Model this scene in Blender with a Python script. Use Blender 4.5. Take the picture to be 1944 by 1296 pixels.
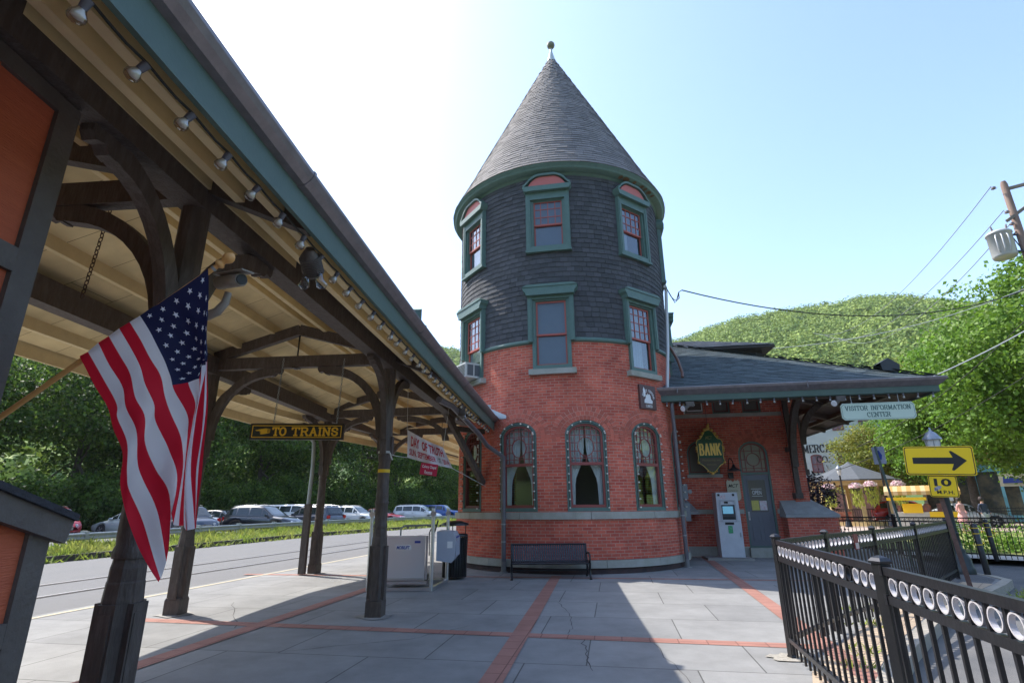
import bpy, bmesh, math, random
import numpy as np
from mathutils import Vector, Matrix
R = math.radians
PI = math.pi
S = bpy.context.scene
for o in list(bpy.data.objects): bpy.data.objects.remove(o)
random.seed(7)
# ------------------------------------------------------------------ camera, sky, sun
EYE = 1.45
cam = bpy.data.cameras.new('camera'); co = bpy.data.objects.new('camera', cam)
S.collection.objects.link(co); S.camera = co
cam.sensor_width = 36; cam.lens = 1010/1944*36; cam.clip_end = 3000; cam.clip_start = .05
P_, R_ = R(17.27), R(-.5)
fw = Vector((0, math.cos(P_), math.sin(P_))); up0 = Vector((0, -math.sin(P_), math.cos(P_))); rt0 = Vector((1, 0, 0))
rt = rt0*math.cos(R_)+up0*math.sin(R_); up = up0*math.cos(R_)-rt0*math.sin(R_)
co.matrix_world = Matrix(((rt.x, up.x, -fw.x, 0), (rt.y, up.y, -fw.y, 0), (rt.z, up.z, -fw.z, EYE), (0, 0, 0, 1)))
SUN = Vector((-.838*.632, .545*.632, .775)).normalized()      # towards the sun
w = bpy.data.worlds.new('World'); S.world = w; w.use_nodes = True
nt = w.node_tree; nt.nodes.clear()
sky = nt.nodes.new('ShaderNodeTexSky'); sky.sky_type = 'NISHITA'; sky.sun_disc = False
sky.sun_elevation = math.asin(SUN.z); sky.sun_rotation = math.atan2(SUN.x, SUN.y)
sky.air_density = 1.0; sky.dust_density = 1.2; sky.ozone_density = 1.9; sky.altitude = 150
bg = nt.nodes.new('ShaderNodeBackground'); bg.inputs[1].default_value = .15
ow = nt.nodes.new('ShaderNodeOutputWorld')
nt.links.new(sky.outputs[0], bg.inputs[0]); nt.links.new(bg.outputs[0], ow.inputs[0])
sl = bpy.data.lights.new('sun', 'SUN'); sl.energy = 2.7; sl.angle = R(.5); sl.color = (1, .955, .88)
so = bpy.data.objects.new('sun', sl); S.collection.objects.link(so)
so.rotation_euler = SUN.to_track_quat('Z', 'Y').to_euler(); so.location = (-20, 20, 40)
S.view_settings.view_transform = 'Standard'; S.view_settings.look = 'None'
S.view_settings.exposure = 1.48; S.view_settings.gamma = 1
S.cycles.max_bounces = 10; S.cycles.diffuse_bounces = 4

# ------------------------------------------------------------------ materials
MATS = {}
def lk(t, a, b): t.links.new(a, b)
def mat(name, c, rough=.7, c2=None, ns=6., metal=0., bump=0., bs=40., isl=0., spec=.5, trans=0., emit=None, fac=.5, stretch=None):
    """principled material; c2 mixed in by noise (object space), isl = random value per loose part, bump = fine noise"""
    if name in MATS: return MATS[name]
    m = bpy.data.materials.new(name); m.use_nodes = True; t = m.node_tree
    b = t.nodes['Principled BSDF']; b.inputs['Roughness'].default_value = rough; b.inputs['Metallic'].default_value = metal
    b.inputs['Specular IOR Level'].default_value = spec
    b.inputs['Base Color'].default_value = (*c, 1)
    tc = t.nodes.new('ShaderNodeTexCoord'); src = tc.outputs['Object']
    if stretch:
        mp = t.nodes.new('ShaderNodeMapping'); mp.inputs['Scale'].default_value = stretch; lk(t, src, mp.inputs[0]); src = mp.outputs[0]
    col = None
    if c2:
        n = t.nodes.new('ShaderNodeTexNoise'); n.inputs['Scale'].default_value = ns; n.inputs['Detail'].default_value = 6; n.inputs['Roughness'].default_value = .65
        lk(t, src, n.inputs['Vector'])
        rp = t.nodes.new('ShaderNodeMapRange'); rp.inputs[1].default_value = fac-.18; rp.inputs[2].default_value = fac+.18
        lk(t, n.outputs[0], rp.inputs[0])
        mx = t.nodes.new('ShaderNodeMix'); mx.data_type = 'RGBA'; mx.inputs[6].default_value = (*c, 1); mx.inputs[7].default_value = (*c2, 1)
        lk(t, rp.outputs[0], mx.inputs[0]); col = mx.outputs[2]
    if isl:
        g = t.nodes.new('ShaderNodeNewGeometry'); r = t.nodes.new('ShaderNodeMapRange')
        r.inputs[3].default_value = 1-isl; r.inputs[4].default_value = 1+isl
        lk(t, g.outputs['Random Per Island'], r.inputs[0])
        h = t.nodes.new('ShaderNodeHueSaturation'); lk(t, r.outputs[0], h.inputs['Value'])
        if col: lk(t, col, h.inputs['Color'])
        else: h.inputs['Color'].default_value = (*c, 1)
        col = h.outputs[0]
    if col: lk(t, col, b.inputs['Base Color'])
    if bump:
        n2 = t.nodes.new('ShaderNodeTexNoise'); n2.inputs['Scale'].default_value = bs; n2.inputs['Detail'].default_value = 4
        lk(t, src, n2.inputs['Vector'])
        bp = t.nodes.new('ShaderNodeBump'); bp.inputs['Strength'].default_value = bump; bp.inputs['Distance'].default_value = .02
        lk(t, n2.outputs[0], bp.inputs['Height']); lk(t, bp.outputs[0], b.inputs['Normal'])
    if trans:
        tr = t.nodes.new('ShaderNodeBsdfTranslucent'); ms = t.nodes.new('ShaderNodeMixShader'); ms.inputs[0].default_value = trans
        if col: lk(t, col, tr.inputs[0])
        else: tr.inputs[0].default_value = (*c, 1)
        o = t.nodes['Material Output']; lk(t, b.outputs[0], ms.inputs[1]); lk(t, tr.outputs[0], ms.inputs[2]); lk(t, ms.outputs[0], o.inputs[0])
    if emit:
        b.inputs['Emission Color'].default_value = (*c, 1); b.inputs['Emission Strength'].default_value = emit
    MATS[name] = m; return m

def glass(name, tint=(.75, .8, .8), trans=.55, rough=.02):
    if name in MATS: return MATS[name]
    m = bpy.data.materials.new(name); m.use_nodes = True; t = m.node_tree; t.nodes.remove(t.nodes['Principled BSDF'])
    tr = t.nodes.new('ShaderNodeBsdfTransparent'); tr.inputs[0].default_value = (*[v*trans for v in tint], 1)
    gl = t.nodes.new('ShaderNodeBsdfGlossy'); gl.inputs['Roughness'].default_value = rough; gl.inputs[0].default_value = (.9, .95, 1, 1)
    fr = t.nodes.new('ShaderNodeLayerWeight'); fr.inputs[0].default_value = .18
    mr = t.nodes.new('ShaderNodeMapRange'); mr.inputs[3].default_value = .035; mr.inputs[4].default_value = .85
    lk(t, fr.outputs['Facing'], mr.inputs[0])
    ms = t.nodes.new('ShaderNodeMixShader'); lk(t, mr.outputs[0], ms.inputs[0]); lk(t, tr.outputs[0], ms.inputs[1]); lk(t, gl.outputs[0], ms.inputs[2])
    lk(t, ms.outputs[0], t.nodes['Material Output'].inputs[0]); MATS[name] = m; return m

def brick(name, c1, c2, mortar, dirt=.0):
    m = bpy.data.materials.new(name); m.use_nodes = True; t = m.node_tree; b = t.nodes['Principled BSDF']
    uv = t.nodes.new('ShaderNodeTexCoord')
    bt = t.nodes.new('ShaderNodeTexBrick'); bt.inputs['Scale'].default_value = 1
    for k, v in (('Brick Width', .212), ('Row Height', .0715), ('Mortar Size', .0075), ('Mortar Smooth', .2), ('Bias', -.15)): bt.inputs[k].default_value = v
    bt.inputs['Color1'].default_value = (*c1, 1); bt.inputs['Color2'].default_value = (*c2, 1); bt.inputs['Mortar'].default_value = (*mortar, 1)
    n0 = t.nodes.new('ShaderNodeTexNoise'); n0.inputs['Scale'].default_value = 9
    va = t.nodes.new('ShaderNodeMixRGB'); va.blend_type = 'ADD'; va.inputs[0].default_value = .008
    lk(t, uv.outputs['UV'], n0.inputs['Vector']); lk(t, uv.outputs['UV'], va.inputs[1]); lk(t, n0.outputs['Color'], va.inputs[2])
    lk(t, va.outputs[0], bt.inputs['Vector'])
    n = t.nodes.new('ShaderNodeTexNoise'); n.inputs['Scale'].default_value = 1.3; n.inputs['Detail'].default_value = 8; n.inputs['Roughness'].default_value = .7
    lk(t, uv.outputs['UV'], n.inputs['Vector'])
    mr = t.nodes.new('ShaderNodeMapRange'); mr.inputs[1].default_value = .3; mr.inputs[2].default_value = .7; mr.inputs[3].default_value = .66; mr.inputs[4].default_value = 1.28
    lk(t, n.outputs[0], mr.inputs[0])
    h = t.nodes.new('ShaderNodeHueSaturation'); lk(t, mr.outputs[0], h.inputs['Value']); lk(t, bt.outputs['Color'], h.inputs['Color'])
    lk(t, h.outputs[0], b.inputs['Base Color']); b.inputs['Roughness'].default_value = .9; b.inputs['Specular IOR Level'].default_value = .2
    n3 = t.nodes.new('ShaderNodeTexNoise'); n3.inputs['Scale'].default_value = 60; lk(t, uv.outputs['UV'], n3.inputs['Vector'])
    mm = t.nodes.new('ShaderNodeMath'); mm.operation = 'MULTIPLY_ADD'; mm.inputs[1].default_value = -1.; lk(t, bt.outputs['Fac'], mm.inputs[0]); lk(t, n3.outputs[0], mm.inputs[2])
    bp = t.nodes.new('ShaderNodeBump'); bp.inputs['Strength'].default_value = .5; bp.inputs['Distance'].default_value = .006
    lk(t, mm.outputs[0], bp.inputs['Height']); lk(t, bp.outputs[0], b.inputs['Normal'])
    MATS[name] = m; return m

BRICK = brick('brick', (.62, .145, .092), (.43, .082, .06), (.50, .28, .21))
BRICKD = mat('brick_arch', (.50, .13, .085), .85, isl=.22, bump=.4)
MORTAR = mat('mortar', (.58, .38, .31), .95)
STONE = mat('limestone', (.42, .40, .36), .85, c2=(.30, .30, .24), ns=2.5, bump=.4, isl=.08)
DSTONE = mat('foundation_stone', (.10, .06, .055), .95, c2=(.05, .04, .04), ns=5, bump=1., bs=12)
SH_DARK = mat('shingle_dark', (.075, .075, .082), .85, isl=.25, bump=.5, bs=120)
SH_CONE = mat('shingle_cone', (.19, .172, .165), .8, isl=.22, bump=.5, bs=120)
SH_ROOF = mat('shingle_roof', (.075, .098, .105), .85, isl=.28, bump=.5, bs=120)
GREEN = mat('green_paint', (.088, .155, .132), .5, c2=(.11, .185, .16), ns=8, bump=.1)
GREEND = mat('fascia_green', (.082, .132, .108), .55, c2=(.068, .112, .092), ns=3, bump=.08)
REDP = mat('sash_red', (.42, .10, .075), .5)
MAROON = mat('sash_maroon', (.16, .045, .04), .5)
PINK = mat('tympanum', (.55, .15, .13), .6)
BROWN = mat('timber_brown', (.088, .069, .058), .6, c2=(.15, .125, .11), ns=9, fac=.62, bump=.45, bs=26, spec=.3, stretch=(2, 2, .5))
TAN = mat('soffit_tan', (.46, .33, .155), .75, c2=(.40, .28, .13), ns=3)
GUTTER = mat('gutter_metal', (.25, .225, .235), .38, c2=(.18, .165, .175), ns=7, metal=.35, bump=.1)
LEADGREY = mat('downspout_metal', (.13, .125, .14), .45, metal=.3, c2=(.17, .16, .17), ns=5)
ORANGE = mat('orange_board', (.52, .12, .05), .65, c2=(.44, .095, .04), ns=3, bump=.5, bs=18, stretch=(1, 1, 12))
DARKTRIM = mat('dark_trim', (.085, .07, .06), .6, c2=(.115, .098, .085), ns=6, bump=.3)
ALU = mat('aluminium', (.62, .62, .64), .33, metal=.9, bump=.1, bs=90)
GALV = mat('galvanised', (.36, .38, .38), .5, metal=.4, c2=(.28, .30, .29), ns=5)
BLACK = mat('black_metal', (.012, .012, .014), .35, c2=(.02, .02, .022), ns=10, bump=.08)
WHITE = mat('white_paint', (.75, .75, .75), .5)
RING = mat('ring_white', (.52, .50, .52), .5)
YEL = mat('yellow_sign', (.80, .55, .01), .4)
BLK = mat('sign_black', (.012, .012, .012), .5)
GOLD = mat('gold_leaf', (.75, .50, .14), .35, metal=.6)
BULB = glass('bulb_glass', (.95, .93, .9), .8)
SOCK = mat('bulb_socket', (.10, .10, .12), .5)
CORD = mat('cord', (.015, .014, .013), .7)
GLASS = glass('window_glass', (.95, 1, 1), .95)
GLASSUP = glass('window_glass_upper', (.62, .68, .72), .75)
CURT = mat('curtain', (.85, .88, .86), .9, c2=(.75, .79, .77), ns=4, trans=.3)
BLIND = mat('blind', (.42, .45, .5), .8, c2=(.36, .4, .46), ns=2)
BARK = mat('bark', (.05, .04, .032), .95, c2=(.09, .075, .06), ns=8, bump=1., bs=12)

# ------------------------------------------------------------------ mesh helpers
class MB:
    def __init__(s): s.v = []; s.f = []; s.m = []; s.uv = {}; s.sm = set()
    def add(s, vs, fs, mi=0, smooth=False):
        b = len(s.v); s.v.extend([tuple(p) for p in vs])
        for f in fs:
            if smooth: s.sm.add(len(s.f))
            s.f.append([b+i for i in f]); s.m.append(mi)
    def quad(s, a, b, c, d, mi=0, uv=None):
        n = len(s.v); s.v.extend([tuple(a), tuple(b), tuple(c), tuple(d)])
        if uv: s.uv[len(s.f)] = uv
        s.f.append([n, n+1, n+2, n+3]); s.m.append(mi)
    def box(s, x0, x1, y0, y1, z0, z1, mi=0, M=None, bev=0):
        p = [Vector((x, y, z)) for z in (z0, z1) for x, y in ((x0, y0), (x1, y0), (x1, y1), (x0, y1))]
        if M is not None: p = [M(q) if callable(M) else M @ q for q in p]
        s.add(p, [(3, 2, 1, 0), (4, 5, 6, 7), (0, 1, 5, 4), (1, 2, 6, 5), (2, 3, 7, 6), (3, 0, 4, 7)], mi)
    def beam(s, p0, p1, wd, ht, mi=0, upv=(0, 0, 1)):
        p0 = Vector(p0); p1 = Vector(p1); d = (p1-p0); L = d.length; d.normalize()
        u = Vector(upv); sd = d.cross(u)
        if sd.length < 1e-4: sd = Vector((1, 0, 0))
        sd.normalize(); u = sd.cross(d)
        M = Matrix(((d.x, sd.x, u.x, p0.x), (d.y, sd.y, u.y, p0.y), (d.z, sd.z, u.z, p0.z), (0, 0, 0, 1)))
        s.box(0, L, -wd/2, wd/2, -ht/2, ht/2, mi, M)
    def cyl(s, p0, p1, r0, r1=None, n=12, mi=0, cap=True, smooth=True):
        s.tube([p0, p1], [r0, r0 if r1 is None else r1], n, mi, cap, smooth)
    def tube(s, pts, r, n=8, mi=0, cap=True, smooth=True):
        pts = [Vector(p) for p in pts]; k = len(pts)
        if not hasattr(r, '__len__'): r = [r]*k
        vs = []; prev = None
        for i, p in enumerate(pts):
            d = (pts[min(i+1, k-1)]-pts[max(i-1, 0)]).normalized()
            if prev is None:
                a = Vector((0, 0, 1)) if abs(d.z) < .9 else Vector((1, 0, 0))
                u = d.cross(a).normalized()
            else:
                u = (prev-d*prev.dot(d)).normalized()
            prev = u; v = d.cross(u)
            for j in range(n):
                t = 2*PI*j/n; vs.append(p+(u*math.cos(t)+v*math.sin(t))*r[i])
        fs = [(i*n+j, i*n+(j+1) % n, (i+1)*n+(j+1) % n, (i+1)*n+j) for i in range(k-1) for j in range(n)]
        s.add(vs, fs, mi, smooth)
        if cap: s.add([vs[j] for j in range(n)][::-1], [tuple(range(n))], mi); s.add(vs[-n:], [tuple(range(n))], mi)
    def lathe(s, c, prof, n=16, mi=0, smooth=True, rot=0, cap=True, sq=None):
        c = Vector(c); vs = []
        for r, z in prof:
            for j in range(n):
                t = 2*PI*j/n+rot; vs.append(c+Vector((r*math.cos(t), r*math.sin(t), z)))
        k = len(prof)
        fs = [(i*n+j, i*n+(j+1) % n, (i+1)*n+(j+1) % n, (i+1)*n+j) for i in range(k-1) for j in range(n)]
        s.add(vs, fs, mi, smooth)
        if cap: s.add(vs[:n][::-1], [tuple(range(n))], mi); s.add(vs[-n:], [tuple(range(n))], mi)
    def prism(s, poly, M, t, mi=0, mi_side=None):
        """poly: 2d outline (x, z) ; extruded along local y from 0 to t ; M matrix or function"""
        f = (lambda q: M(q)) if callable(M) else (lambda q: M @ q)
        n = len(poly)
        a = [f(Vector((x, 0, z))) for x, z in poly]; b = [f(Vector((x, t, z))) for x, z in poly]
        s.add(a+b, [tuple(range(n)), tuple(range(2*n-1, n-1, -1))], mi)
        s.add(a+b, [(i, n+i, n+(i+1) % n, (i+1) % n) for i in range(n)], mi if mi_side is None else mi_side)
    def strip(s, o, i, M, t, mi=0):
        """ring between outer outline o and inner outline i (same count), extruded t along y"""
        f = (lambda q: M(q)) if callable(M) else (lambda q: M @ q)
        n = len(o)
        A = [f(Vector((x, 0, z))) for x, z in o]; B = [f(Vector((x, 0, z))) for x, z in i]
        C = [f(Vector((x, t, z))) for x, z in o]; D = [f(Vector((x, t, z))) for x, z in i]
        fs = []
        for k in range(n):
            j = (k+1) % n
            fs += [(k, j, n+j, n+k), (2*n+k, 3*n+k, 3*n+j, 2*n+j), (k, 2*n+k, 2*n+j, j), (n+k, n+j, 3*n+j, 3*n+k)]
        s.add(A+B+C+D, fs, mi)
ORG = {}
def mk(name, mb, mats, parent=None, loc=None):
    if not isinstance(mats, (list, tuple)): mats = [mats]
    if parent is not None: org = ORG[parent.name]
    else: org = Vector(loc) if loc is not None else (Vector(mb.v[0])*0)
    me = bpy.data.meshes.new(name)
    me.from_pydata([tuple(Vector(v)-org) for v in mb.v], [], mb.f)
    for m in mats: me.materials.append(m)
    me.polygons.foreach_set('material_index', mb.m)
    sm = [i in mb.sm for i in range(len(mb.f))]
    me.polygons.foreach_set('use_smooth', sm)
    if mb.uv:
        ul = me.uv_layers.new(name='UVMap').data
        for p in me.polygons:
            if p.index in mb.uv:
                for li, q in zip(p.loop_indices, mb.uv[p.index]): ul[li].uv = q
    me.update()
    o = bpy.data.objects.new(name, me); S.collection.objects.link(o)
    if parent is not None: o.parent = parent
    else: o.location = org
    ORG[o.name] = org
    return o
def thing(name, label, cat, loc=(0, 0, 0), group=None, rz=0):
    o = bpy.data.objects.new(name, None); S.collection.objects.link(o); o.location = loc; o.rotation_euler = (0, 0, rz)
    o.empty_display_size = .2
    o['label'] = label; o['category'] = cat
    if group: o['group'] = group
    ORG[o.name] = Vector(loc); return o
def tag(o, label=None, cat=None, group=None, kind=None):
    if label: o['label'] = label
    if cat: o['category'] = cat
    if group: o['group'] = group
    if kind: o['kind'] = kind
    return o
def copy_tree(o, parent=None, sub=None):
    c = o.copy(); S.collection.objects.link(c); c.parent = parent
    for ch in [x for x in bpy.data.objects if x.parent == o]: copy_tree(ch, c)
    return c
KIDS = {}
def frame(o, x, y, z):
    """matrix from origin and three axis vectors"""
    o, x, y, z = Vector(o), Vector(x), Vector(y), Vector(z)
    return Matrix(((x.x, y.x, z.x, o.x), (x.y, y.y, z.y, o.y), (x.z, y.z, z.z, o.z), (0, 0, 0, 1)))
def text(name, s, M, x0, x1, z0, z1, m, parent, t=.004, shear=0, space=1, bold=.0):
    """mesh lettering fitted to the box x0..x1, z0..z1 of the face M (front towards -y)"""
    c = bpy.data.curves.new('t', 'FONT'); c.body = s; c.size = 1; c.space_character = space; c.shear = shear; c.offset = bold; c.resolution_u = 3
    o = bpy.data.objects.new('t', c); S.collection.objects.link(o)
    bpy.context.view_layer.update()
    me = bpy.data.meshes.new_from_object(o.evaluated_get(bpy.context.evaluated_depsgraph_get()))
    bpy.data.objects.remove(o)
    vs = [v.co.copy() for v in me.vertices]; fs = [tuple(p.vertices) for p in me.polygons]
    ax, bx = min(v.x for v in vs), max(v.x for v in vs); az, bz = min(v.y for v in vs), max(v.y for v in vs)
    mb = MB(); q = [M @ Vector((x0+(v.x-ax)/(bx-ax)*(x1-x0), -t, z0+(v.y-az)/(bz-az)*(z1-z0))) for v in vs]
    mb.add(q, fs); return mk(name, mb, m, parent)
# slab-serif letters drawn as strokes on a unit cell
def arc(cx, cz, rx, rz, a0, a1, n=10): return [(cx+rx*math.cos(R(a0+(a1-a0)*i/n)), cz+rz*math.sin(R(a0+(a1-a0)*i/n))) for i in range(n+1)]
GL = {
 'T': (1, [[(0, .8), (0, 1), (1, 1), (1, .8)], [(.5, 1), (.5, 0)], [(.25, 0), (.75, 0)]]),
 'O': (1, [arc(.5, .5, .5, .5, 0, 360, 18)]),
 'R': (1, [[(.12, 0), (.12, 1)], [(-.05, 0), (.32, 0)], [(-.05, 1), (.6, 1)]+arc(.6, .75, .3, .25, 90, -90, 6)+[(.12, .5)], [(.6, .5), (.88, 0), (1.05, 0)]]),
 'A': (1, [[(.1, 0), (.5, 1), (.9, 0)], [(.24, .35), (.76, .35)], [(-.06, 0), (.26, 0)], [(.74, 0), (1.06, 0)]]),
 'I': (.35, [[(.5, 0), (.5, 1)], [(0, 0), (1, 0)], [(0, 1), (1, 1)]]),
 'N': (1, [[(.12, 0), (.12, 1), (.88, 0), (.88, 1)], [(-.08, 1), (.2, 1)], [(-.05, 0), (.3, 0)], [(.7, 1), (1.05, 1)]]),
 'S': (.85, [[(.92, .72)]+arc(.5, .75, .42, .25, 20, 180, 8)+[(.1, .62), (.88, .4)]+arc(.5, .25, .42, .25, 0, -160, 8)+[(.05, .32)], ]),
 'V': (1, [[(.08, 1), (.5, 0), (.92, 1)], [(-.1, 1), (.26, 1)], [(.74, 1), (1.1, 1)]]),
 'F': (.85, [[(.15, 0), (.15, 1)], [(-.05, 0), (.4, 0)], [(-.05, 1), (1, 1), (1, .78)], [(.15, .52), (.7, .52)]]),
 'E': (.85, [[(.15, 0), (.15, 1)], [(-.05, 1), (1, 1), (1, .8)], [(-.05, 0), (1, 0), (1, .2)], [(.15, .52), (.7, .52)]]),
 'M': (1.2, [[(.12, 0), (.12, 1), (.5, .15), (.88, 1), (.88, 0)], [(-.05, 0), (.28, 0)], [(.72, 0), (1.05, 0)], [(-.03, 1), (.12, 1)], [(.88, 1), (1.03, 1)]]),
 'C': (.95, [arc(.5, .5, .48, .5, 45, 315, 14), [(.87, .98), (.87, .7)]]),
 'B': (.9, [[(.12, 0), (.12, 1)], [(-.05, 1), (.5, 1)]+arc(.5, .76, .32, .24, 90, -90, 6)+[(.12, .52)], [(.5, .52)]+arc(.55, .26, .38, .26, 90, -90, 6)+[(-.05, 0)]]),
 'K': (.95, [[(.12, 0), (.12, 1)], [(-.05, 0), (.32, 0)], [(-.05, 1), (.32, 1)], [(.9, 1), (.15, .4)], [(.4, .6), (.92, 0)], [(.75, 0), (1.08, 0)], [(.72, 1), (1.02, 1)]]),
 'L': (.8, [[(.15, 0), (.15, 1)], [(-.05, 1), (.4, 1)], [(-.05, 0), (1, 0), (1, .22)]]),
 'Y': (.95, [[(.05, 1), (.5, .5), (.95, 1)], [(.5, .5), (.5, 0)], [(.28, 0), (.72, 0)], [(-.1, 1), (.25, 1)], [(.75, 1), (1.1, 1)]]),
 'J': (.7, [[(.75, 1), (.75, .25)]+arc(.4, .25, .35, .25, 0, -170, 6), [(.5, 1), (1, 1)]]),
 '.': (.15, [[(.3, 0), (.3, .08)]]), ' ': (.55, [])}
def serif(name, s, f, x0, x1, z0, z1, m, parent, th=.13, thin=.6):
    """f maps (x, y, z) on the sign face to the world; front is -y"""
    mb = MB(); h = z1-z0; gap = .28
    tot = sum(GL[c][0] for c in s)+gap*(len(s)-1); k = (x1-x0)/tot; x = x0; e = 0
    for c in s:
        wd, st = GL[c]
        for pl in st:
            for a, b in zip(pl[:-1], pl[1:]):
                A = Vector((x+a[0]*wd*k, 0, z0+a[1]*h)); B = Vector((x+b[0]*wd*k, 0, z0+b[1]*h)); d = B-A
                if d.length < 1e-6: continue
                d.normalize(); ver = abs(d.z)
                tw = th*h*(thin+(1-thin)*ver)/2; n = Vector((-d.z, 0, d.x))*tw; d2 = d*tw*.6; e += 1; y = -.003-.0002*(e % 7)
                pts = [A-d2-n, B+d2-n, B+d2+n, A-d2+n]
                for q in pts: q.y = y
                mb.add([f(q) for q in pts], [(0, 1, 2, 3)])
        x += (wd+gap)*k
    return mk(name, mb, m, parent)
# ------------------------------------------------------------------ ground
def poly_sheet(name, pts, z, m, thick=0, uvrot=None, kind='structure', seg=None):
    mb = MB(); n = len(pts)
    mb.add([(x, y, z) for x, y in pts], [tuple(range(n))])
    if thick:
        mb.add([(x, y, z) for x, y in pts]+[(x, y, z-thick) for x, y in pts], [((i+1) % n, i, n+i, n+(i+1) % n) for i in range(n)])
    o = mk(name, mb, m, None, (0, 0, 0)); tag(o, kind=kind); return o
def paving_mat(name, c1, c2, mortar, bw, rh, ms, ang, off=(0, 0), stain=.25, offset=0., rough=.85):
    m = bpy.data.materials.new(name); m.use_nodes = True; t = m.node_tree; b = t.nodes['Principled BSDF']
    tc = t.nodes.new('ShaderNodeTexCoord'); mp = t.nodes.new('ShaderNodeMapping'); mp.inputs['Rotation'].default_value = (0, 0, ang); mp.inputs['Location'].default_value = (*off, 0)
    lk(t, tc.outputs['Object'], mp.inputs[0])
    bt = t.nodes.new('ShaderNodeTexBrick'); bt.inputs['Scale'].default_value = 1; bt.offset = offset
    for k, v in (('Brick Width', bw), ('Row Height', rh), ('Mortar Size', ms), ('Mortar Smooth', .1), ('Bias', 0)): bt.inputs[k].default_value = v
    bt.inputs['Color1'].default_value = (*c1, 1); bt.inputs['Color2'].default_value = (*c2, 1); bt.inputs['Mortar'].default_value = (*mortar, 1)
    lk(t, mp.outputs[0], bt.inputs['Vector'])
    n = t.nodes.new('ShaderNodeTexNoise'); n.inputs['Scale'].default_value = 1.1; n.inputs['Detail'].default_value = 9; n.inputs['Roughness'].default_value = .72
    lk(t, tc.outputs['Object'], n.inputs['Vector'])
    n4 = t.nodes.new('ShaderNodeTexNoise'); n4.inputs['Scale'].default_value = 140; n4.inputs['Detail'].default_value = 3
    lk(t, tc.outputs['Object'], n4.inputs['Vector'])
    ad = t.nodes.new('ShaderNodeMath'); ad.operation = 'MULTIPLY_ADD'; ad.inputs[1].default_value = .35; lk(t, n4.outputs[0], ad.inputs[0]); lk(t, n.outputs[0], ad.inputs[2])
    mr = t.nodes.new('ShaderNodeMapRange'); mr.inputs[1].default_value = .4; mr.inputs[2].default_value = .95; mr.inputs[3].default_value = 1-stain; mr.inputs[4].default_value = 1+stain
    lk(t, ad.outputs[0], mr.inputs[0])
    h = t.nodes.new('ShaderNodeHueSaturation'); lk(t, mr.outputs[0], h.inputs['Value']); lk(t, bt.outputs['Color'], h.inputs['Color']); lk(t, h.outputs[0], b.inputs['Base Color'])
    b.inputs['Roughness'].default_value = rough; b.inputs['Specular IOR Level'].default_value = .3
    mm = t.nodes.new('ShaderNodeMath'); mm.operation = 'MULTIPLY_ADD'; mm.inputs[1].default_value = -1.; lk(t, bt.outputs['Fac'], mm.inputs[0]); lk(t, n4.outputs[0], mm.inputs[2])
    bp = t.nodes.new('ShaderNodeBump'); bp.inputs['Strength'].default_value = .35; bp.inputs['Distance'].default_value = .006
    lk(t, mm.outputs[0], bp.inputs['Height']); lk(t, bp.outputs[0], b.inputs['Normal'])
    return m
PA = R(10.2)
CONC = paving_mat('platform_concrete', (.270, .264, .252), (.222, .218, .21), (.09, .086, .08), 1.62, 1.18, .007, PA, (.35, .1), .30, .37)
BAND = paving_mat('brick_band_paving', (.36, .18, .14), (.31, .15, .115), (.17, .08, .065), .31, .23, .006, PA, (0, 0), .25)
BANDV = paving_mat('brick_band_paving_along', (.36, .18, .14), (.31, .15, .115), (.17, .08, .065), .5, .30, .006, PA, (.1, 0), .25)
ASPH = mat('asphalt', (.16, .155, .15), .9, c2=(.11, .107, .105), ns=1.2, bump=.5, bs=150)
ASPH2 = mat('track_asphalt', (.165, .158, .15), .9, c2=(.15, .145, .14), ns=.7, bump=.5, bs=120, stretch=(1.6, .35, 1))
ROADA = mat('road_asphalt', (.17, .16, .15), .9, c2=(.10, .10, .10), ns=.9, bump=.6, bs=90)
PLAZA = paving_mat('plaza_paving', (.48, .38, .32), (.42, .33, .28), (.3, .24, .2), .6, .3, .01, PA, (0, 0), .15, .5)
GRASSG = mat('grass_ground', (.17, .22, .045), .95, c2=(.22, .20, .07), ns=1.5, bump=.5)
KERB = mat('kerb_stone', (.42, .37, .30), .9, c2=(.30, .27, .22), ns=3, bump=.4)
poly_sheet('ground', [(-900, -700), (900, -700), (900, 900), (-900, 900)], -.30, GRASSG)
poly_sheet('road', [(0, -90), (60, -90), (80, 10), (60, 62), (14, 62), (6, 30), (-4, 20), (-4, -2)], -.13, ROADA)
kerb_pts = [(2.05, -8), (2.15, 0), (2.25, 2), (2.55, 3.9), (3.15, 5.05), (4.16, 6.25), (6.07, 8.23), (8.2, 10.0), (9.1, 10.75), (9.75, 11.35), (9.98, 12.0), (9.95, 12.7), (10.1, 13.6), (11.2, 16.2), (12.2, 19)]
kb_in = [(x-.13, y+.09) for x, y in kerb_pts]
plat = [(-18, -45), (2.05, -45)]+[(x, y) for x, y in kb_in]+[(13, 24), (13, 70), (5.6, 70), (-2.9, 28), (-4.95, 18.2), (-7.0, 8.55)]
poly_sheet('platform', plat, 0, CONC, .3)
mb = MB()
for a, b, c, d in zip(kerb_pts[:-1], kerb_pts[1:], kb_in[:-1], kb_in[1:]):
    mb.add([(*a, .012), (*b, .012), (*d, .012), (*c, .012), (*a, -.14), (*b, -.14), (*d, -.05), (*c, -.05)], [(0, 1, 2, 3), (4, 5, 1, 0), (3, 2, 6, 7)])
tag(mk('kerb', mb, KERB, None, (0, 0, 0)), kind='structure')
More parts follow.
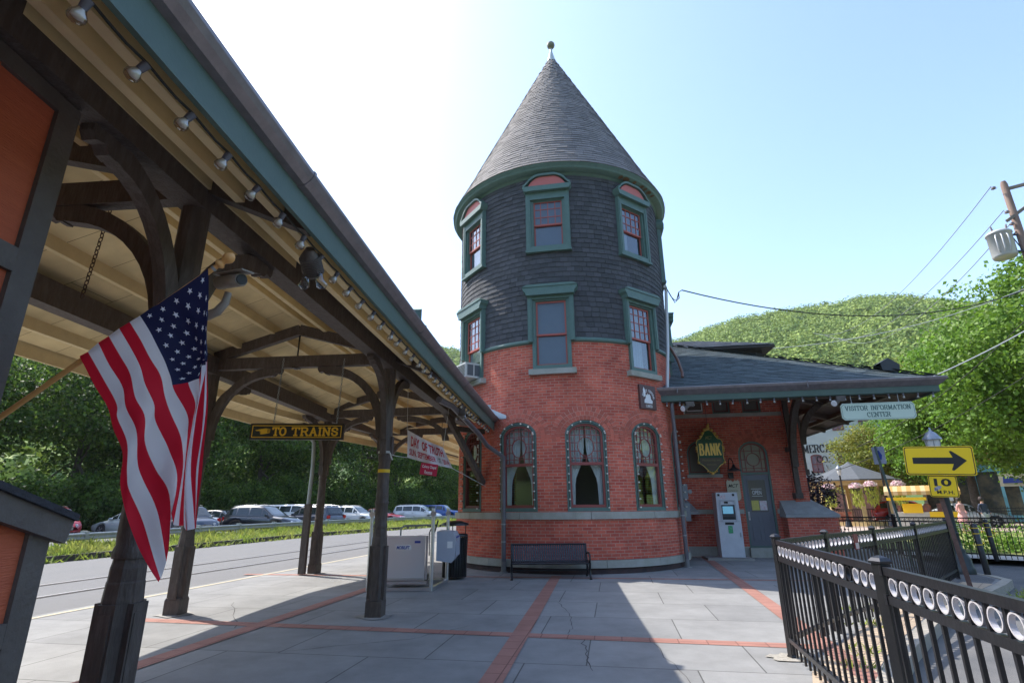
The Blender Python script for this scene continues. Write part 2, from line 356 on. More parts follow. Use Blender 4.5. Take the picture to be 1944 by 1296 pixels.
# tan tactile strip inside the kerb
mb = MB(); ti = [(x-.46, y+.44) for x, y in kerb_pts[3:9]]; to = [(x-.14, y+.12) for x, y in kerb_pts[3:9]]
for a, b, c, d in zip(to[:-1], to[1:], ti[:-1], ti[1:]): mb.add([(*a, .006), (*b, .006), (*d, .006), (*c, .006)], [(0, 1, 2, 3)])
TACT = paving_mat('tactile_paving', (.50, .38, .26), (.45, .34, .24), (.3, .22, .16), .3, .3, .008, R(45), (0, 0), .15)
tag(mk('tactile_strip', mb, TACT, None, (0, 0, 0)), kind='structure')
def bandq(name, a, b, wd, m, z=.004):
    a = Vector((*a, z)); b = Vector((*b, z)); d = (b-a).normalized(); n = Vector((-d.y, d.x, 0))*wd/2
    mb = MB(); mb.add([a-n, b-n, b+n, a+n], [(0, 1, 2, 3)]); tag(mk(name, mb, m, None, (0, 0, 0)), kind='structure')
bandq('paving_band', (-5.9, 8.33), (3.9, 6.25), .21, BAND)
bandq('paving_band', (-4.75, 0.2), (-2.25, 13.6), .23, BANDV, .008)
bandq('paving_band', (-1.05, -.2), (.92, 12.6), .21, BANDV, .008)
bandq('paving_band', (2.75, 3.7), (5.7, 17.2), .23, BANDV, .008)
bandq('paving_band', (-1.5, 12.75), (7.5, 11.3), .14, BAND)
bandq('paving_band', (-6.3, 13.5), (-2.5, 12.9), .18, BAND)
CRK = mat('crack', (.045, .042, .04), .95)
def crack(pts, w0=.0035):
    mb = MB(); rr = random.Random(len(pts)*7+int(pts[0][0]*10)); P = []
    for a, b in zip(pts[:-1], pts[1:]):
        for k in range(7): f = k/7; P.append((a[0]+(b[0]-a[0])*f+rr.gauss(0, .016), a[1]+(b[1]-a[1])*f+rr.gauss(0, .02)))
    P.append(pts[-1]); W = [w0*rr.uniform(.4, 1.4) for _ in P]
    for i in range(len(P)-1):
        (x0, y0), (x1, y1) = P[i], P[i+1]; d = Vector((x1-x0, y1-y0)).normalized(); n = Vector((-d.y, d.x))
        mb.add([(x0-n.x*W[i], y0-n.y*W[i], .0025), (x1-n.x*W[i+1], y1-n.y*W[i+1], .0025), (x1+n.x*W[i+1], y1+n.y*W[i+1], .0025), (x0+n.x*W[i], y0+n.y*W[i], .0025)], [(0, 1, 2, 3)])
    tag(mk('paving_crack', mb, CRK, None, (0, 0, 0)), kind='structure')
crack([(.72, 9.3), (.78, 8.4), (.74, 7.7), (.66, 7.05)]); crack([(.80, 6.9), (.74, 6.2), (.72, 5.6)], .005); crack([(1.55, 6.6), (1.50, 5.2)], .003); crack([(-2.6, 6.4), (-1.2, 6.9), (-.6, 7.6)], .004); crack([(-3.6, 7.6), (-4.6, 9.6)], .004)
# track side of the platform
poly_sheet('track_bed', [(-18, -45), (-7.0, 8.55), (-4.95, 18.2), (-2.9, 28), (5.6, 70), (3, 80), (-.6, 56), (-5.4, 46), (-8.7, 38), (-11.1, 30.9), (-12.9, 21.2), (-13.6, 16.8), (-15.4, 4), (-17, -8), (-26, -45)], -.012, ASPH2)
YL = mat('worn_yellow_line', (.55, .45, .25), .8, c2=(.36, .33, .27), ns=9)
pl_ = [(-10.06, -8), (-6.8, 8.5), (-4.78, 18.2), (-2.7, 28), (5.8, 70)]
for a, b in zip(pl_[:-1], pl_[1:]): bandq('platform_line', a, b, .10, YL, .006)
RAILM = mat('rail_steel', (.45, .43, .42), .35, metal=.8)
RUST = mat('flangeway', (.05, .04, .035), .9)
def offset_line(pts, d):
    out = []
    for i, p in enumerate(pts):
        a = Vector(pts[max(i-1, 0)]); b = Vector(pts[min(i+1, len(pts)-1)]); t = (b-a).normalized(); out.append((p[0]-t.y*d, p[1]+t.x*d))
    return out
def ribbon(mb, pts, wd, z, mi=0):
    a = offset_line(pts, wd/2); b = offset_line(pts, -wd/2)
    for i in range(len(pts)-1): mb.add([(*b[i], z), (*b[i+1], z), (*a[i+1], z), (*a[i], z)], [(0, 1, 2, 3)], mi)
trA = [(-13.8, -8), (-11.35, 4), (-9.72, 12), (-8.25, 18.5), (-6.75, 25.7), (-3.6, 38), (1.8, 60)]
mb = MB()
for off in (0, -1.6):
    L = offset_line(trA, off); ribbon(mb, L, .07, .004, 0); ribbon(mb, offset_line(L, -.075), .07, -.006, 1); ribbon(mb, offset_line(L, .07), .05, -.006, 1)
tag(mk('railway_track', mb, [RAILM, RUST], None, (0, 0, 0)), kind='structure')
def along_poly(pts, t):
    ls = [math.dist(a, b) for a, b in zip(pts[:-1], pts[1:])]; T = sum(ls)*t
    for (a, b), l in zip(zip(pts[:-1], pts[1:]), ls):
        if T <= l: return (a[0]+(b[0]-a[0])*T/l, a[1]+(b[1]-a[1])*T/l)
        T -= l
    return pts[-1]
# grass bank, parking
curb = [(-17.2, -8), (-15.5, 4), (-13.7, 16.8), (-13.0, 21.2), (-11.2, 30.9), (-8.8, 38), (-5.5, 46), (-.7, 56), (3, 80)]
rail = [(-18.5, -8), (-16.4, 8), (-14.9, 17.5), (-13.9, 26.7), (-11.6, 39.5), (-6.9, 51.5), (-1.2, 62), (3, 75)]
vz = lambda f: .06+.27*max(0, min(1, f))
mb = MB(); NV = 60; VV = [along_poly(curb, .98*k/NV) for k in range(NV+1)]; VR = [along_poly(rail, .98*k/NV) for k in range(NV+1)]
rows_ = []
for a, b in zip(VV, VR):
    a, b = Vector(a), Vector(b); rows_.append([(*(a+(b-a)*f), vz(f)) for f in (0, .3, .65, 1)]+[(*(b+(b-a).normalized()*1.0), .33), (*(b+(b-a).normalized()*1.6), .0)])
for p, q in zip(rows_[:-1], rows_[1:]):
    for k in range(5): mb.add([p[k], q[k], q[k+1], p[k+1]], [(0, 1, 2, 3)])
tag(mk('grass_verge', mb, GRASSG, None, (0, 0, 0)), kind='structure')
poly_sheet('parking_lot', [(-19.7, -8), (-17.4, 8), (-15.7, 17.5), (-14.7, 26.7), (-12.2, 39.5), (-7.3, 52.3), (-1.4, 63), (5, 90), (-60, 90), (-60, -8)], .02, ASPH)
mb = MB(); c2 = offset_line(curb, .16)
for i in range(len(curb)-1):
    a, b, c, d = curb[i], curb[i+1], c2[i+1], c2[i]
    mb.add([(*a, .17), (*b, .17), (*c, .17), (*d, .17), (*a, -.02), (*b, -.02), (*c, -.02), (*d, -.02)], [(0, 1, 2, 3), (4, 5, 1, 0), (3, 2, 6, 7)])
tag(mk('timber_edging', mb, mat('old_timber', (.10, .085, .07), .95, c2=(.05, .045, .04), ns=8, bump=.8), None, (0, 0, 0)), kind='structure')
# tufts of grass
GRASS = mat('grass_blades', (.24, .34, .045), .8, c2=(.36, .36, .09), ns=1.2, isl=.35, trans=.4)
rnd = random.Random(3)
mb = MB()
for i in range(26000):
    t = rnd.random()**1.4*.62+.16; a = along_poly(curb, t); b = along_poly(rail, t); f = rnd.uniform(-.14, 1.05)
    if f < 0 and rnd.random() < .6: continue
    x = a[0]+(b[0]-a[0])*f+rnd.gauss(0, .05); y = a[1]+(b[1]-a[1])*f+rnd.gauss(0, .4)
    h = rnd.uniform(.06, .22)*(1+.5*max(0, f))*(1.3 if math.sin(x*3+y*1.7) > .3 else .8); an = rnd.random()*PI; wd = rnd.uniform(.02, .05)
    dx, dy = math.cos(an)*wd, math.sin(an)*wd; lx, ly = rnd.gauss(0, .08), rnd.gauss(0, .08)
    z_ = vz(f)-.03 if f > 0 else -.01; mb.add([(x-dx, y-dy, z_), (x+dx, y+dy, z_), (x+lx+dx*.4, y+ly+dy*.4, z_+h*.7), (x+lx*1.6, y+ly*1.6, z_+h)], [(0, 1, 2), (0, 2, 3)])
g = mk('grass', mb, GRASS, None, (0, 0, 0)); tag(g, 'sunlit weedy grass growing between the track and the guardrail', 'grass', kind='stuff')
mb = MB()
for cx, cy, n, s in [(8.9, 10.2, 60, .3), (3.6, 6.15, 50, .25), (4.5, 7.4, 40, .2), (5.0, 8.4, 50, .35), (9.5, 10.7, 60, .3), (3.2, 5.6, 30, .2)]:
    for k in range(n):
        x = cx+rnd.gauss(0, s*.5); y = cy+rnd.gauss(0, s*.4); an = rnd.random()*PI; h = rnd.uniform(.03, .12); z0 = -.13 if cx > 8.8 else .0
        dx, dy = math.cos(an)*.012, math.sin(an)*.012; lx, ly = rnd.gauss(0, .05), rnd.gauss(0, .05)
        mb.add([(x-dx, y-dy, z0), (x+dx, y+dy, z0), (x+lx, y+ly, z0+h)], [(0, 1, 2)])
g = mk('weeds', mb, GRASS, None, (0, 0, 0)); tag(g, 'small green weeds sprouting along the kerb behind the black fence', 'weeds', kind='stuff')

# ------------------------------------------------------------------ round tower
TC = Vector((1.58, 16.07, 0)); TR = 3.17
def cylp(th, r, z): return Vector((TC.x+r*math.sin(th), TC.y-r*math.cos(th), z))
def wrap(th0, R0=TR):
    """local (x along the arc, y inwards, z) to world around the tower"""
    return lambda q: cylp(th0+q.x/R0, R0-q.y, q.z)
def tang(th0, R0=TR, z=0):
    """flat frame on the tangent plane: x to the right, y inwards, z up"""
    c, s = math.cos(th0), math.sin(th0)
    return frame(cylp(th0, R0, z), (c, s, 0), (-s, c, 0), (0, 0, 1))
# holes: (centre, half width, z0, spring, rise)
GW = [R(a) for a in (-89, -58, -27.6, 3.2, 34, 64.7)]; UW = [R(a) for a in (-57, -10.3, 36, 82)]
HOLES = [(t, .50, 1.34, 3.10, .36) for t in GW]+[(t, .48, 4.76, 6.66, 0) for t in UW]+[(t, .47, 8.12, 9.62, 0) for t in UW]
def hole_z(h, th):
    t, hw, z0, zs, rise = h; x = (th-t)*TR/hw
    return z0, zs+rise*math.sqrt(max(0, 1-x*x))
ths = set(R(a) for a in np.arange(-180, 180.1, 3.0))
for h in HOLES:
    n = 14
    for i in range(n+1): ths.add(h[0]+math.cos(PI*i/n)*h[1]/TR)
ths = sorted(ths)
ths = [a for i, a in enumerate(ths) if i == 0 or a-ths[i-1] > 1e-5]
def curved_wall(mb, z0, z1, r=TR, holes=HOLES, mi=0):
    for a, b in zip(ths[:-1], ths[1:]):
        m = (a+b)/2; hs = sorted([h for h in holes if abs(m-h[0]) < h[1]/TR and h[2] < z1 and h[3]+h[4] > z0], key=lambda h: h[2])
        za, zb = z0, z0; segs = []
        for h in hs:
            la, ha = hole_z(h, a); lb, hb = hole_z(h, b); segs.append((za, zb, max(la, z0), max(lb, z0))); za, zb = min(ha, z1), min(hb, z1)
        segs.append((za, zb, z1, z1))
        for p, q, s_, t_ in segs:
            if s_-p < 1e-4 and t_-q < 1e-4: continue
            mb.quad(cylp(a, r, p), cylp(b, r, q), cylp(b, r, t_), cylp(a, r, s_), mi, [(a*TR, p), (b*TR, q), (b*TR, t_), (a*TR, s_)])
def outline(hw, z0, zs, rise, n=20, inset=0):
    hw -= inset; z0 += inset
    if rise == 0: return [(-hw, z0), (hw, z0), (hw, zs-inset), (-hw, zs-inset)]
    return [(-hw, z0), (hw, z0)]+[(hw*math.cos(PI*i/n), zs+(rise-inset)*math.sin(PI*i/n)) for i in range(n+1)]
def reveals(mb, holes, depth=.16, mi=0):
    for h in holes:
        o = outline(*h[1:]); f = wrap(h[0]); n = len(o)
        for i in range(n):
            a, b = o[i], o[(i+1) % n]
            mb.quad(f(Vector((a[0], 0, a[1]))), f(Vector((b[0], 0, b[1]))), f(Vector((b[0], depth, b[1]))), f(Vector((a[0], depth, a[1]))), mi, [(0, a[1]), (0, b[1]), (depth, b[1]), (depth, a[1])])
tower = thing('round_tower', 'tall round red brick tower with dark shingled top and pointed conical roof', 'tower', (TC.x, TC.y, 0))
mb = MB(); curved_wall(mb, .30, 5.5); reveals(mb, [h for h in HOLES if h[2] < 6]); mk('brick_wall', mb, BRICK, tower)
mb = MB(); curved_wall(mb, 5.5, 10.6, TR-.01); reveals(mb, [h for h in HOLES if h[2] > 6]); mk('shingle_backing', mb, mat('backing', (.02, .02, .025), .9), tower)
mb = MB(); mb.lathe(TC, [(TR+.02, -.02), (TR+.02, .13)], 72, smooth=True, cap=False); mk('foundation', mb, DSTONE, tower)
def ring_blocks(mb, r0, r1, z0, z1, n, gap=.006, off=0, skip=None):
    for k in range(n):
        a = 2*PI*(k+off)/n+gap/r1; b = 2*PI*(k+1+off)/n-gap/r1
        if skip and skip((a+b)/2): continue
        st = max(2, int((b-a)/.09)); 
        for i in range(st):
            p, q = a+(b-a)*i/st, a+(b-a)*(i+1)/st
            v = [cylp(p, r0, z0), cylp(p, r1, z0), cylp(p, r1, z1-.012), cylp(p, r0, z1), cylp(q, r0, z0), cylp(q, r1, z0), cylp(q, r1, z1-.012), cylp(q, r0, z1)]
            fs = [(1, 5, 6, 2), (2, 6, 7, 3), (0, 4, 5, 1)]
            if i == 0: fs.append((0, 1, 2, 3))
            if i == st-1: fs.append((4, 7, 6, 5))
            mb.add(v, fs)
mb = MB(); ring_blocks(mb, TR-.05, TR+.08, .13, .30, 14, off=.35); mk('water_table', mb, STONE, tower)
mb = MB(); ring_blocks(mb, TR-.05, TR+.075, 1.17, 1.335, 12, off=.12); mk('sill_band', mb, STONE, tower)
# projecting brick below the sill band
mb = MB()
for a, b in zip(ths[:-1], ths[1:]): mb.quad(cylp(a, TR+.035, .30), cylp(b, TR+.035, .30), cylp(b, TR+.035, 1.17), cylp(a, TR+.035, 1.17), 0, [(a*TR, .3), (b*TR, .3), (b*TR, 1.17), (a*TR, 1.17)])
mk('dado_wall', mb, BRICK, tower)
# brick arches, three rings
for t in GW[1:]:
    mb = MB(); f = wrap(t)
    for ring in range(3):
        a0, b0 = .505+ring*.112, .36+ring*.112; a1, b1 = a0+.104, b0+.104; n = 19+3*ring
        sa = R(-14 if ring else -2)
        for k in range(n):
            p0 = sa+(PI-2*sa)*k/n+.007; p1 = sa+(PI-2*sa)*(k+1)/n-.007
            pts = [(a0*math.cos(p0), 3.10+b0*math.sin(p0)), (a1*math.cos(p0), 3.10+b1*math.sin(p0)), (a1*math.cos(p1), 3.10+b1*math.sin(p1)), (a0*math.cos(p1), 3.10+b0*math.sin(p1))]
            V = [f(Vector((x, -.008, z))) for x, z in pts]+[f(Vector((x, .02, z))) for x, z in pts]
            mb.add(V, [(0, 3, 2, 1), (0, 1, 5, 4), (1, 2, 6, 5), (2, 3, 7, 6), (3, 0, 4, 7)])
    oo = outline(.505+.33, 3.10, 3.10, .36+.33, 24)[2:]; ii = outline(.505, 3.10, 3.10, .36, 24)[2:]
    A = [f(Vector((x, -.003, z))) for x, z in oo]; B = [f(Vector((x, -.003, z))) for x, z in ii]; n = len(A)
    mb.add(A+B, [(k, k+1, n+k+1, n+k) for k in range(n-1)], 1)
    mk('brick_arch', mb, [BRICKD, MORTAR], tower)
# shingle courses
def shingles(mb, th_a, th_b, zlo, zhi, r_of, rows, width, blocks, rs, thick=.016, jag=.012):
    """courses of thin wedges; r_of(z) gives the surface radius; blocks(z) lists (th0, th1) openings"""
    for i in range(rows):
        za = zlo+(zhi-zlo)*i/rows; zb = zlo+(zhi-zlo)*(i+1)/rows+.02*(zhi-zlo)/rows; ra, rb = r_of(za), r_of(min(zb, zhi))
        n = max(5, int(ra*2*PI/width)); da = 2*PI/n; off = rs.random()*da; bl = blocks(za)
        for k in range(int((th_b-th_a)/da)+2):
            a = th_a+off+k*da-da; b = a+da-.006/ra
            if bl and any(a >= x0 and b <= x1 for x0, x1 in bl): continue
            for x0, x1 in bl:
                if a < x1 < b: a = x1
                elif a < x0 < b: b = x0
            j = rs.random()*jag; t = thick*(.75+.5*rs.random())
            mb.add([cylp(a, ra+t, za-j), cylp(b, ra+t, za-j), cylp(b, rb+.002, zb), cylp(a, rb+.002, zb), cylp(a, ra-.01, za-j), cylp(b, ra-.01, za-j)],
                   [(0, 1, 2, 3), (4, 5, 1, 0), (0, 3, 4), (1, 5, 2)])
rs = random.Random(11)
def wall_blocks(z):
    out = []
    for t in UW:
        if 5.4 < z < 6.78: out.append((t-.56/TR, t+.56/TR))
        if 8.0 < z < 9.85: out.append((t-.56/TR, t+.56/TR))
    return out
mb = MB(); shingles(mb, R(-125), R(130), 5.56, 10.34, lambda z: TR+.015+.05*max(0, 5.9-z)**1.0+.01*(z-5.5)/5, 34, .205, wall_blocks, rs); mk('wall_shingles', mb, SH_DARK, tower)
mb = MB(); bl = [(t-.50/TR, t+.50/TR) for t in UW]
for a, b in zip(ths[:-1], ths[1:]):
    if any(x0 < (a+b)/2 < x1 for x0, x1 in bl): continue
    if len(mb.f) and (a-last) > .02: mk('belt_moulding', mb, GREEN, tower); mb = MB()
    last = b; pr = [(TR, 5.44), (TR+.05, 5.46), (TR+.06, 5.50), (TR+.045, 5.55), (TR+.02, 5.57)]
    for (r0, z0), (r1, z1) in zip(pr[:-1], pr[1:]): mb.add([cylp(a, r0, z0), cylp(b, r0, z0), cylp(b, r1, z1), cylp(a, r1, z1)], [(0, 1, 2, 3)])
mk('belt_moulding', mb, GREEN, tower)
# cornice
mb = MB(); mb.lathe(TC, [(TR, 10.30), (TR+.04, 10.31), (TR+.05, 10.37), (TR+.08, 10.395), (TR+.25, 10.42), (TR+.26, 10.45), (TR+.28, 10.50), (TR+.31, 10.52), (TR+.325, 10.57), (TR+.32, 10.60), (TR+.2, 10.62)], 96, cap=False); mk('cornice', mb, GREEN, tower)
for i, (a, s_) in enumerate([(28, .06), (31.5, .1), (37, .05), (43, .07), (46, .05), (50, .08), (54, .04)]):
    M_ = [cylp(R(a)+dx/TR*s_, TR+.12+dy, 10.393+dy*.14) for dx, dy in ((-1, 0), (-.2, -.03), (1, .02), (.8, .1), (-.3, .13), (-1.2, .08))]; mb = MB(); mb.add(M_, [tuple(range(6))]); mk('peeling_paint', mb, mat('bare_wood', (.28, .17, .09), .9, c2=(.12, .07, .05), ns=20), tower)
# conical roof
def cone_r(z):
    t = (z-10.58)/(17.62-10.58); return 3.47*(1-t)+.10*t+.25*max(0, .10-t)
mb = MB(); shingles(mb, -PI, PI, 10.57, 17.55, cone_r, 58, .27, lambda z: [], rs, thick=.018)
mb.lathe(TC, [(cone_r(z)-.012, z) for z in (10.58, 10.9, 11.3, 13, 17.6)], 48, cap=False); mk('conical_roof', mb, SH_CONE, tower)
fin = MB(); fin.lathe(TC, [(.20, 17.42), (.16, 17.5), (.05, 17.95), (.04, 18.0), (.055, 18.05), (.03, 18.1), (.03, 18.16)], 20)
fo = mk('finial', fin, mat('zinc_cap', (.50, .54, .52), .5, metal=.3), tower)
fb = MB(); fb.lathe(TC, [(.005, 18.12)]+[(.15*math.cos(a), 18.27+.15*math.sin(a)) for a in np.linspace(-1.4, 1.4, 12)]+[(.02, 18.43)], 20, smooth=True); mk('ball', fb, mat('weathered_ball', (.25, .24, .17), .6, c2=(.15, .16, .12), ns=8), fo)

def flatbox(mb, M, x0, x1, y0, y1, z0, z1, mi=0): mb.box(x0, x1, y0, y1, z0, z1, mi, M)
def frame_rect(mb, M, hw, z0, z1, t, y0, y1, mi=0):
    flatbox(mb, M, -hw, -hw+t, y0, y1, z0, z1, mi); flatbox(mb, M, hw-t, hw, y0, y1, z0, z1, mi)
    flatbox(mb, M, -hw+t, hw-t, y0, y1, z0, z0+t, mi); flatbox(mb, M, -hw+t, hw-t, y0, y1, z1-t, z1, mi)
def sash(parent, M, hw, z0, z1, y, m, nx, nz, glassm, plain_lower=True, rail_=.045):
    """double-hung: upper sash with nx x nz lights, lower sash plain"""
    zm = z0+(z1-z0)*.47; mb = MB(); frame_rect(mb, M, hw, zm-.02, z1, rail_, y, y+.035)
    frame_rect(mb, M, hw-.001, z0, zm+.02, rail_, y+.04, y+.075)
    if nx:
        for i in range(1, nx): x = -hw+2*hw*i/nx; flatbox(mb, M, x-.011, x+.011, y+.006, y+.026, zm+.02, z1-.03)
        for i in range(1, nz): z = zm+(z1-zm)*i/nz; flatbox(mb, M, -hw+.03, hw-.03, y+.008, y+.024, z-.011, z+.011)
    so_ = mk('sash', mb, m, parent)
    mb = MB(); mb.add([M @ Vector(q) for q in ((-hw+.02, y+.02, zm), (hw-.02, y+.02, zm), (hw-.02, y+.02, z1-.02), (-hw+.02, y+.02, z1-.02))], [(0, 1, 2, 3)])
    mb.add([M @ Vector(q) for q in ((-hw+.02, y+.06, z0+.02), (hw-.02, y+.06, z0+.02), (hw-.02, y+.06, zm), (-hw+.02, y+.06, zm))], [(0, 1, 2, 3)])
    mk('glass', mb, glassm, parent); return so_
def curtain_mesh(mb, M, x0, x1, zt, zb, y, xt=None, xb=None, folds=9, amp=.02, tie=None):
    """x0/x1 edge at top; pinched at the tie height"""
    nx, nz = folds*4, 14; vs = []
    for j in range(nz+1):
        t = j/nz; z = zt+(zb-zt)*t
        if tie: k = 1-tie[1]*math.exp(-((z-tie[0])/.45)**2) if z > tie[0] else 1-tie[1]*math.exp(-((z-tie[0])/.35)**2)*1.0-tie[2]*(1-math.exp(-((z-tie[0])/.35)**2))
        else: k = 1
        for i in range(nx+1):
            s_ = i/nx; x = x0+(x1-x0)*s_*k; vs.append(M @ Vector((x, y+amp*math.sin(s_*folds*2*PI+t)*(.4+.6*k), z)))
    mb.add(vs, [(j*(nx+1)+i, j*(nx+1)+i+1, (j+1)*(nx+1)+i+1, (j+1)*(nx+1)+i) for j in range(nz) for i in range(nx)], 0, True)
# upper windows: second and third floor
for i, t in enumerate(UW):
    pos = ['far left', 'centre', 'right', 'far right'][i]
    M = tang(t, TR)
    # second floor
    wn = mk('window', (lambda b: (flatbox(b, M, -.49, .49, .10, .13, 4.76, 6.66), b)[1])(MB()), mat('window_dark', (.02, .022, .025), .9), tower)  # near-black backing panel: the unlit room's darkness put into its colour
    mb = MB(); frame_rect(mb, M, .495, 4.76, 6.665, .085, -.03, .10); mb.add([], [])
    frame_rect(mb, M, .42, 4.83, 6.60, .03, .0, .09)
    fr = mk('frame', mb, GREEN, wn)
    mb = MB()
    for s_ in (-1, 1):
        x0, x1 = (-.60, -.482) if s_ < 0 else (.482, .60); flatbox(mb, M, x0, x1, -.085, .12, 5.46, 6.70)
        x0, x1 = (-.57, -.52) if s_ < 0 else (.52, .57); flatbox(mb, M, x0, x1, -.10, -.085, 5.46, 6.66)
    flatbox(mb, M, -.482, .482, -.083, .12, 6.62, 6.70)
    mb.prism([(-.62, 6.70), (.62, 6.70), (.64, 6.78), (.70, 6.84), (.72, 6.92), (-.72, 6.92), (-.70, 6.84), (-.64, 6.78)], M @ Matrix.Translation((0, -.19, 0)), .30)
    mb.prism([(-.73, 6.92), (.73, 6.92), (.60, 6.99), (-.60, 6.99)], M @ Matrix.Translation((0, -.21, 0)), .32)
    mk('hood', mb, GREEN, wn)
    mb = MB(); f = wrap(t); mb.prism([(-.60, 4.61), (.60, 4.61), (.60, 4.745), (-.60, 4.745)], lambda q: M @ Vector((q.x, q.y-.09, q.z)), .2); mk('sill', mb, STONE, wn)
    sash(wn, M, .395, 4.85, 6.57, .02, REDP, 0 if i == 1 else 4, 4, GLASSUP)
    mb = MB()
    if i == 1: flatbox(mb, M, -.4, .4, .098, .1, 4.85, 6.57)
    elif i == 2: curtain_mesh(mb, M, -.38, .1, 6.5, 4.85, .094, folds=5, amp=.003)
    else: flatbox(mb, M, -.4, .4, .098, .1, 5.3, 6.57)
    mk('blind', mb, BLIND if i == 1 else CURT, wn)
    # third floor
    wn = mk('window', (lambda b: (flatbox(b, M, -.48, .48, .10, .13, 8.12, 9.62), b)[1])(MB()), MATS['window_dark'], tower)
    mb = MB(); frame_rect(mb, M, .485, 8.10, 9.63, .075, -.03, .10); frame_rect(mb, M, .42, 8.15, 9.56, .03, .0, .09); mk('frame', mb, GREEN, wn)
    mb = MB()
    for s_ in (-1, 1):
        x0, x1 = (-.60, -.472) if s_ < 0 else (.472, .60); flatbox(mb, M, x0, x1, -.085, .12, 8.03, 9.80)
        x0, x1 = (-.57, -.52) if s_ < 0 else (.52, .57); flatbox(mb, M, x0, x1, -.10, -.085, 8.03, 9.70)
    flatbox(mb, M, -.472, .472, -.083, .12, 9.58, 9.80); flatbox(mb, M, -.472, .472, -.083, .12, 8.03, 8.13); flatbox(mb, M, -.62, .62, -.11, .1, 7.97, 8.03)
    mb.prism([(-.62, 9.80), (.62, 9.80), (.66, 9.88), (.68, 9.95), (-.68, 9.95), (-.66, 9.88)], M @ Matrix.Translation((0, -.19, 0)), .30)
    n = 16; hwA = .66
    def ped(off, n=24):
        out = []
        for k in range(n+1):
            x = -hwA+2*hwA*k/n; u = min(1, max(0, (1-abs(x)/hwA)/.72)); zz = 9.95+.02+.32*(math.sin(u*PI/2) if u > .35 else .522*(u/.35)**1.6); out.append((x, zz+off))
        return out
    top = ped(.045); bot = ped(-.02)
    mb.prism(top+[(x, max(9.951, z)) for x, z in bot[::-1]], M @ Matrix.Translation((0, -.18, 0)), .30)
    mk('pediment', mb, GREEN, wn)
    mb = MB(); mb.prism([(x*.9, max(9.952, z-.01)) for x, z in bot]+[(.5, 9.951), (-.5, 9.951)], M @ Matrix.Translation((0, -.12, 0)), .2); mk('tympanum', mb, PINK, wn)
    sash(wn, M, .40, 8.17, 9.55, .02, REDP, 4, 3, GLASSUP)
    mb = MB()
    if i == 2: curtain_mesh(mb, M, -.38, -.15, 9.5, 8.17, .094, folds=3, amp=.003)
    else: flatbox(mb, M, -.4, .4, .098, .1, 8.17, 9.55)
    mk('blind', mb, CURT if i == 2 else BLIND, wn)
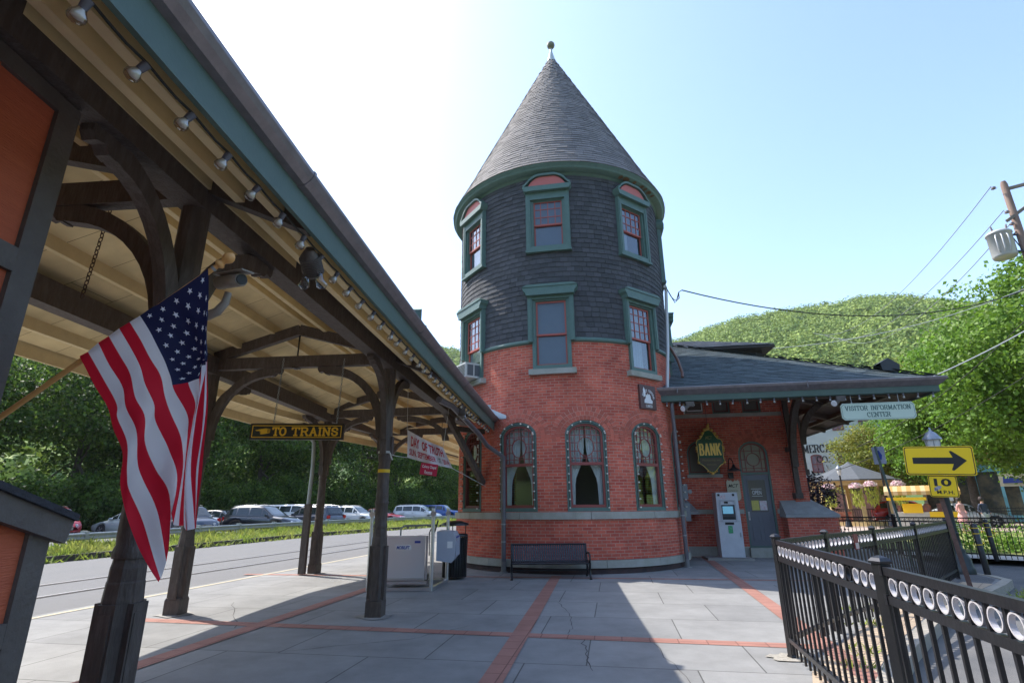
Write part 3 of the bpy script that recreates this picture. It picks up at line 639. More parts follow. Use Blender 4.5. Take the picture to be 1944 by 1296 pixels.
# ground floor arched windows
bulb_mesh_cache = {}
for wi, t in enumerate(GW[1:]):
    M = tang(t, TR); hw, z0, zs, rise = .50, 1.34, 3.10, .36
    mb = MB(); mb.strip(outline(hw-.002, z0, zs, rise-.002), outline(hw, z0, zs, rise, inset=.085), M @ Matrix.Translation((0, .02, 0)), .12)
    wn = mk('arched_window', mb, GREEN, tower)
    mb = MB(); mb.strip(outline(hw, z0, zs, rise, inset=.08), outline(hw, z0, zs, rise, inset=.135), M @ Matrix.Translation((0, .055, 0)), .07)
    zm = 2.42; flatbox(mb, M, -.40, .40, .05, .12, zm-.03, zm+.04); flatbox(mb, M, -.41, .41, .06, .12, z0+.08, z0+.15)
    zc = 2.83; n = 28
    oo = [(.205*math.cos(2*PI*k/n), zc+.235*math.sin(2*PI*k/n)) for k in range(n)]; ii = [(.185*math.cos(2*PI*k/n), zc+.215*math.sin(2*PI*k/n)) for k in range(n)]
    mb.strip(oo, ii, M @ Matrix.Translation((0, .07, 0)), .03)
    def zarch(x): return zs+(rise-.13)*math.sqrt(max(0, 1-(x/(hw-.13))**2))
    for x in (-.27, -.14, 0, .14, .27):
        tp = zarch(x)
        if abs(x) < .2:
            dz = .225*math.sqrt(1-(x/.205)**2); flatbox(mb, M, x-.009, x+.009, .078, .098, zc+dz, tp)
            flatbox(mb, M, x-.009, x+.009, .078, .098, zm, zc-dz)
        else: flatbox(mb, M, x-.009, x+.009, .078, .098, zm, tp)
    for z in (2.56, 2.72, 2.92, 3.10, 3.24):
        xe = .365 if z < zs else (hw-.13)*math.sqrt(max(0, 1-((z-zs)/(rise-.13))**2))
        if abs(z-zc) < .2:
            dx = .19*math.sqrt(max(0, 1-((z-zc)/.225)**2))+.01
            flatbox(mb, M, -xe, -dx, .0785, .0975, z-.009, z+.009); flatbox(mb, M, dx, xe, .0785, .0975, z-.009, z+.009)
        else: flatbox(mb, M, -xe, xe, .0785, .0975, z-.009, z+.009)
    mk('sash', mb, MAROON if wi == 0 else mat('sash_brownred', (.26, .06, .05), .5), wn)
    mb = MB(); mb.add([M @ Vector((x, .10, z)) for x, z in outline(hw, z0, zs, rise, inset=.1)], [tuple(range(23))]); mk('glass', mb, GLASS, wn)
    # curtains
    mb = MB()
    if wi == 0: flatbox(mb, M, -.14, .14, .15, .16, 2.62, 3.05)
    else:
        curtain_mesh(mb, M, -.46, -.02, 3.42, 1.36, .20, tie=(1.95, .56, .60), folds=7)
        curtain_mesh(mb, M, .46, .02, 3.42, 1.36, .20, tie=(1.95, .56, .60), folds=7)
    mk('curtain', mb, CURT, wn)
    # string of little bulbs round the frame
    st = thing('light_string', ['string of tiny bulbs round the shaded far left arched tower window', 'string of tiny bulbs round the arched tower window above the bench', 'string of tiny bulbs round the middle arched tower window right of the bench', 'string of tiny bulbs round the arched tower window nearest the right downspout', 'string of tiny bulbs round the arched tower window behind the right downspout'][wi], 'light string', tuple(M @ Vector((0, 0, 1.4))), 'bulb strings framing the tower windows')
    path = [(-.455, 1.42+.19*k) for k in range(10)]+[(-.455*math.cos(a), 3.10+.315*math.sin(a)) for a in np.linspace(.22, PI-.22, 6)]+[(.455, 3.13-.19*k) for k in range(10)]
    mb = MB(); mb.tube([M @ Vector((x, .01, z)) for x, z in path], .006, 4); mk('cord', mb, CORD, st)
    for x, z in path:
        mb = MB(); c = M @ Vector((x, .0, z)); d = M.to_3x3() @ Vector((0, -1, 0))
        mb.cyl(c, c+d*.03, .013, n=6, mi=1); mb.tube([c+d*.03, c+d*.05, c+d*.07, c+d*.08], [.012, .021, .019, .006], 7, 0)
        mk('bulb', mb, [mat('bulb_frosted', (.7, .66, .58), .3), SOCK], st)
# interior floor slabs so the rooms are closed
mb = MB(); mb.lathe(TC, [(.01, 4.2), (TR-.03, 4.2), (TR-.03, 4.3), (.01, 4.3)], 32, cap=False); mb.lathe(TC, [(.01, .4), (TR-.03, .4)], 32, cap=False)
mb.lathe(TC, [(1.5, .4), (1.5, 4.2)], 24, cap=False); mb.lathe(TC, [(.01, 7.6), (TR-.03, 7.6)], 32, cap=False); mk('interior', mb, mat('interior_plaster', (.18, .15, .12), .9), tower)
# ------------------------------------------------------------------ station building
e1 = Vector((.987, -.161, 0)); e2 = Vector((.161, .987, 0)); G0 = Vector((3.95, 13.95, 0))
BM = frame(G0, e1, e2, (0, 0, 1))                   # x = s along the eave, y = o inwards, z
def B(s, o, z): return BM @ Vector((s, o, z))
WO = 3.2                                            # wall offset behind the gutter
bld = thing('station_building', 'red brick station wing with low dark shingled hip roof right of the tower', 'building', tuple(B(3, WO, 0)))
def flat_wall(mb, a0, a1, z0, z1, P, holes, uoff=0, depth=.14, mi=0):
    """P(a, d, z); holes (a0, a1, z0, zspring, rise)"""
    xs = {a0, a1}
    for h in holes:
        for i in range(13): xs.add(max(a0, min(a1, (h[0]+h[1])/2+(h[1]-h[0])/2*math.cos(PI*i/12))))
    xs = sorted(xs); xs = [x for i, x in enumerate(xs) if i == 0 or x-xs[i-1] > 1e-5]
    def top(h, x):
        c, w_ = (h[0]+h[1])/2, (h[1]-h[0])/2; return h[3]+h[4]*math.sqrt(max(0, 1-((x-c)/w_)**2))
    for a, b in zip(xs[:-1], xs[1:]):
        m = (a+b)/2; hs = sorted([h for h in holes if h[0] < m < h[1] and h[2] < z1 and h[3] > z0], key=lambda h: h[2]); za = zb = z0
        segs = []
        for h in hs: segs.append((za, zb, h[2], h[2])); za, zb = top(h, a), top(h, b)
        segs.append((za, zb, z1, z1))
        for p, q, s_, t_ in segs:
            if s_-p < 1e-4 and t_-q < 1e-4: continue
            mb.quad(P(a, 0, p), P(b, 0, q), P(b, 0, t_), P(a, 0, s_), mi, [(a+uoff, p), (b+uoff, q), (b+uoff, t_), (a+uoff, s_)])
    for h in holes:
        c, w_ = (h[0]+h[1])/2, (h[1]-h[0])/2; o = [(x+c, z) for x, z in outline(w_, h[2], h[3], h[4])]
        for i in range(len(o)):
            a, b = o[i], o[(i+1) % len(o)]
            mb.quad(P(a[0], 0, a[1]), P(b[0], 0, b[1]), P(b[0], depth, b[1]), P(a[0], depth, a[1]), mi, [(0, a[1]), (0, b[1]), (depth, b[1]), (depth, a[1])])
PW = lambda a, d, z: B(a, WO+d, z)
WH = [(2.50, 3.36, .25, 2.93, .40), (1.90, 2.44, 4.22, 4.72, 0), (2.80, 3.36, 4.22, 4.72, 0), (1.02, 1.62, 4.24, 4.72, 0), (.98, 1.92, 2.36, 3.0, .4)]
SR = 4.30
mb = MB(); flat_wall(mb, -1.2, SR, .28, 5.0, PW, WH); flat_wall(mb, WO, 13, .28, 5.0, lambda a, d, z: B(SR-d, a, z), [(5.5, 6.4, 1.4, 3.0, .4), (8.5, 9.4, 1.4, 3.0, .4)], 3)
mk('brick_wall', mb, BRICK, bld)
mb = MB()
for a, b in ((-.9, .35), (.36, 1.4), (1.41, 2.48), (3.38, 3.5)): mb.box(a, b, WO-.07, WO+.03, .02, .29, 0, BM)
mb.box(SR-.03, SR+.06, WO+.4, 13, .02, .29, 0, BM); mk('water_table', mb, STONE, bld)
mb = MB()
for a, b in ((-.9, 1.1), (1.105, 2.46), (3.40, 3.5)): mb.box(a, b, WO-.05, WO+.03, 1.20, 1.33, 0, BM)
mk('stone_band', mb, STONE, bld); mb = MB()
for a, b in ((-.9, .4), (.405, 1.5), (1.505, 2.7), (2.705, 3.8), (3.805, SR+.03)): mb.box(a, b, WO-.03, WO+.03, 4.10, 4.215, 0, BM)
mk('stone_band', mb, STONE, bld); mb = MB(); mb.box(.93, 1.97, WO-.06, WO+.1, 2.26, 2.36, 0, BM); mk('window_sill', mb, STONE, bld)
mb = MB()
cx, cw = 2.93, .43
for ring in range(3):
    a0, b0 = cw+.02+ring*.112, .40+.02+ring*.112; a1, b1 = a0+.104, b0+.104; n = 17+3*ring
    for k in range(n):
        p0, p1 = PI*k/n+.008, PI*(k+1)/n-.008
        pts = [(cx+a0*math.cos(p0), 2.93+b0*math.sin(p0)), (cx+a1*math.cos(p0), 2.93+b1*math.sin(p0)), (cx+a1*math.cos(p1), 2.93+b1*math.sin(p1)), (cx+a0*math.cos(p1), 2.93+b0*math.sin(p1))]
        V = [PW(x, -.008, z) for x, z in pts]+[PW(x, .01, z) for x, z in pts]; mb.add(V, [(0, 3, 2, 1), (0, 1, 5, 4), (1, 2, 6, 5), (2, 3, 7, 6), (3, 0, 4, 7)])
mk('door_arch', mb, BRICKD, bld)
# door with transom
DOORP = mat('door_grey', (.16, .165, .19), .5); 
dr = mk('door', (lambda b: (b.box(2.56, 3.31, WO+.08, WO+.125, .27, 2.33, 0, BM), b)[1])(MB()), DOORP, bld)
mb = MB()
for a, b, z0, z1 in ((2.66, 2.89, .45, .85), (2.98, 3.21, .45, .85), (2.66, 2.89, .95, 1.15), (2.98, 3.21, .95, 1.15)):
    mb.strip([(a, z0), (b, z0), (b, z1), (a, z1)], [(a+.02, z0+.02), (b-.02, z0+.02), (b-.02, z1-.02), (a+.02, z1-.02)], BM @ Matrix.Translation((0, WO+.068, 0)), .015)
mb.strip([(2.66, 1.22), (3.21, 1.22), (3.21, 2.2), (2.66, 2.2)], [(2.69, 1.25), (3.18, 1.25), (3.18, 2.17), (2.69, 2.17)], BM @ Matrix.Translation((0, WO+.065, 0)), .018); mk('panel', mb, DOORP, dr)
mk('window_pane', (lambda b: (b.box(2.69, 3.18, WO+.072, WO+.078, 1.25, 2.17, 0, BM), b)[1])(MB()), mat('door_glass', (.16, .15, .13), .12), dr)
mb = MB(); mb.box(2.585, 2.635, WO+.066, WO+.08, 1.02, 1.26, 0, BM); mb.tube([B(2.61, WO+.07, 1.08), B(2.61, WO+.02, 1.1), B(2.61, WO+.02, 1.2), B(2.61, WO+.07, 1.22)], .01, 6); mk('handle', mb, ALU, dr)
FM = BM @ Matrix.Translation((0, WO+.068, 0))
mk('yellow_notice', (lambda b: (b.box(2.72, 2.93, WO+.062, WO+.07, 1.30, 1.58, 0, BM), b)[1])(MB()), mat('paper_yellow', (.65, .58, .12), .7, c2=(.5, .45, .15), ns=25), dr)
mk('white_notice', (lambda b: (b.box(2.95, 3.15, WO+.062, WO+.07, 1.30, 1.57, 0, BM), b)[1])(MB()), mat('paper_white', (.7, .66, .68), .7, c2=(.6, .25, .3), ns=18, fac=.62), dr)
text('open_lettering', 'OPEN', FM, 2.78, 3.04, 1.75, 1.87, WHITE, dr, .004, bold=.01)
mb = MB(); mb.box(2.76, 3.06, WO+.063, WO+.066, 1.70, 1.712, 0, BM); mb.box(2.76, 3.06, WO+.063, WO+.066, 1.91, 1.922, 0, BM); mk('open_rule', mb, WHITE, dr)
mb = MB(); mb.strip(outline(.43, .25, 2.93, .40), outline(.43, .25, 2.93, .40, inset=.055), BM @ Matrix.Translation((2.93, WO+.02, 0)), .10); mb.box(2.55, 3.31, WO+.03, WO+.12, 2.335, 2.40, 0, BM); tf = mk('door_frame', mb, GREEN, bld)
mb = MB(); o_ = outline(.375, 2.40, 2.93, .345); mb.strip(o_, outline(.375, 2.40, 2.93, .345, inset=.04), BM @ Matrix.Translation((2.93, WO+.05, 0)), .04)
n = 24; mb.strip([(.20*math.cos(2*PI*k/n), 2.78+.2*math.sin(2*PI*k/n)) for k in range(n)], [(.18*math.cos(2*PI*k/n), 2.78+.18*math.sin(2*PI*k/n)) for k in range(n)], BM @ Matrix.Translation((2.93, WO+.055, 0)), .02)
for x in (-.23, 0, .23):
    if x: mb.box(2.93+x-.009, 2.93+x+.009, WO+.056, WO+.074, 2.42, 3.12, 0, BM)
    else:
        mb.box(2.93-.009, 2.93+.009, WO+.056, WO+.074, 2.42, 2.6, 0, BM); mb.box(2.93-.009, 2.93+.009, WO+.056, WO+.074, 2.96, 3.25, 0, BM)
for z in (2.52, 3.04): mb.box(2.60, 3.26, WO+.057, WO+.073, z-.009, z+.009, 0, BM)
mb.box(2.60, 2.75, WO+.057, WO+.073, 2.77, 2.79, 0, BM); mb.box(3.11, 3.26, WO+.057, WO+.073, 2.77, 2.79, 0, BM)
mk('muntins', mb, MATS['sash_brownred'], tf)
mb = MB(); mb.add([B(2.93+x, WO+.085, z) for x, z in outline(.375, 2.40, 2.93, .345, inset=.02)], [tuple(range(23))]); mk('transom_glass', mb, mat('leaded_glass', (.30, .28, .22), .25), tf)
mb = MB(); mb.box(2.46, 3.42, WO-.20, WO+.1, .0, .26, 0, BM); mk('doorstep', mb, STONE, bld)
# small windows under the eaves, window behind the bank sign
for h in (WH[1], WH[2], WH[4]):
    c, w_ = (h[0]+h[1])/2, (h[1]-h[0])/2; mb = MB(); mb.strip(outline(w_-.002, h[2], h[3], h[4]), outline(w_, h[2], h[3], h[4], inset=.05), BM @ Matrix.Translation((c, WO+.04, 0)), .08)
    wn = mk('window', mb, GREEN, bld); mb = MB(); oo = outline(w_, h[2], h[3], h[4], inset=.05)
    mb.strip(oo, outline(w_, h[2], h[3], h[4], inset=.09), BM @ Matrix.Translation((c, WO+.06, 0)), .04); mk('sash', mb, MAROON, wn)
    mb = MB(); mb.add([B(c+x, WO+.09, z) for x, z in oo], [tuple(range(len(oo)))]); mk('glass', mb, MATS['door_glass'], wn)
for (a0, a1) in ((5.5, 6.4), (8.5, 9.4)):
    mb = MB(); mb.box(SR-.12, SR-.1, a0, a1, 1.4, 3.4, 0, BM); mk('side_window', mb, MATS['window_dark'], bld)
# buttress pier with sloping stone cap
mb = MB()
def bx_uv(mb, s0, s1, o0, o1, z0, z1):
    for (p, q, L) in (((s0, o0), (s1, o0), s1-s0), ((s1, o0), (s1, o1), o1-o0), ((s1, o1), (s0, o1), s1-s0), ((s0, o1), (s0, o0), o1-o0)):
        mb.quad(B(*p, z0), B(*q, z0), B(*q, z1), B(*p, z1), 0, [(0, z0), (L, z0), (L, z1), (0, z1)])
    mb.quad(B(s0, o0, z1), B(s1, o0, z1), B(s1, o1, z1), B(s0, o1, z1), 0, [(0, 0), (.1, 0), (.1, .1), (0, .1)])
bx_uv(mb, 3.48, SR+.52, WO-.55, WO+.35, .0, 1.10); bx_uv(mb, 3.92, SR+.02, WO-.10, WO+.2, 1.5, 4.9); mk('pier', mb, BRICK, bld)
mb = MB()
a = [B(3.44, WO-.60, 1.10), B(SR+.57, WO-.60, 1.10), B(SR+.57, WO+.40, 1.10), B(3.44, WO+.40, 1.10), B(3.44, WO-.60, 1.18), B(SR+.57, WO-.60, 1.18), B(SR+.57, WO+.40, 1.18), B(3.44, WO+.40, 1.18), B(3.50, WO-.02, 1.56), B(SR+.04, WO-.02, 1.60), B(SR+.04, WO+.34, 1.60), B(3.50, WO+.3, 1.56)]
mb.add(a, [(0, 1, 5, 4), (1, 2, 6, 5), (2, 3, 7, 6), (3, 0, 4, 7), (4, 5, 9, 8), (5, 6, 10, 9), (6, 7, 11, 10), (7, 4, 8, 11), (8, 9, 10, 11)]); mk('sloped_cap', mb, mat('lead_stone', (.36, .36, .36), .75, c2=(.27, .27, .26), ns=4), bld)
mb = MB(); a = [B(.35, WO-.45, 1.20), B(1.1, WO-.45, 1.20), B(1.1, WO, 1.20), B(.35, WO, 1.20), B(.35, WO-.45, 1.26), B(1.1, WO-.45, 1.26), B(.86, WO-.02, 1.60), B(.35, WO-.02, 1.60), B(1.1, WO, 1.26)]
mb.add(a, [(0, 1, 5, 4), (4, 5, 6, 7), (1, 2, 8, 5), (5, 8, 6)]); mk('sloped_sill', mb, MATS['lead_stone'], bld)
# eaves: gutter, fascia, soffit, rafters
RE = 6.67; PT = .5; RB = 16.
def roofp(s, o): return B(s, o, 4.43+PT*min(o, RE-s) if s < RE else 4.43)
mb = MB()
gp = [(.0, 4.24), (-.03, 4.27), (-.13, 4.36), (-.15, 4.41), (-.15, 4.43), (-.13, 4.44), (.02, 4.43)]
def run_profile(mb, pa, pb, prof, da, db, mi=0):
    """sweep an (out, z) profile from pa to pb; da / db are inward vectors at each end (mitred)"""
    A = [Vector(pa)+Vector(da)*o+Vector((0, 0, z)) for o, z in prof]; C = [Vector(pb)+Vector(db)*o+Vector((0, 0, z)) for o, z in prof]; n = len(prof)
    mb.add(A+C, [(i, i+1, n+i+1, n+i) for i in range(n-1)]+[tuple(range(n))[::-1], tuple(range(n, 2*n))], mi)
mit = e2-e1
run_profile(mb, B(-.62, 0, 0), B(RE, 0, 0), gp, e2, mit); run_profile(mb, B(RE, 0, 0), B(RE, RB, 0), gp, mit, -e1)
mb.add([B(-.66, -.16, 4.2), B(-.62, -.16, 4.5), B(-.5, .3, 4.75), B(-.66, .3, 4.3), B(-.60, -.16, 4.2), B(-.56, -.16, 4.5), B(-.44, .3, 4.75), B(-.6, .3, 4.3)], [(0, 1, 2, 3), (4, 7, 6, 5), (0, 4, 5, 1), (1, 5, 6, 2)])
for s_ in (.4, 3.6): mb.box(s_, s_+.02, -.155, 0, 4.28, 4.45, 0, BM)
mk('gutter', mb, GUTTER, bld)
mb = MB(); fp = [(.04, 4.24), (.01, 4.24), (.01, 4.09), (.05, 4.06), (.07, 4.09), (.07, 4.24)]
run_profile(mb, B(-.55, 0, 0), B(RE, 0, 0), fp, e2, mit); run_profile(mb, B(RE, 0, 0), B(RE, RB, 0), fp, mit, -e1); mk('fascia', mb, GREEND, bld)
SOFB = mat('soffit_boards_brown', (.11, .08, .055), .7, c2=(.09, .065, .045), ns=4)
mb = MB(); A = [B(-.6, .07, 4.12), B(RE-.07, .07, 4.12), B(SR-.1, WO+.05, 4.82), B(-.6, WO+.05, 4.82)]; mb.add(A, [(3, 2, 1, 0)]); mb.add([B(RE-.07, .07, 4.12), B(RE-.07, RB, 4.12), B(SR-.1, RB, 4.82), B(SR-.1, WO+.05, 4.82)], [(3, 2, 1, 0)]); mk('soffit', mb, SOFB, bld)
mb = MB()
for o_ in (.7, 1.5, 2.3): mb.beam(B(-.6, o_, 4.04+.22*o_), B(RE-o_*.75, o_, 4.04+.22*o_), .1, .12)
for o_ in (3, 5, 7, 9, 11, 13): mb.beam(B(RE-.1, o_, 4.05), B(SR, o_, 4.72), .10, .16)
for x in (.7, 1.5): mb.beam(B(RE-x, .9, 4.05+.24*x), B(RE-x, RB, 4.05+.24*x), .1, .12)
mk('purlins', mb, SOFB, bld)
# big curved brackets
def bracket_pts(r, n=12, k=1.0): return [(r*(1-math.cos(a)), k*r*math.sin(a)) for a in np.linspace(0, PI/2, n)]
def big_bracket(base, dirv, reach, zlo, zhi, wd=.17):
    mb = MB(); d = Vector(dirv).normalized(); n = 14; pts = []
    h = zhi-zlo-.9
    mb.beam(Vector(base)+Vector((0, 0, zlo)), Vector(base)+Vector((0, 0, zhi-.1)), .14, .13, upv=d)
    for i in range(n+1):
        a = PI/2*i/n; pts.append((Vector(base)+d*(.08+reach*.72*(1-math.cos(a)))+Vector((0, 0, zlo+.9+h*math.sin(a)*.93)), a))
    side = d.cross(Vector((0, 0, 1)))*wd/2; vs = []
    for p, a in pts:
        nrm = d*math.cos(a)*-1+Vector((0, 0, 1))*math.sin(a)*-1; nrm = Vector((0, 0, 1))*0+(d*(-math.cos(a))+Vector((0, 0, math.sin(a)))); t = .17
        vs += [p-side-nrm*t*.5, p+side-nrm*t*.5, p+side+nrm*t*.5, p-side+nrm*t*.5]
    fs = [(4*i+j, 4*i+(j+1) % 4, 4*i+4+(j+1) % 4, 4*i+4+j) for i in range(n) for j in range(4)]+[(3, 2, 1, 0), (4*n, 4*n+1, 4*n+2, 4*n+3)]
    mb.add(vs, fs)
    mb.beam(Vector(base)+Vector((0, 0, zhi-.02)), Vector(base)+d*reach*1.12+Vector((0, 0, zhi-.28)), .15, .18)
    e_ = Vector(base)+d*reach*1.12+Vector((0, 0, zhi-.30)); mb.tube([e_-d*.12, e_+d*.02, e_+d*.08+Vector((0, 0, .06))], [.09, .1, .03], 8)
    q = Vector(base)+d*.02
    mb.box(-.11, .11, -.03, .2, 0, .16, 0, Matrix.Translation(q+Vector((0, 0, zlo)))); mb.box(-.12, .12, -.03, .2, 0, .14, 0, Matrix.Translation(q+Vector((0, 0, zlo+1.35))))
    return mb
mk('eave_bracket', big_bracket(B(4.02, WO-.14, 0), -e2, 2.35, 1.62, 4.62), BROWN, bld)
mk('eave_bracket', big_bracket(B(SR+.07, WO+.10, 0), e1, 1.55, 2.3, 4.62), BROWN, bld)
mk('eave_bracket', big_bracket(B(SR+.07, WO+5.2, 0), e1, 1.55, 2.3, 4.62), BROWN, bld)
# roof shingles
def roof_shingles(mb, P, o0, o1, rows, s0f, s1f, width, rs):
    """P(s, o) on the slope; s0f/s1f limits per o"""
    for i in range(rows):
        a = o0+(o1-o0)*i/rows; b = o0+(o1-o0)*(i+1)/rows; off = rs.random()*width; s = s0f(a)-off
        while s < s1f(a):
            x0, x1 = max(s, s0f(a)), min(s+width-.006, s1f(a)); y1 = min(x1, s1f(b)); y0 = min(x0, s1f(b))
            if x1-x0 > .01:
                t = .016+.01*rs.random(); j = rs.random()*.014; up = Vector((0, 0, t))
                mb.add([P(x0, a-j)+up, P(x1, a-j)+up, P(y1, b), P(y0, b), P(x0, a-j)-up*.3, P(x1, a-j)-up*.3], [(0, 1, 2, 3), (4, 5, 1, 0), (1, 5, 2), (0, 3, 4)])
            s += width
mb = MB()
PF = lambda s, o: B(s, o, 4.425+PT*o)
roof_shingles(mb, PF, -.10, 7.6, 52, lambda o: -1.2, lambda o: RE+.08-o, .30, rs)
PR = lambda s, o: B(RE-o, s, 4.425+PT*o)
roof_shingles(mb, PR, -.10, 5.5, 34, lambda o: o, lambda o: RB, .30, rs)
q = [B(-1.2, 0, 4.40), B(RE, 0, 4.40), B(-1.2, 7.8, 4.40+3.9), B(RE-7.8, 7.8, 8.3), B(RE, RB, 4.40), B(RE-7.8, RB, 8.3)]
mb.add(q, [(0, 1, 3, 2), (1, 4, 5, 3)])
for k in range(24): o_ = k*.32; mb.add([B(RE-o_-.12, o_, 4.47+PT*o_), B(RE-o_, o_-.12, 4.47+PT*o_), B(RE-o_-.36, o_+.22, 4.50+PT*(o_+.34)), B(RE-o_-.22, o_+.36, 4.50+PT*(o_+.34)), B(RE-o_+.01, o_+.01, 4.49+PT*o_), B(RE-o_-.33, o_+.35, 4.52+PT*(o_+.34))], [(0, 4, 5, 3), (4, 1, 2, 5)])
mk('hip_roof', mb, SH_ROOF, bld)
# raised monitor roof behind
mb = MB(); z0 = 7.0
c_ = [B(-3, 5.3, z0), B(4.75, 5.3, z0), B(4.75, 10, z0), B(-3, 10, z0)]; r0, r1 = B(-2, 7.6, z0+.92), B(2.4, 7.6, z0+.92)
mb.add(c_+[r0, r1], [(0, 1, 5, 4), (1, 2, 5), (2, 3, 4, 5), (3, 0, 4)]); 
PM = lambda s, o: B(s, 5.3+o, z0+.02+.40*o)
roof_shingles(mb, PM, 0, 2.3, 14, lambda o: -3, lambda o: 4.75-o*1.02, .3, rs)
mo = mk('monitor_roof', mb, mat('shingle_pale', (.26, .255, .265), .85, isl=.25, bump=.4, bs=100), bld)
mb = MB(); mb.box(-2.5, 4.4, 5.7, 9.6, 6.0, 6.93, 0, BM); mb.add([B(-3, 5.3, z0-.02), B(4.75, 5.3, z0-.02), B(4.75, 10, z0-.02), B(-3, 10, z0-.02), B(-3, 5.3, z0-.09), B(4.75, 5.3, z0-.09), B(4.75, 10, z0-.09), B(-3, 10, z0-.09)], [(0, 1, 5, 4), (1, 2, 6, 5), (4, 5, 6, 7)]); mk('monitor_wall', mb, mat('dark_soffit', (.06, .05, .045), .8), mo)
mb = MB(); mb.box(6.02, 6.32, .62, .95, 4.72, 4.96, 0, BM @ Matrix.Rotation(.35, 4, 'Y')) if False else None
mb.add([B(5.75, .55, 4.80), B(6.15, .55, 4.74), B(6.15, .95, 4.74), B(5.75, .95, 4.80), B(5.72, .55, 5.0), B(6.18, .55, 4.93), B(6.18, .95, 4.93), B(5.72, .95, 5.0), B(5.93, .55, 5.12), B(5.93, .95, 5.12)], [(0, 1, 5, 8, 4), (1, 2, 6, 5), (2, 3, 7, 9, 6), (4, 8, 9, 7), (8, 5, 6, 9)]); mk('roof_vent', mb, mat('vent_dark', (.04, .045, .05), .6), bld)

def light_string(label, pts, zs=None, group=None, sock=.05, r=.03, drop=.02, name='light_string', dirv=(0, 0, -1)):
    st = thing(name, label, 'light string', pts[0], group); d = Vector(dirv).normalized()
    mb = MB(); P2 = []
    for a, b in zip(pts[:-1], pts[1:]):
        a, b = Vector(a), Vector(b); P2 += [a, a*.7+b*.3-Vector((0, 0, .008)), a*.4+b*.6+Vector((0, .004, -.012))]
    P2.append(Vector(pts[-1])); mb.tube(P2, .007, 5); mk('cord', mb, CORD, st)
    for i, p in enumerate(pts):
        p = Vector(p); dd = (d+Vector((random.gauss(0, .12), random.gauss(0, .12), 0))).normalized()
        mb = MB(); a = p+dd*(drop+sock); mb.tube([a, a+dd*.012, a+dd*.03, a+dd*.048, a+dd*.062, a+dd*.068], [r*.45, r*.6, r*.97, r, r*.7, r*.15], 12)
        b = mk('bulb', mb, BULB, st)
        mb = MB(); mb.tube([a, a+dd*.01, a+dd*.03, a+dd*.044, a+dd*.05], [r*.3, r*.42, r*.72, r*.72, r*.2], 8); mk('filament_cup', mb, mat('bulb_inner', (.85, .80, .70), .6), b)
        mb = MB(); mb.cyl(p+dd*drop*.2, a+dd*.004, r*.62, r*.5, 8); mk('socket', mb, SOCK, b)
    return st
light_string('string of clear bulbs along the fascia over the bank door', [tuple(B(-.2+.335*k, .03, 4.07)) for k in range(21)], r=.034)
# spotlights / boxes under the eave
def flood(s, o, z, label, grp='floodlights under the station eaves'):
    t = thing('floodlight', label, 'floodlight', tuple(B(s, o, z)), grp)
    mb = MB(); mb.box(s-.10, s+.10, o-.06, o+.06, z-.13, z, 0, BM); mk('housing', mb, DARKTRIM, t)
    mb = MB(); mb.tube([B(s-.02, o, z-.1), B(s-.10, o-.05, z-.16), B(s-.20, o-.12, z-.20)], [.03, .05, .085], 10); mb.tube([B(s-.20, o-.12, z-.20), B(s-.21, o-.13, z-.206)], [.08, .07], 10, 1); mk('lamp', mb, [DARKTRIM, WHITE], t)
flood(.72, .06, 4.06, 'small dark floodlight under the gutter beside the tower'); flood(4.38, .06, 4.06, 'small dark floodlight under the gutter beside the big curved bracket')

# ------------------------------------------------------------------ things fixed to the tower and the wall
def tp(x, y, z):  # px-free helper: polar point on the tower
    return cylp(R(x), TR+y, z)
# air conditioner in the left window
M = tang(UW[0], TR); a = thing('air_conditioner', 'white window air conditioner in the left second floor tower window', 'air conditioner', tuple(M @ Vector((0, -.3, 4.8))))
mb = MB(); M2 = M @ Matrix.Translation((.06, 0, 0)); mb.box(-.33, .33, -.46, .05, 4.77, 5.17, 0, M2); mk('case', mb, mat('ac_white', (.62, .62, .60), .5, c2=(.5, .5, .46), ns=6), a)
mb = MB()
for k in range(9): mb.box(-.30, .30, -.475, -.46, 4.81+k*.037, 4.825+k*.037, 0, M2)
mk('grille', mb, mat('ac_grille', (.10, .11, .12), .6), a)
mb = MB(); mb.box(.33, .335, -.40, -.22, 4.82, 5.12, 0, M2); mb.box(.33, .335, -.18, -.02, 4.82, 5.12, 0, M2); mk('side_vent', mb, MATS['ac_grille'], a)
# plaque
M = tang(R(36.2), TR+.02); pq = thing('wall_plaque', 'brown square railroad plaque with white statue emblem on the upper brick', 'sign', tuple(M @ Vector((0, 0, 4.1))))
mb = MB(); mb.box(-.30, .30, -.03, .05, 3.80, 4.42, 0, M); mk('board', mb, mat('plaque_brown', (.10, .045, .04), .5), pq)
MP = M @ Matrix.Translation((0, -.032, 0))
mb = MB(); figs = [[(-.16, 3.95), (.14, 3.95), (.16, 4.02), (.10, 4.06), (.09, 4.14), (.05, 4.20), (.02, 4.17), (-.02, 4.21), (-.04, 4.15), (-.09, 4.18), (-.10, 4.08), (-.15, 4.03)], [(-.17, 4.10), (-.12, 4.12), (-.10, 4.22), (-.13, 4.32), (-.16, 4.36), (-.19, 4.28), (-.18, 4.2)]]
for i, fg in enumerate(figs): mb.prism(fg, MP @ Matrix.Translation((0, -.004*i-.003, 0)), .003)
mk('emblem', mb, WHITE, pq)
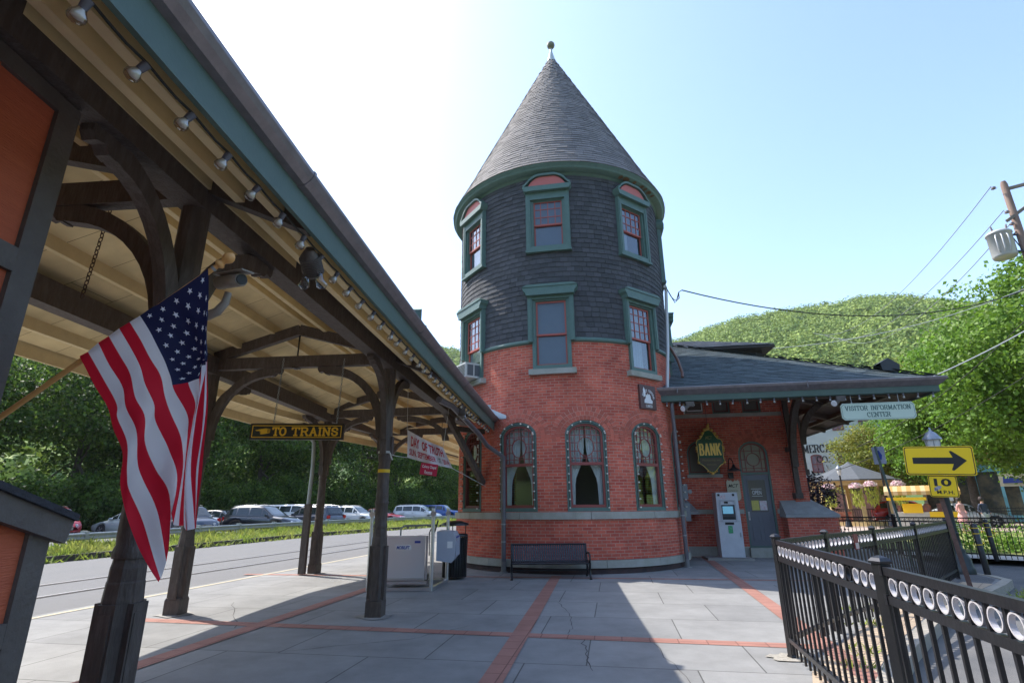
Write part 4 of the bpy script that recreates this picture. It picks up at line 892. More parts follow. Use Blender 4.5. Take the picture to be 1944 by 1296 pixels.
def arc_text(name, s, M, cx, cz, r, a0, a1, h, m, parent):
    mb = MB()
    for i, ch in enumerate(s):
        if ch == ' ': continue
        a = R(a0+(a1-a0)*i/(len(s)-1)); wd, st = GL.get(ch, GL['I']); X = Vector((math.sin(a), 0, math.cos(a))); T = Vector((math.cos(a), 0, -math.sin(a)))
        for pl in st[:1]+([] if len(st) < 2 else st[1:]):
            for p, q in zip(pl[:-1], pl[1:]):
                A_, B_ = [Vector((cx, -.004, cz))+X*(r+v[1]*h)+T*((v[0]-.5)*h*.75) for v in (p, q)]
                if (B_-A_).length < 1e-5: continue
                n_ = (B_-A_).normalized(); n_ = Vector((-n_.z, 0, n_.x))*h*.09; mb.add([M @ (A_-n_), M @ (B_-n_), M @ (B_+n_), M @ (A_+n_)], [(0, 1, 2, 3)])
    return mk(name, mb, m, parent)
arc_text('lettering', 'JERSEY CENTRAL', MP, .0, 4.07, .185, -75, 85, .055, WHITE, pq)
serif('lettering', 'LINES', lambda q: MP @ q, -.11, .13, 3.85, 3.91, WHITE, pq, .2)
# downspouts
def downspout(label, pts, r=.052, boot=True):
    t = thing('downspout', label, 'downspout', (pts[-1][0], pts[-1][1], 0), 'downspouts on the round tower')
    mb = MB(); mb.tube(pts, r, 12); mk('pipe', mb, LEADGREY, t)
    mb = MB(); p = Vector(pts[-1]); mb.cyl((p.x, p.y, p.z), (p.x, p.y, .0), r*1.02, r*1.1, 12); mb.cyl((p.x, p.y, 0), (p.x, p.y, .03), .1, .09, 12); mk('boot', mb, mat('boot_stone', (.2, .19, .18), .8), t)
    mb = MB(); zt = pts[-2][2]
    for z in (zt*.33+.2, zt*.75): mb.cyl((p.x, p.y, z), (p.x, p.y, z+.03), r*1.12, n=12)
    mk('strap', mb, GALV, t); return t
cl = tp(-33.3, .14, 0)
downspout('dark round downspout left of the bench coming from the canopy gutter', [(-1.25, 8.9, 3.20), (-1.12, 9.8, 3.25), (-.78, 12.2, 3.05), (-.62, 12.9, 2.86), (cl.x, cl.y, 2.62), (cl.x, cl.y, 1.4), (cl.x, cl.y, .25)], .055)
cr = tp(53.5, .16, 0)
downspout('grey downspout on the right of the tower from the main gutter', [tuple(B(.35, .12, 4.15)), tuple(B(.27, .12, 4.02)), (cr.x-.02, cr.y-.05, 3.72), (cr.x, cr.y, 3.5), (cr.x, cr.y, 1.6), (cr.x, cr.y, .2)])
# electrical mast, conduit
t = thing('service_mast', 'white metal electric service mast on the right side of the tower', 'mast', tuple(B(.02, .35, 4.4)))
q0 = Vector((4.33, 14.10, 0)); mb = MB(); mb.tube([(4.16, 14.05, 4.42), (4.30, 14.10, 5.6), (4.46, 14.25, 7.35), (4.44, 14.2, 7.47), (4.40, 14.12, 7.45)], .045, 10); mk('pipe', mb, mat('mast_paint', (.55, .55, .56), .45, metal=.3), t)
mb = MB()
for dx in (.0, .05, .1): mb.tube([(4.42, 14.1, 7.42), (4.50+dx, 14.0, 7.1-dx*2), (4.62+dx, 13.95, 6.92+dx), (4.72, 13.95, 7.2), (4.80, 13.9, 7.24)], .012, 5)
mk('cable_loop', mb, CORD, t)
mb = MB(); mb.tube([(4.62, 14.95, 5.9), (4.70, 14.6, 5.4), (4.76, 14.5, 5.0), (4.72, 14.4, 4.85)], .04, 8); tag(mk('vent_pipe', mb, mat('copper_pipe', (.18, .09, .06), .5), None, (4.7, 14.5, 4.9)), 'short rusty pipe rising from the roof beside the tower', 'pipe')
t = thing('electric_meter_box', 'pair of grey electric boxes on a conduit beside the right downspout', 'electric box', tuple(B(.70, WO-.3, 1.5)))
mb = MB(); mb.tube([B(.56, WO-1.0, 4.0), B(.60, WO-.8, 3.4), B(.64, WO-.62, 2.1)], .026, 8); mb.tube([B(.66, WO-.62, 2.0), B(.66, WO-.62, .9)], .026, 8); mk('conduit', mb, GALV, t)
mb = MB(); mb.box(.58, .80, WO-.70, WO-.52, 1.62, 2.06, 0, BM); mb.box(.60, .82, WO-.68, WO-.53, 1.02, 1.52, 0, BM); mk('box', mb, mat('elec_grey', (.25, .28, .30), .5, metal=.2), t)
mb = MB(); mb.cyl(B(.86, WO-.66, 1.84), B(.86, WO-.72, 1.84), .06); mk('meter', mb, GALV, t)
# AC in the small window
t = thing('air_conditioner', 'small air conditioner in the window under the eave beside the tower', 'air conditioner', tuple(B(1.32, WO, 4.3)))
mb = MB(); mb.box(1.06, 1.58, WO-.22, WO+.1, 4.26, 4.62, 0, BM); mk('case', mb, mat('ac_brown', (.10, .08, .07), .6), t)
mb = MB(); mb.strip([(1.08, 4.28), (1.56, 4.28), (1.56, 4.60), (1.08, 4.60)], [(1.11, 4.31), (1.53, 4.31), (1.53, 4.57), (1.11, 4.57)], BM @ Matrix.Translation((0, WO-.235, 0)), .015); mk('trim', mb, WHITE, t)
# wall lamp (gooseneck)
t = thing('wall_lamp', 'black gooseneck barn lamp on the brick between sign and door', 'wall lamp', tuple(B(2.25, WO, 2.4)))
mb = MB(); mb.tube([B(2.17, WO-.0, 2.5), B(2.17, WO-.10, 2.75), B(2.20, WO-.22, 2.82), B(2.24, WO-.32, 2.72), B(2.25, WO-.34, 2.60)], .014, 8); mk('arm', mb, BLACK, t)
mb = MB(); c = B(2.25, WO-.34, 0); mb.lathe(c, [(.03, 2.62), (.05, 2.55), (.12, 2.49), (.21, 2.44), (.205, 2.435), (.11, 2.47)], 20, cap=False); mk('shade', mb, mat('lamp_black', (.02, .025, .03), .3), t)
mb = MB(); mb.box(2.13, 2.27, WO-.1, WO, 2.22, 2.40, 0, BM); mk('junction_box', mb, BLACK, t)
# bank sign
NM = BM @ Matrix.Translation((1.60, WO-.5, 3.10)) @ Matrix.Scale(.86, 4) @ Matrix.Translation((0, 0, -3.15))
t = thing('bank_sign', 'carved dark green and gold shield sign reading BANK over the cash machine', 'sign', tuple(B(1.62, WO-.75, 3.0)))
out = [(-.42, 2.62), (-.30, 2.56), (-.12, 2.36), (0, 2.30), (.12, 2.36), (.30, 2.56), (.42, 2.62), (.46, 2.68), (.43, 2.80), (.43, 3.26), (.46, 3.34), (.40, 3.46), (.28, 3.50), (.20, 3.62), (.14, 3.74), (.05, 3.80), (-.05, 3.80), (-.14, 3.74), (-.20, 3.62), (-.28, 3.50), (-.40, 3.46), (-.46, 3.34), (-.43, 3.26), (-.43, 2.80), (-.46, 2.68)]
mb = MB(); mb.prism(out, NM, .06); mk('board', mb, mat('sign_green', (.012, .075, .035), .35), t)
mb = MB(); s_ = .93; inn = [(x*s_, 3.0+(z-3.0)*s_) for x, z in out]; mb.strip(out, [(x*.965, 3.0+(z-3.0)*.965) for x, z in out], NM @ Matrix.Translation((0, -.008, 0)), .01)
for cx_, cz_, rr in [(0, 3.92, .05), (.03, 3.99, .03), (-.12, 3.80, .05), (.12, 3.78, .045), (-.2, 3.68, .05), (.22, 3.66, .045), (-.28, 3.56, .04), (.29, 3.56, .035), (-.45, 3.05, .03), (-.46, 3.12, .03), (-.455, 3.19, .03), (.45, 3.05, .03), (.46, 3.12, .03), (.455, 3.19, .03), (-.43, 2.66, .04), (.44, 2.66, .04), (0, 2.29, .05), (-.08, 2.33, .03), (.08, 2.33, .03), (-.15, 2.36, .025), (.15, 2.36, .025), (.0, 3.85, .06)]:
    q = NM @ Vector((cx_, .0, cz_)); mb.tube([q+NM.to_3x3() @ Vector((0, .03, 0)), q+NM.to_3x3() @ Vector((0, -.02, 0)), q+NM.to_3x3() @ Vector((0, -.04, 0))], [rr, rr, rr*.4], 8)
mk('gold_carving', mb, GOLD, t)
mk('brown_panel', (lambda b: (b.prism([(-.38, 2.66), (-.28, 2.61), (-.1, 2.41), (0, 2.36), (.1, 2.41), (.28, 2.61), (.38, 2.66), (.37, 2.82), (-.37, 2.82)], NM @ Matrix.Translation((0, -.006, 0)), .006), b)[1])(MB()), mat('sign_brown', (.10, .075, .045), .5), t)
serif('lettering', 'BANK', lambda q: NM @ (q+Vector((0, -.004, 0))), -.35, .35, 2.92, 3.30, GOLD, t, .16, .45)
text('lettering', 'MCT', NM, -.12, .12, 3.46, 3.58, mat('dull_gold', (.22, .22, .08), .5), t, .008, shear=.3, bold=.02)
text('lettering', 'Membership and', NM, -.30, .30, 2.69, 2.77, MATS['dull_gold'], t, .012); text('lettering', 'Community', NM, -.16, .16, 2.55, 2.62, MATS['dull_gold'], t, .012)
mb = MB(); mb.tube([B(1.60, WO-.47, 3.62), B(1.60, WO-.47, 4.6)], .006, 5); mb.beam(B(1.60, WO-.46, 3.3), B(1.60, WO, 3.3), .03, .03); mk('hanger', mb, BLACK, t)
# MCT plaque
PMX = BM @ Matrix.Translation((2.235, WO-.05, 0)); t = thing('cream_sign', 'small cream plaque with notched top and black logo beside the bank door', 'sign', tuple(B(2.235, WO-.05, 1.9)))
mb = MB(); mb.prism([(-.19, 1.70), (.0, 1.58), (.14, 1.58), (.19, 1.66), (.19, 2.12), (.15, 2.19), (.10, 2.15), (.06, 2.19), (.03, 2.14), (0, 2.12), (-.03, 2.14), (-.06, 2.19), (-.10, 2.15), (-.15, 2.19), (-.19, 2.12)], PMX, .03); mk('board', mb, mat('cream', (.50, .46, .33), .6), t)
text('lettering', 'MCT', PMX, -.15, .15, 1.96, 2.06, BLK, t, .003, shear=.4, bold=.02)
text('lettering', 'COMMUNITY BANK', PMX, -.13, .13, 1.85, 1.88, BLK, t, .003)
# cash machine
AM = frame(B(1.50, WO-.98, 0), e1, e2, (0, 0, 1)); t = thing('cash_machine', 'tall white and grey cash machine standing on a slab beside the bank door', 'cash machine', tuple(B(1.8, WO-.7, 0)))
CASE = mat('atm_white', (.60, .62, .65), .4, c2=(.52, .54, .57), ns=4); mb = MB()
mb.prism([(0, .07), (.62, .07), (.62, 1.02), (.60, 1.80), (.02, 1.80), (0, 1.02)], AM, .55); mk('case', mb, CASE, t)
AF = AM @ Matrix.Translation((0, -.005, 0)); mb = MB()
mb.box(.12, .50, -.012, .0, 1.06, 1.46, 0, AM); mk('screen_recess', mb, mat('atm_dark', (.05, .055, .06), .4), t)
mb = MB(); mb.box(.16, .44, -.016, -.012, 1.22, 1.42, 0, AM); mk('screen', mb, mat('atm_screen', (.06, .16, .24), .15, emit=.6), t)
mb = MB(); mb.box(.145, .455, -.0148, -.012, 1.08, 1.13, 0, AM); mb.box(.18, .42, -.016, -.012, .93, .99, 0, AM); mb.box(.22, .32, -.016, -.006, 1.50, 1.55, 0, AM); mb.box(.06, .12, -.012, -.002, 1.70, 1.76, 0, AM); mb.box(.46, .52, -.012, -.002, 1.70, 1.76, 0, AM); mk('slot', mb, BLK, t)
mb = MB(); mb.box(.09, .13, -.025, 0, 1.0, 1.60, 0, AM); mb.box(.49, .53, -.025, 0, 1.0, 1.60, 0, AM); mb.box(.13, .49, -.025, 0, 1.56, 1.60, 0, AM); mb.box(.0, .62, -.008, 0, 1.005, 1.02, 0, AM); mk('bezel', mb, mat('atm_grey', (.45, .47, .5), .35), t)
mb = MB(); mb.box(.25, .37, -.01, -.002, .70, .90, 0, AM); mk('green_label', mb, mat('label_green', (.02, .33, .12), .5, c2=(.5, .6, .5), ns=30, fac=.66), t)
mb = MB(); mb.box(.12, .20, -.008, -.002, 1.62, 1.72, 0, AM); mb.box(.21, .27, -.008, -.002, 1.62, 1.72, 0, AM); mk('sticker', mb, mat('sticker_mix', (.7, .7, .7), .5, c2=(.5, .05, .1), ns=26, fac=.6), t)
mb = MB(); mb.box(.545, .575, -.012, 0, .60, .72, 0, AM); mk('lock', mb, GALV, t)
mb = MB(); mb.box(-.42, .80, -.22, .7, .0, .06, 0, AM); tag(mk('concrete_slab', mb, mat('slab_concrete', (.33, .31, .28), .9, c2=(.26, .25, .23), ns=3, bump=.3), None, (0, 0, 0)), kind='structure')
# visitor information sign
VM = frame(B(4.32, .02, 0), e1, e2, (0, 0, 1)); t = thing('hanging_sign', 'pale green hanging sign reading VISITOR INFORMATION CENTER under the right eave', 'sign', tuple(B(5.2, .02, 3.6)))
V0, V1, Z0, Z1 = .02, 1.70, 3.44, 3.86; nt_ = .06
mb = MB(); vo = [(V0+nt_, Z0), (V1-nt_, Z0), (V1-nt_, Z0+nt_), (V1, Z0+nt_), (V1, Z1-nt_), (V1-nt_, Z1-nt_), (V1-nt_, Z1), (V0+nt_, Z1), (V0+nt_, Z1-nt_), (V0, Z1-nt_), (V0, Z0+nt_), (V0+nt_, Z0+nt_)]
vo = [(V0+nt_, Z0), (V1-nt_, Z0), (V1, Z0+nt_), (V1, Z1-nt_), (V1-nt_, Z1), (V0+nt_, Z1), (V0, Z1-nt_), (V0, Z0+nt_)]
mb.prism(vo, VM, .04); mk('board', mb, mat('sign_palegreen', (.56, .66, .54), .5), t)
cxs, czs = (V0+V1)/2, (Z0+Z1)/2; mb = MB(); sc = lambda k, kz: [(cxs+(x-cxs)*k, czs+(z-czs)*kz) for x, z in vo]
mb.strip(sc(.975, .90), sc(.968, .875), VM @ Matrix.Translation((0, -.003, 0)), .003); mk('border', mb, GREEN, t)
serif('lettering', 'VISITOR INFORMATION', lambda q: VM @ q, .12, 1.60, 3.68, 3.79, GREEN, t, .2, .5); serif('lettering', 'CENTER', lambda q: VM @ q, .60, 1.12, 3.51, 3.62, GREEN, t, .2, .5)
mb = MB()
for x in (.30, 1.38): mb.tube([VM @ Vector((x, .02, 3.86)), VM @ Vector((x, .02, 4.12))], .008, 6); mb.tube([VM @ Vector((x-.02, .02, 3.86)), VM @ Vector((x, .02, 3.91)), VM @ Vector((x+.02, .02, 3.86))], .006, 5)
mk('hanger', mb, GALV, t)
# ------------------------------------------------------------------ platform canopy
def gR(y):
    if y > 13.66: return -.37+(y-13.66)*.10
    return -1.432+.0739*(y-1.79)+.001854*(y-1.79)*(y-5.228)
EL = [(-3, -6.35), (3, -6.2), (10.2, -6.12), (12.2, -5.95), (14.4, -5.3), (17.06, -4.3), (24.7, -2.62), (30, -1.5)]
def eL(y):
    for (a, p), (b, q) in zip(EL[:-1], EL[1:]):
        if y <= b: return p+(q-p)*(y-a)/(b-a)
    return EL[-1][1]
def CP(d, y, z):
    """d metres in from the right edge (5.2 m nominal width)"""
    w_ = gR(y)-eL(y); return Vector((gR(y)-d*w_/5.2, y, z))
def deck(d, y=8):
    w_ = gR(y)-eL(y); dd = min(d, 5.2-d)*w_/5.2; return 3.45+.42*dd
YS = [-2.5, -1, 0, 1, 2, 3, 4, 5, 6, 7, 8, 9, 10, 11, 12, 13, 13.66, 14.5, 16, 18, 20, 22, 24, 26]
can = thing('platform_canopy', 'long open timber platform canopy with tan soffit and green fascia', 'canopy', (-3.4, 8, 3.4))
TANM = bpy.data.materials.new('soffit_panels'); TANM.use_nodes = True; t_ = TANM.node_tree; b_ = t_.nodes['Principled BSDF']; b_.inputs['Roughness'].default_value = .8
uvn = t_.nodes.new('ShaderNodeTexCoord'); br_ = t_.nodes.new('ShaderNodeTexBrick'); br_.offset = .5; br_.inputs['Scale'].default_value = 1
for k, v in (('Brick Width', 4.0), ('Row Height', .62), ('Mortar Size', .004), ('Mortar Smooth', .1)): br_.inputs[k].default_value = v
br_.inputs['Color1'].default_value = (.80, .65, .35, 1); br_.inputs['Color2'].default_value = (.75, .60, .32, 1); br_.inputs['Mortar'].default_value = (.25, .17, .08, 1)
n_ = t_.nodes.new('ShaderNodeTexNoise'); n_.inputs['Scale'].default_value = 1.6; n_.inputs['Detail'].default_value = 8
mr_ = t_.nodes.new('ShaderNodeMapRange'); mr_.inputs[1].default_value = .3; mr_.inputs[2].default_value = .7; mr_.inputs[3].default_value = .72; mr_.inputs[4].default_value = 1.12
h_ = t_.nodes.new('ShaderNodeHueSaturation'); lk(t_, uvn.outputs['UV'], br_.inputs['Vector']); lk(t_, uvn.outputs['Object'], n_.inputs['Vector']); lk(t_, n_.outputs[0], mr_.inputs[0]); lk(t_, mr_.outputs[0], h_.inputs['Value']); lk(t_, br_.outputs['Color'], h_.inputs['Color']); lk(t_, h_.outputs[0], b_.inputs['Base Color'])
TANP = mat('purlin_tan', (.76, .61, .33), .7, c2=(.66, .52, .28), ns=5)
mb = MB()
for a, b in zip(YS[:-1], YS[1:]):
    for d0, d1 in ((.14, 2.6), (2.6, 5.14)):
        mb.quad(CP(d0, a, deck(d0, a)), CP(d0, b, deck(d0, b)), CP(d1, b, deck(d1, b)), CP(d1, a, deck(d1, a)), 0, [(d0, a), (d0, b), (d1, b), (d1, a)])
mk('soffit', mb, TANM, can)
mb = MB()
for a, b in zip(YS[:-1], YS[1:]):
    for d0, d1 in ((.06, 2.6), (2.6, 5.25)):
        mb.add([CP(d0, a, deck(d0, a)+.09), CP(d0, b, deck(d0, b)+.09), CP(d1, b, deck(d1, b)+.09), CP(d1, a, deck(d1, a)+.09)], [(0, 1, 2, 3)])
mk('roof_covering', mb, SH_ROOF, can)
def crun(mb, prof, ys=None, mi=0, smooth=False, right=True):
    """sweep a closed (d, z) profile along the canopy"""
    ys = ys or YS; n = len(prof); vs = []
    for y in ys: vs += [CP(d, y, z) if right else CP(5.2-d, y, z) for d, z in prof]
    mb.add(vs, [(i*n+j, i*n+(j+1) % n, (i+1)*n+(j+1) % n, (i+1)*n+j) for i in range(len(ys)-1) for j in range(n)]+[tuple(range(n)), tuple(range((len(ys)-1)*n, len(ys)*n))[::-1]], mi)
YR = [y for y in YS if y <= 13.66]
mb = MB(); crun(mb, [(.10, 3.545), (.10, 3.325), (.13, 3.32), (.14, 3.34), (.14, 3.545)], YR); mk('fascia', mb, GREEND, can)
mb = MB(); crun(mb, [(.12, 3.55), (.11, 3.52), (.05, 3.53), (.01, 3.565), (-.012, 3.60), (-.012, 3.625), (.0, 3.63), (.004, 3.60), (.06, 3.56)], YR)
for y in (3.1, 6.3, 9.4): crun(mb, [(.12, 3.554), (.112, 3.516), (.048, 3.524), (.006, 3.56), (-.018, 3.60), (-.018, 3.632), (.0, 3.636)], [y, y+.03])
mk('gutter', mb, GUTTER, can)
mb = MB(); crun(mb, [(.0, 3.50), (.0, 3.30), (.04, 3.30), (.04, 3.50)], None, right=False); mk('left_fascia', mb, TANP, can)
mb = MB()
for d in (.40, .72, 1.0, 1.62, 2.15, 2.6, 3.05, 3.6, 4.2, 4.75):
    z = lambda y: deck(d, y); n = 4; vs = []
    for y in YS:
        zz = deck(d, y)+.02
        for dd, dz in ((-.035, 0), (-.035, -.15), (.035, -.15), (.035, 0)): vs.append(CP(d+dd, y, zz+dz))
    mb.add(vs, [(i*n+j, i*n+(j+1) % n, (i+1)*n+(j+1) % n, (i+1)*n+j) for i in range(len(YS)-1) for j in range(n)])
mk('purlins', mb, TANP, can)
POSTR = [(-2.335, 3.48), (-1.955, 8.26)]; POSTL = [(-5.12, 3.7), (-4.94, 8.55), (-4.70, 13.54), (-4.02, 17.0)]
FR = [((-2.335, 3.48), (-5.12, 3.7)), ((-1.955, 8.26), (-4.94, 8.55)), ((-1.50, 13.0), (-4.70, 13.54)), ((-.75, 16.6), (-4.02, 17.0))]
def beam_line(mb, pts, wd, z0, z1):
    for (a, b) in zip(pts[:-1], pts[1:]): mb.beam((*a, (z0+z1)/2), (*b, (z0+z1)/2), wd, z1-z0)
mb = MB(); beam_line(mb, [(-2.62, -2.5), (-2.335, 3.48)], .19, 3.56, 3.86); beam_line(mb, [(-2.335, 3.48), (-1.955, 8.26)], .192, 3.561, 3.861); beam_line(mb, [(-1.955, 8.26), (-1.50, 13.0), (-1.3, 14.5)], .19, 3.56, 3.86); mk('plate_beam', mb, BROWN, can)
mb = MB(); beam_line(mb, [(-5.35, -2.5), (-5.12, 3.7)], .19, 3.56, 3.84); beam_line(mb, [(-5.12, 3.7), (-4.94, 8.55)], .192, 3.561, 3.841); beam_line(mb, [(-4.94, 8.55), (-4.70, 13.54), (-4.02, 17.0), (-2.5, 24)], .19, 3.56, 3.84); mk('plate_beam', mb, BROWN, can)
def knee(mb, base, d, reach, z0, z1, wd=.09, band=.115, n=12):
    d = Vector(d).normalized(); side = d.cross(Vector((0, 0, 1)))*wd/2; base = Vector((*base, 0)); vs = []
    for i in range(n+1):
        a = PI/2*i/n; p = base+d*(.08+reach*(1-math.cos(a)))+Vector((0, 0, z0+(z1-z0-band*.5)*math.sin(a)))
        nr = (d*(-math.cos(a))+Vector((0, 0, 1))*math.sin(a)); b_ = band*(1.35-.35*math.sin(2*a)) if i < n else band
        vs += [p-side-nr*b_*.5, p+side-nr*b_*.5, p+side+nr*b_*.5, p-side+nr*b_*.5]
    mb.add(vs, [(4*i+j, 4*i+(j+1) % 4, 4*i+4+(j+1) % 4, 4*i+4+j) for i in range(n) for j in range(4)]+[(3, 2, 1, 0), (4*n, 4*n+1, 4*n+2, 4*n+3)])
    q = base+d*(.08+reach)
    # scrolled end
    pr = [(0, 0), (.16, 0), (.16, -.04), (.13, -.09), (.07, -.075), (.03, -.12), (-.02, -.13), (-.04, -.05)]
    A = [q+d*x+Vector((0, 0, z1+z))-side*1.02 for x, z in pr]; C = [q+d*x+Vector((0, 0, z1+z))+side*1.02 for x, z in pr]; m = len(pr)
    mb.add(A+C, [tuple(range(m)), tuple(range(2*m-1, m-1, -1))]+[(i, m+i, m+(i+1) % m, (i+1) % m) for i in range(m)])
def canopy_post(p, axis, dirs, top=3.58):
    x, y = p; a0 = math.atan2(axis[1], axis[0]); mb = MB(); c = (x, y, 0)
    k = math.sqrt(2)/2
    mb.lathe(c, [(.225*k, 0), (.225*k, .20), (.205*k, .23)], 4, smooth=False, rot=a0+PI/4)
    mb.lathe(c, [(.110, .20), (.110, .95), (.106, 1.0), (.104, 1.04), (.100, 1.05), (.098, 1.12), (.092, 1.15), (.090, 1.18)], 8, smooth=False, rot=a0+PI/8)
    mb.lathe(c, [(.098, 1.175), (.102, 1.2), (.095, 1.235), (.088, 1.25), (.093, 1.30), (.091, 1.5), (.100, 1.51), (.102, 1.54), (.092, 1.56), (.090, 1.60), (.096, 1.62), (.089, 1.65), (.086, 1.9), (.083, 2.12), (.095, 2.14), (.100, 2.17), (.092, 2.20), (.086, 2.23)], 20, smooth=True)
    mb.lathe(c, [(.096, 2.21), (.100, 2.26), (.100, 2.55), (.096, 2.62), (.098, top)], 8, smooth=False, rot=a0+PI/8)
    for j in range(4):
        A = a0+j*PI/2; M = frame((x, y, 0), (-math.sin(A), math.cos(A), 0), (-math.cos(A), -math.sin(A), 0), (0, 0, 1))
        mb.box(-.060, .060, -.122, -.08, .22, .93, 0, M); mb.box(-.045, .045, -.127, -.11, .27, .88, 0, M); mb.box(-.045, .045, -.118, -.08, 2.24, 2.5, 0, M)
    o = mk('post', mb, BROWN, can)
    for d, rch, z0, z1 in dirs:
        mb = MB(); knee(mb, p, d, rch, z0, z1); mk('knee_brace', mb, BROWN, o)
    mb = MB(); n = 14; mb.add([(x+(.24+.05*math.sin(i*2.3+x))*math.cos(2*PI*i/n), y+(.24+.05*math.cos(i*1.7))*math.sin(2*PI*i/n), .009) for i in range(n)], [tuple(range(n))]); mk('concrete_collar', mb, MATS['slab_concrete'], o)
    return o
for i, p in enumerate(POSTR):
    ax = Vector((.075, 1, 0)).normalized(); tr_ = Vector((FR[i][1][0]-p[0], FR[i][1][1]-p[1], 0)).normalized()
    o = canopy_post(p, ax, [(ax, .80, 2.45, 3.56), (-ax, .72, 2.45, 3.56), (tr_, .95, 2.50, 3.64)])
    if i == 1:
        mb = MB(); mb.lathe((p[0], p[1], 0), [(.088, 1.96), (.090, 1.97), (.090, 2.0), (.088, 2.01)], 20); mk('yellow_tape', mb, mat('tape_yellow', (.75, .48, .02), .5), o)
for i, p in enumerate(POSTL):
    ax = Vector((.05 if i < 2 else .18, 1, 0)).normalized(); tr_ = Vector((FR[i][0][0]-p[0], FR[i][0][1]-p[1], 0)).normalized()
    canopy_post(p, ax, [(ax, .88, 2.45, 3.56), (-ax, .88, 2.45, 3.56), (tr_, .95, 2.50, 3.64)])
for i, (r, l) in enumerate(FR):
    mb = MB(); rv, lv = Vector((*r, 0)), Vector((*l, 0)); ym = (r[1]+l[1])/2; d = (lv-rv).normalized()
    mb.beam(rv+Vector((0, 0, 3.74)), lv+Vector((0, 0, 3.74)), .11, .19)
    tf_ = mk('tie_beam', mb, BROWN, can)
    mid = CP(2.6, ym, 0); zt = deck(2.6, ym)-.26
    mb = MB(); mb.beam(lv+Vector((0, 0, 3.86)), Vector((mid.x, ym, zt)), .10, .17); mb.beam(rv+Vector((0, 0, 3.86)), Vector((mid.x, ym, zt)), .10, .17)
    mb.beam(lv+Vector((0, 0, 3.80)), Vector((*CP(5.05, l[1], 0).xy, 3.40)), .10, .13); mb.beam(rv+Vector((0, 0, 3.80)), Vector((*CP(.16, r[1], 0).xy, 3.43)), .10, .13)
    mk('rafter', mb, BROWN, tf_)
    mb = MB(); mb.cyl((mid.x, ym, 3.66), (mid.x, ym, zt), .013, n=6); mb.cyl((mid.x, ym, 3.62), (mid.x, ym, 3.65), .03, n=8); mk('tie_rod', mb, BLACK, tf_)
    if i < 3:
        mb = MB()
        for f_ in (.28, ): q = rv.lerp(lv, f_)
        mk('rod_plate', (lambda b: (b.box(-.05, .05, -.06, .06, 3.63, 3.645, 0, Matrix.Translation(Vector((mid.x, ym, 0)))), b)[1])(mb), BLACK, tf_)
# strut that carries the canopy end off the tower, hanging stub
mb = MB(); e_ = cylp(R(-47), TR+.03, 2.02); mb.beam(e_, (-1.62, 12.55, 3.66), .11, .14); mb.beam((-1.5, 13.0, 3.64), (-1.5, 13.0, 3.18), .16, .16, upv=(1, 0, 0)); mb.beam((-1.5, 13.0, 3.3), (-.75, 13.75, 3.30), .1, .12)
mk('wall_strut', mb, BROWN, can)
mb = MB(); knee(mb, (-1.55, 13.0), (-.98, .16, 0), 1.1, 3.0, 3.62); mk('knee_brace', mb, BROWN, can)
mb = MB(); q = [CP(-.03, 13.2, 3.60), CP(-.03, 13.75, 3.62), CP(-.02, 13.72, 3.95), CP(.9, 13.78, 4.05), CP(.85, 13.2, 3.95)]; mb.add(q+[v+Vector((0, 0, .02)) for v in q], [(0, 1, 2, 3, 4), (9, 8, 7, 6, 5), (0, 5, 6, 1)]); 
mb.add([cylp(R(-33), TR+.03, 3.58), cylp(R(-33), TR+.03, 3.66), cylp(R(-48), TR+.03, 4.02), cylp(R(-48), TR+.03, 3.6)], [(0, 1, 2, 3)]); mk('flashing', mb, mat('zinc_flashing', (.45, .50, .52), .4, metal=.4), can)
mb = MB(); c = CP(.5, 7.6, 4.0); mb.add([c+Vector((-.09, -.09, 0)), c+Vector((.09, -.09, 0)), c+Vector((.09, .09, 0)), c+Vector((-.09, .09, 0)), c+Vector((-.09, -.09, .30)), c+Vector((.09, -.09, .30)), c+Vector((.09, .09, .38)), c+Vector((-.09, .09, .38))], [(0, 1, 5, 4), (1, 2, 6, 5), (2, 3, 7, 6), (3, 0, 4, 7), (4, 5, 6, 7)]); mk('roof_vent', mb, GREEND, can)
ly = [1.24+.31*k for k in range(40)]
light_string('long string of clear bulbs along the canopy fascia', [tuple(CP(.17, y, 3.315)) for y in ly], r=.034, drop=.012, sock=.030, dirv=(-.60, .0, -1))
# chains and things hanging under the canopy
def chain(label, p0, p1, link=.03, r=.004, name='hanging_chain', cat='chain', group=None, m=None):
    p0, p1 = Vector(p0), Vector(p1); L = (p1-p0).length; n = max(2, int(L/(link*.8))); mb = MB()
    for i in range(n):
        a = p0.lerp(p1, i/n); b = p0.lerp(p1, (i+1.25)/n); d = (b-a); u = Vector((1, 0, 0)) if i % 2 else Vector((0, 1, 0)); w_ = u*link*.28; m_ = (a+b)/2
        mb.tube([a, a*.75+b*.25+w_, a*.25+b*.75+w_, b, a*.25+b*.75-w_, a*.75+b*.25-w_, a], r, 4, cap=False)
    return mb
mb = chain('', (-3.224, 3.8, 4.16), (-3.308, 3.8, 3.014), .045, .005); tag(mk('hanging_chain', mb, mat('rusty_chain', (.10, .055, .035), .8), None, (-3.25, 3.8, 3.6)), 'loose rusty chain dangling from the canopy soffit beside the orange booth', 'chain')
TMx = frame((-3.967, 8.0, 0), (1, 0, 0), (0, 1, 0), (0, 0, 1)); t = thing('hanging_sign', 'long black hanging sign with yellow TO TRAINS lettering and pointing hand', 'sign', (-3.27, 8, 2.56))
mb = MB(); mb.box(0, 1.40, 0, .05, 2.445, 2.685, 0, TMx @ Matrix.Rotation(.012, 4, 'Y')); mk('board', mb, mat('sign_blackpaint', (.018, .016, .015), .45), t)
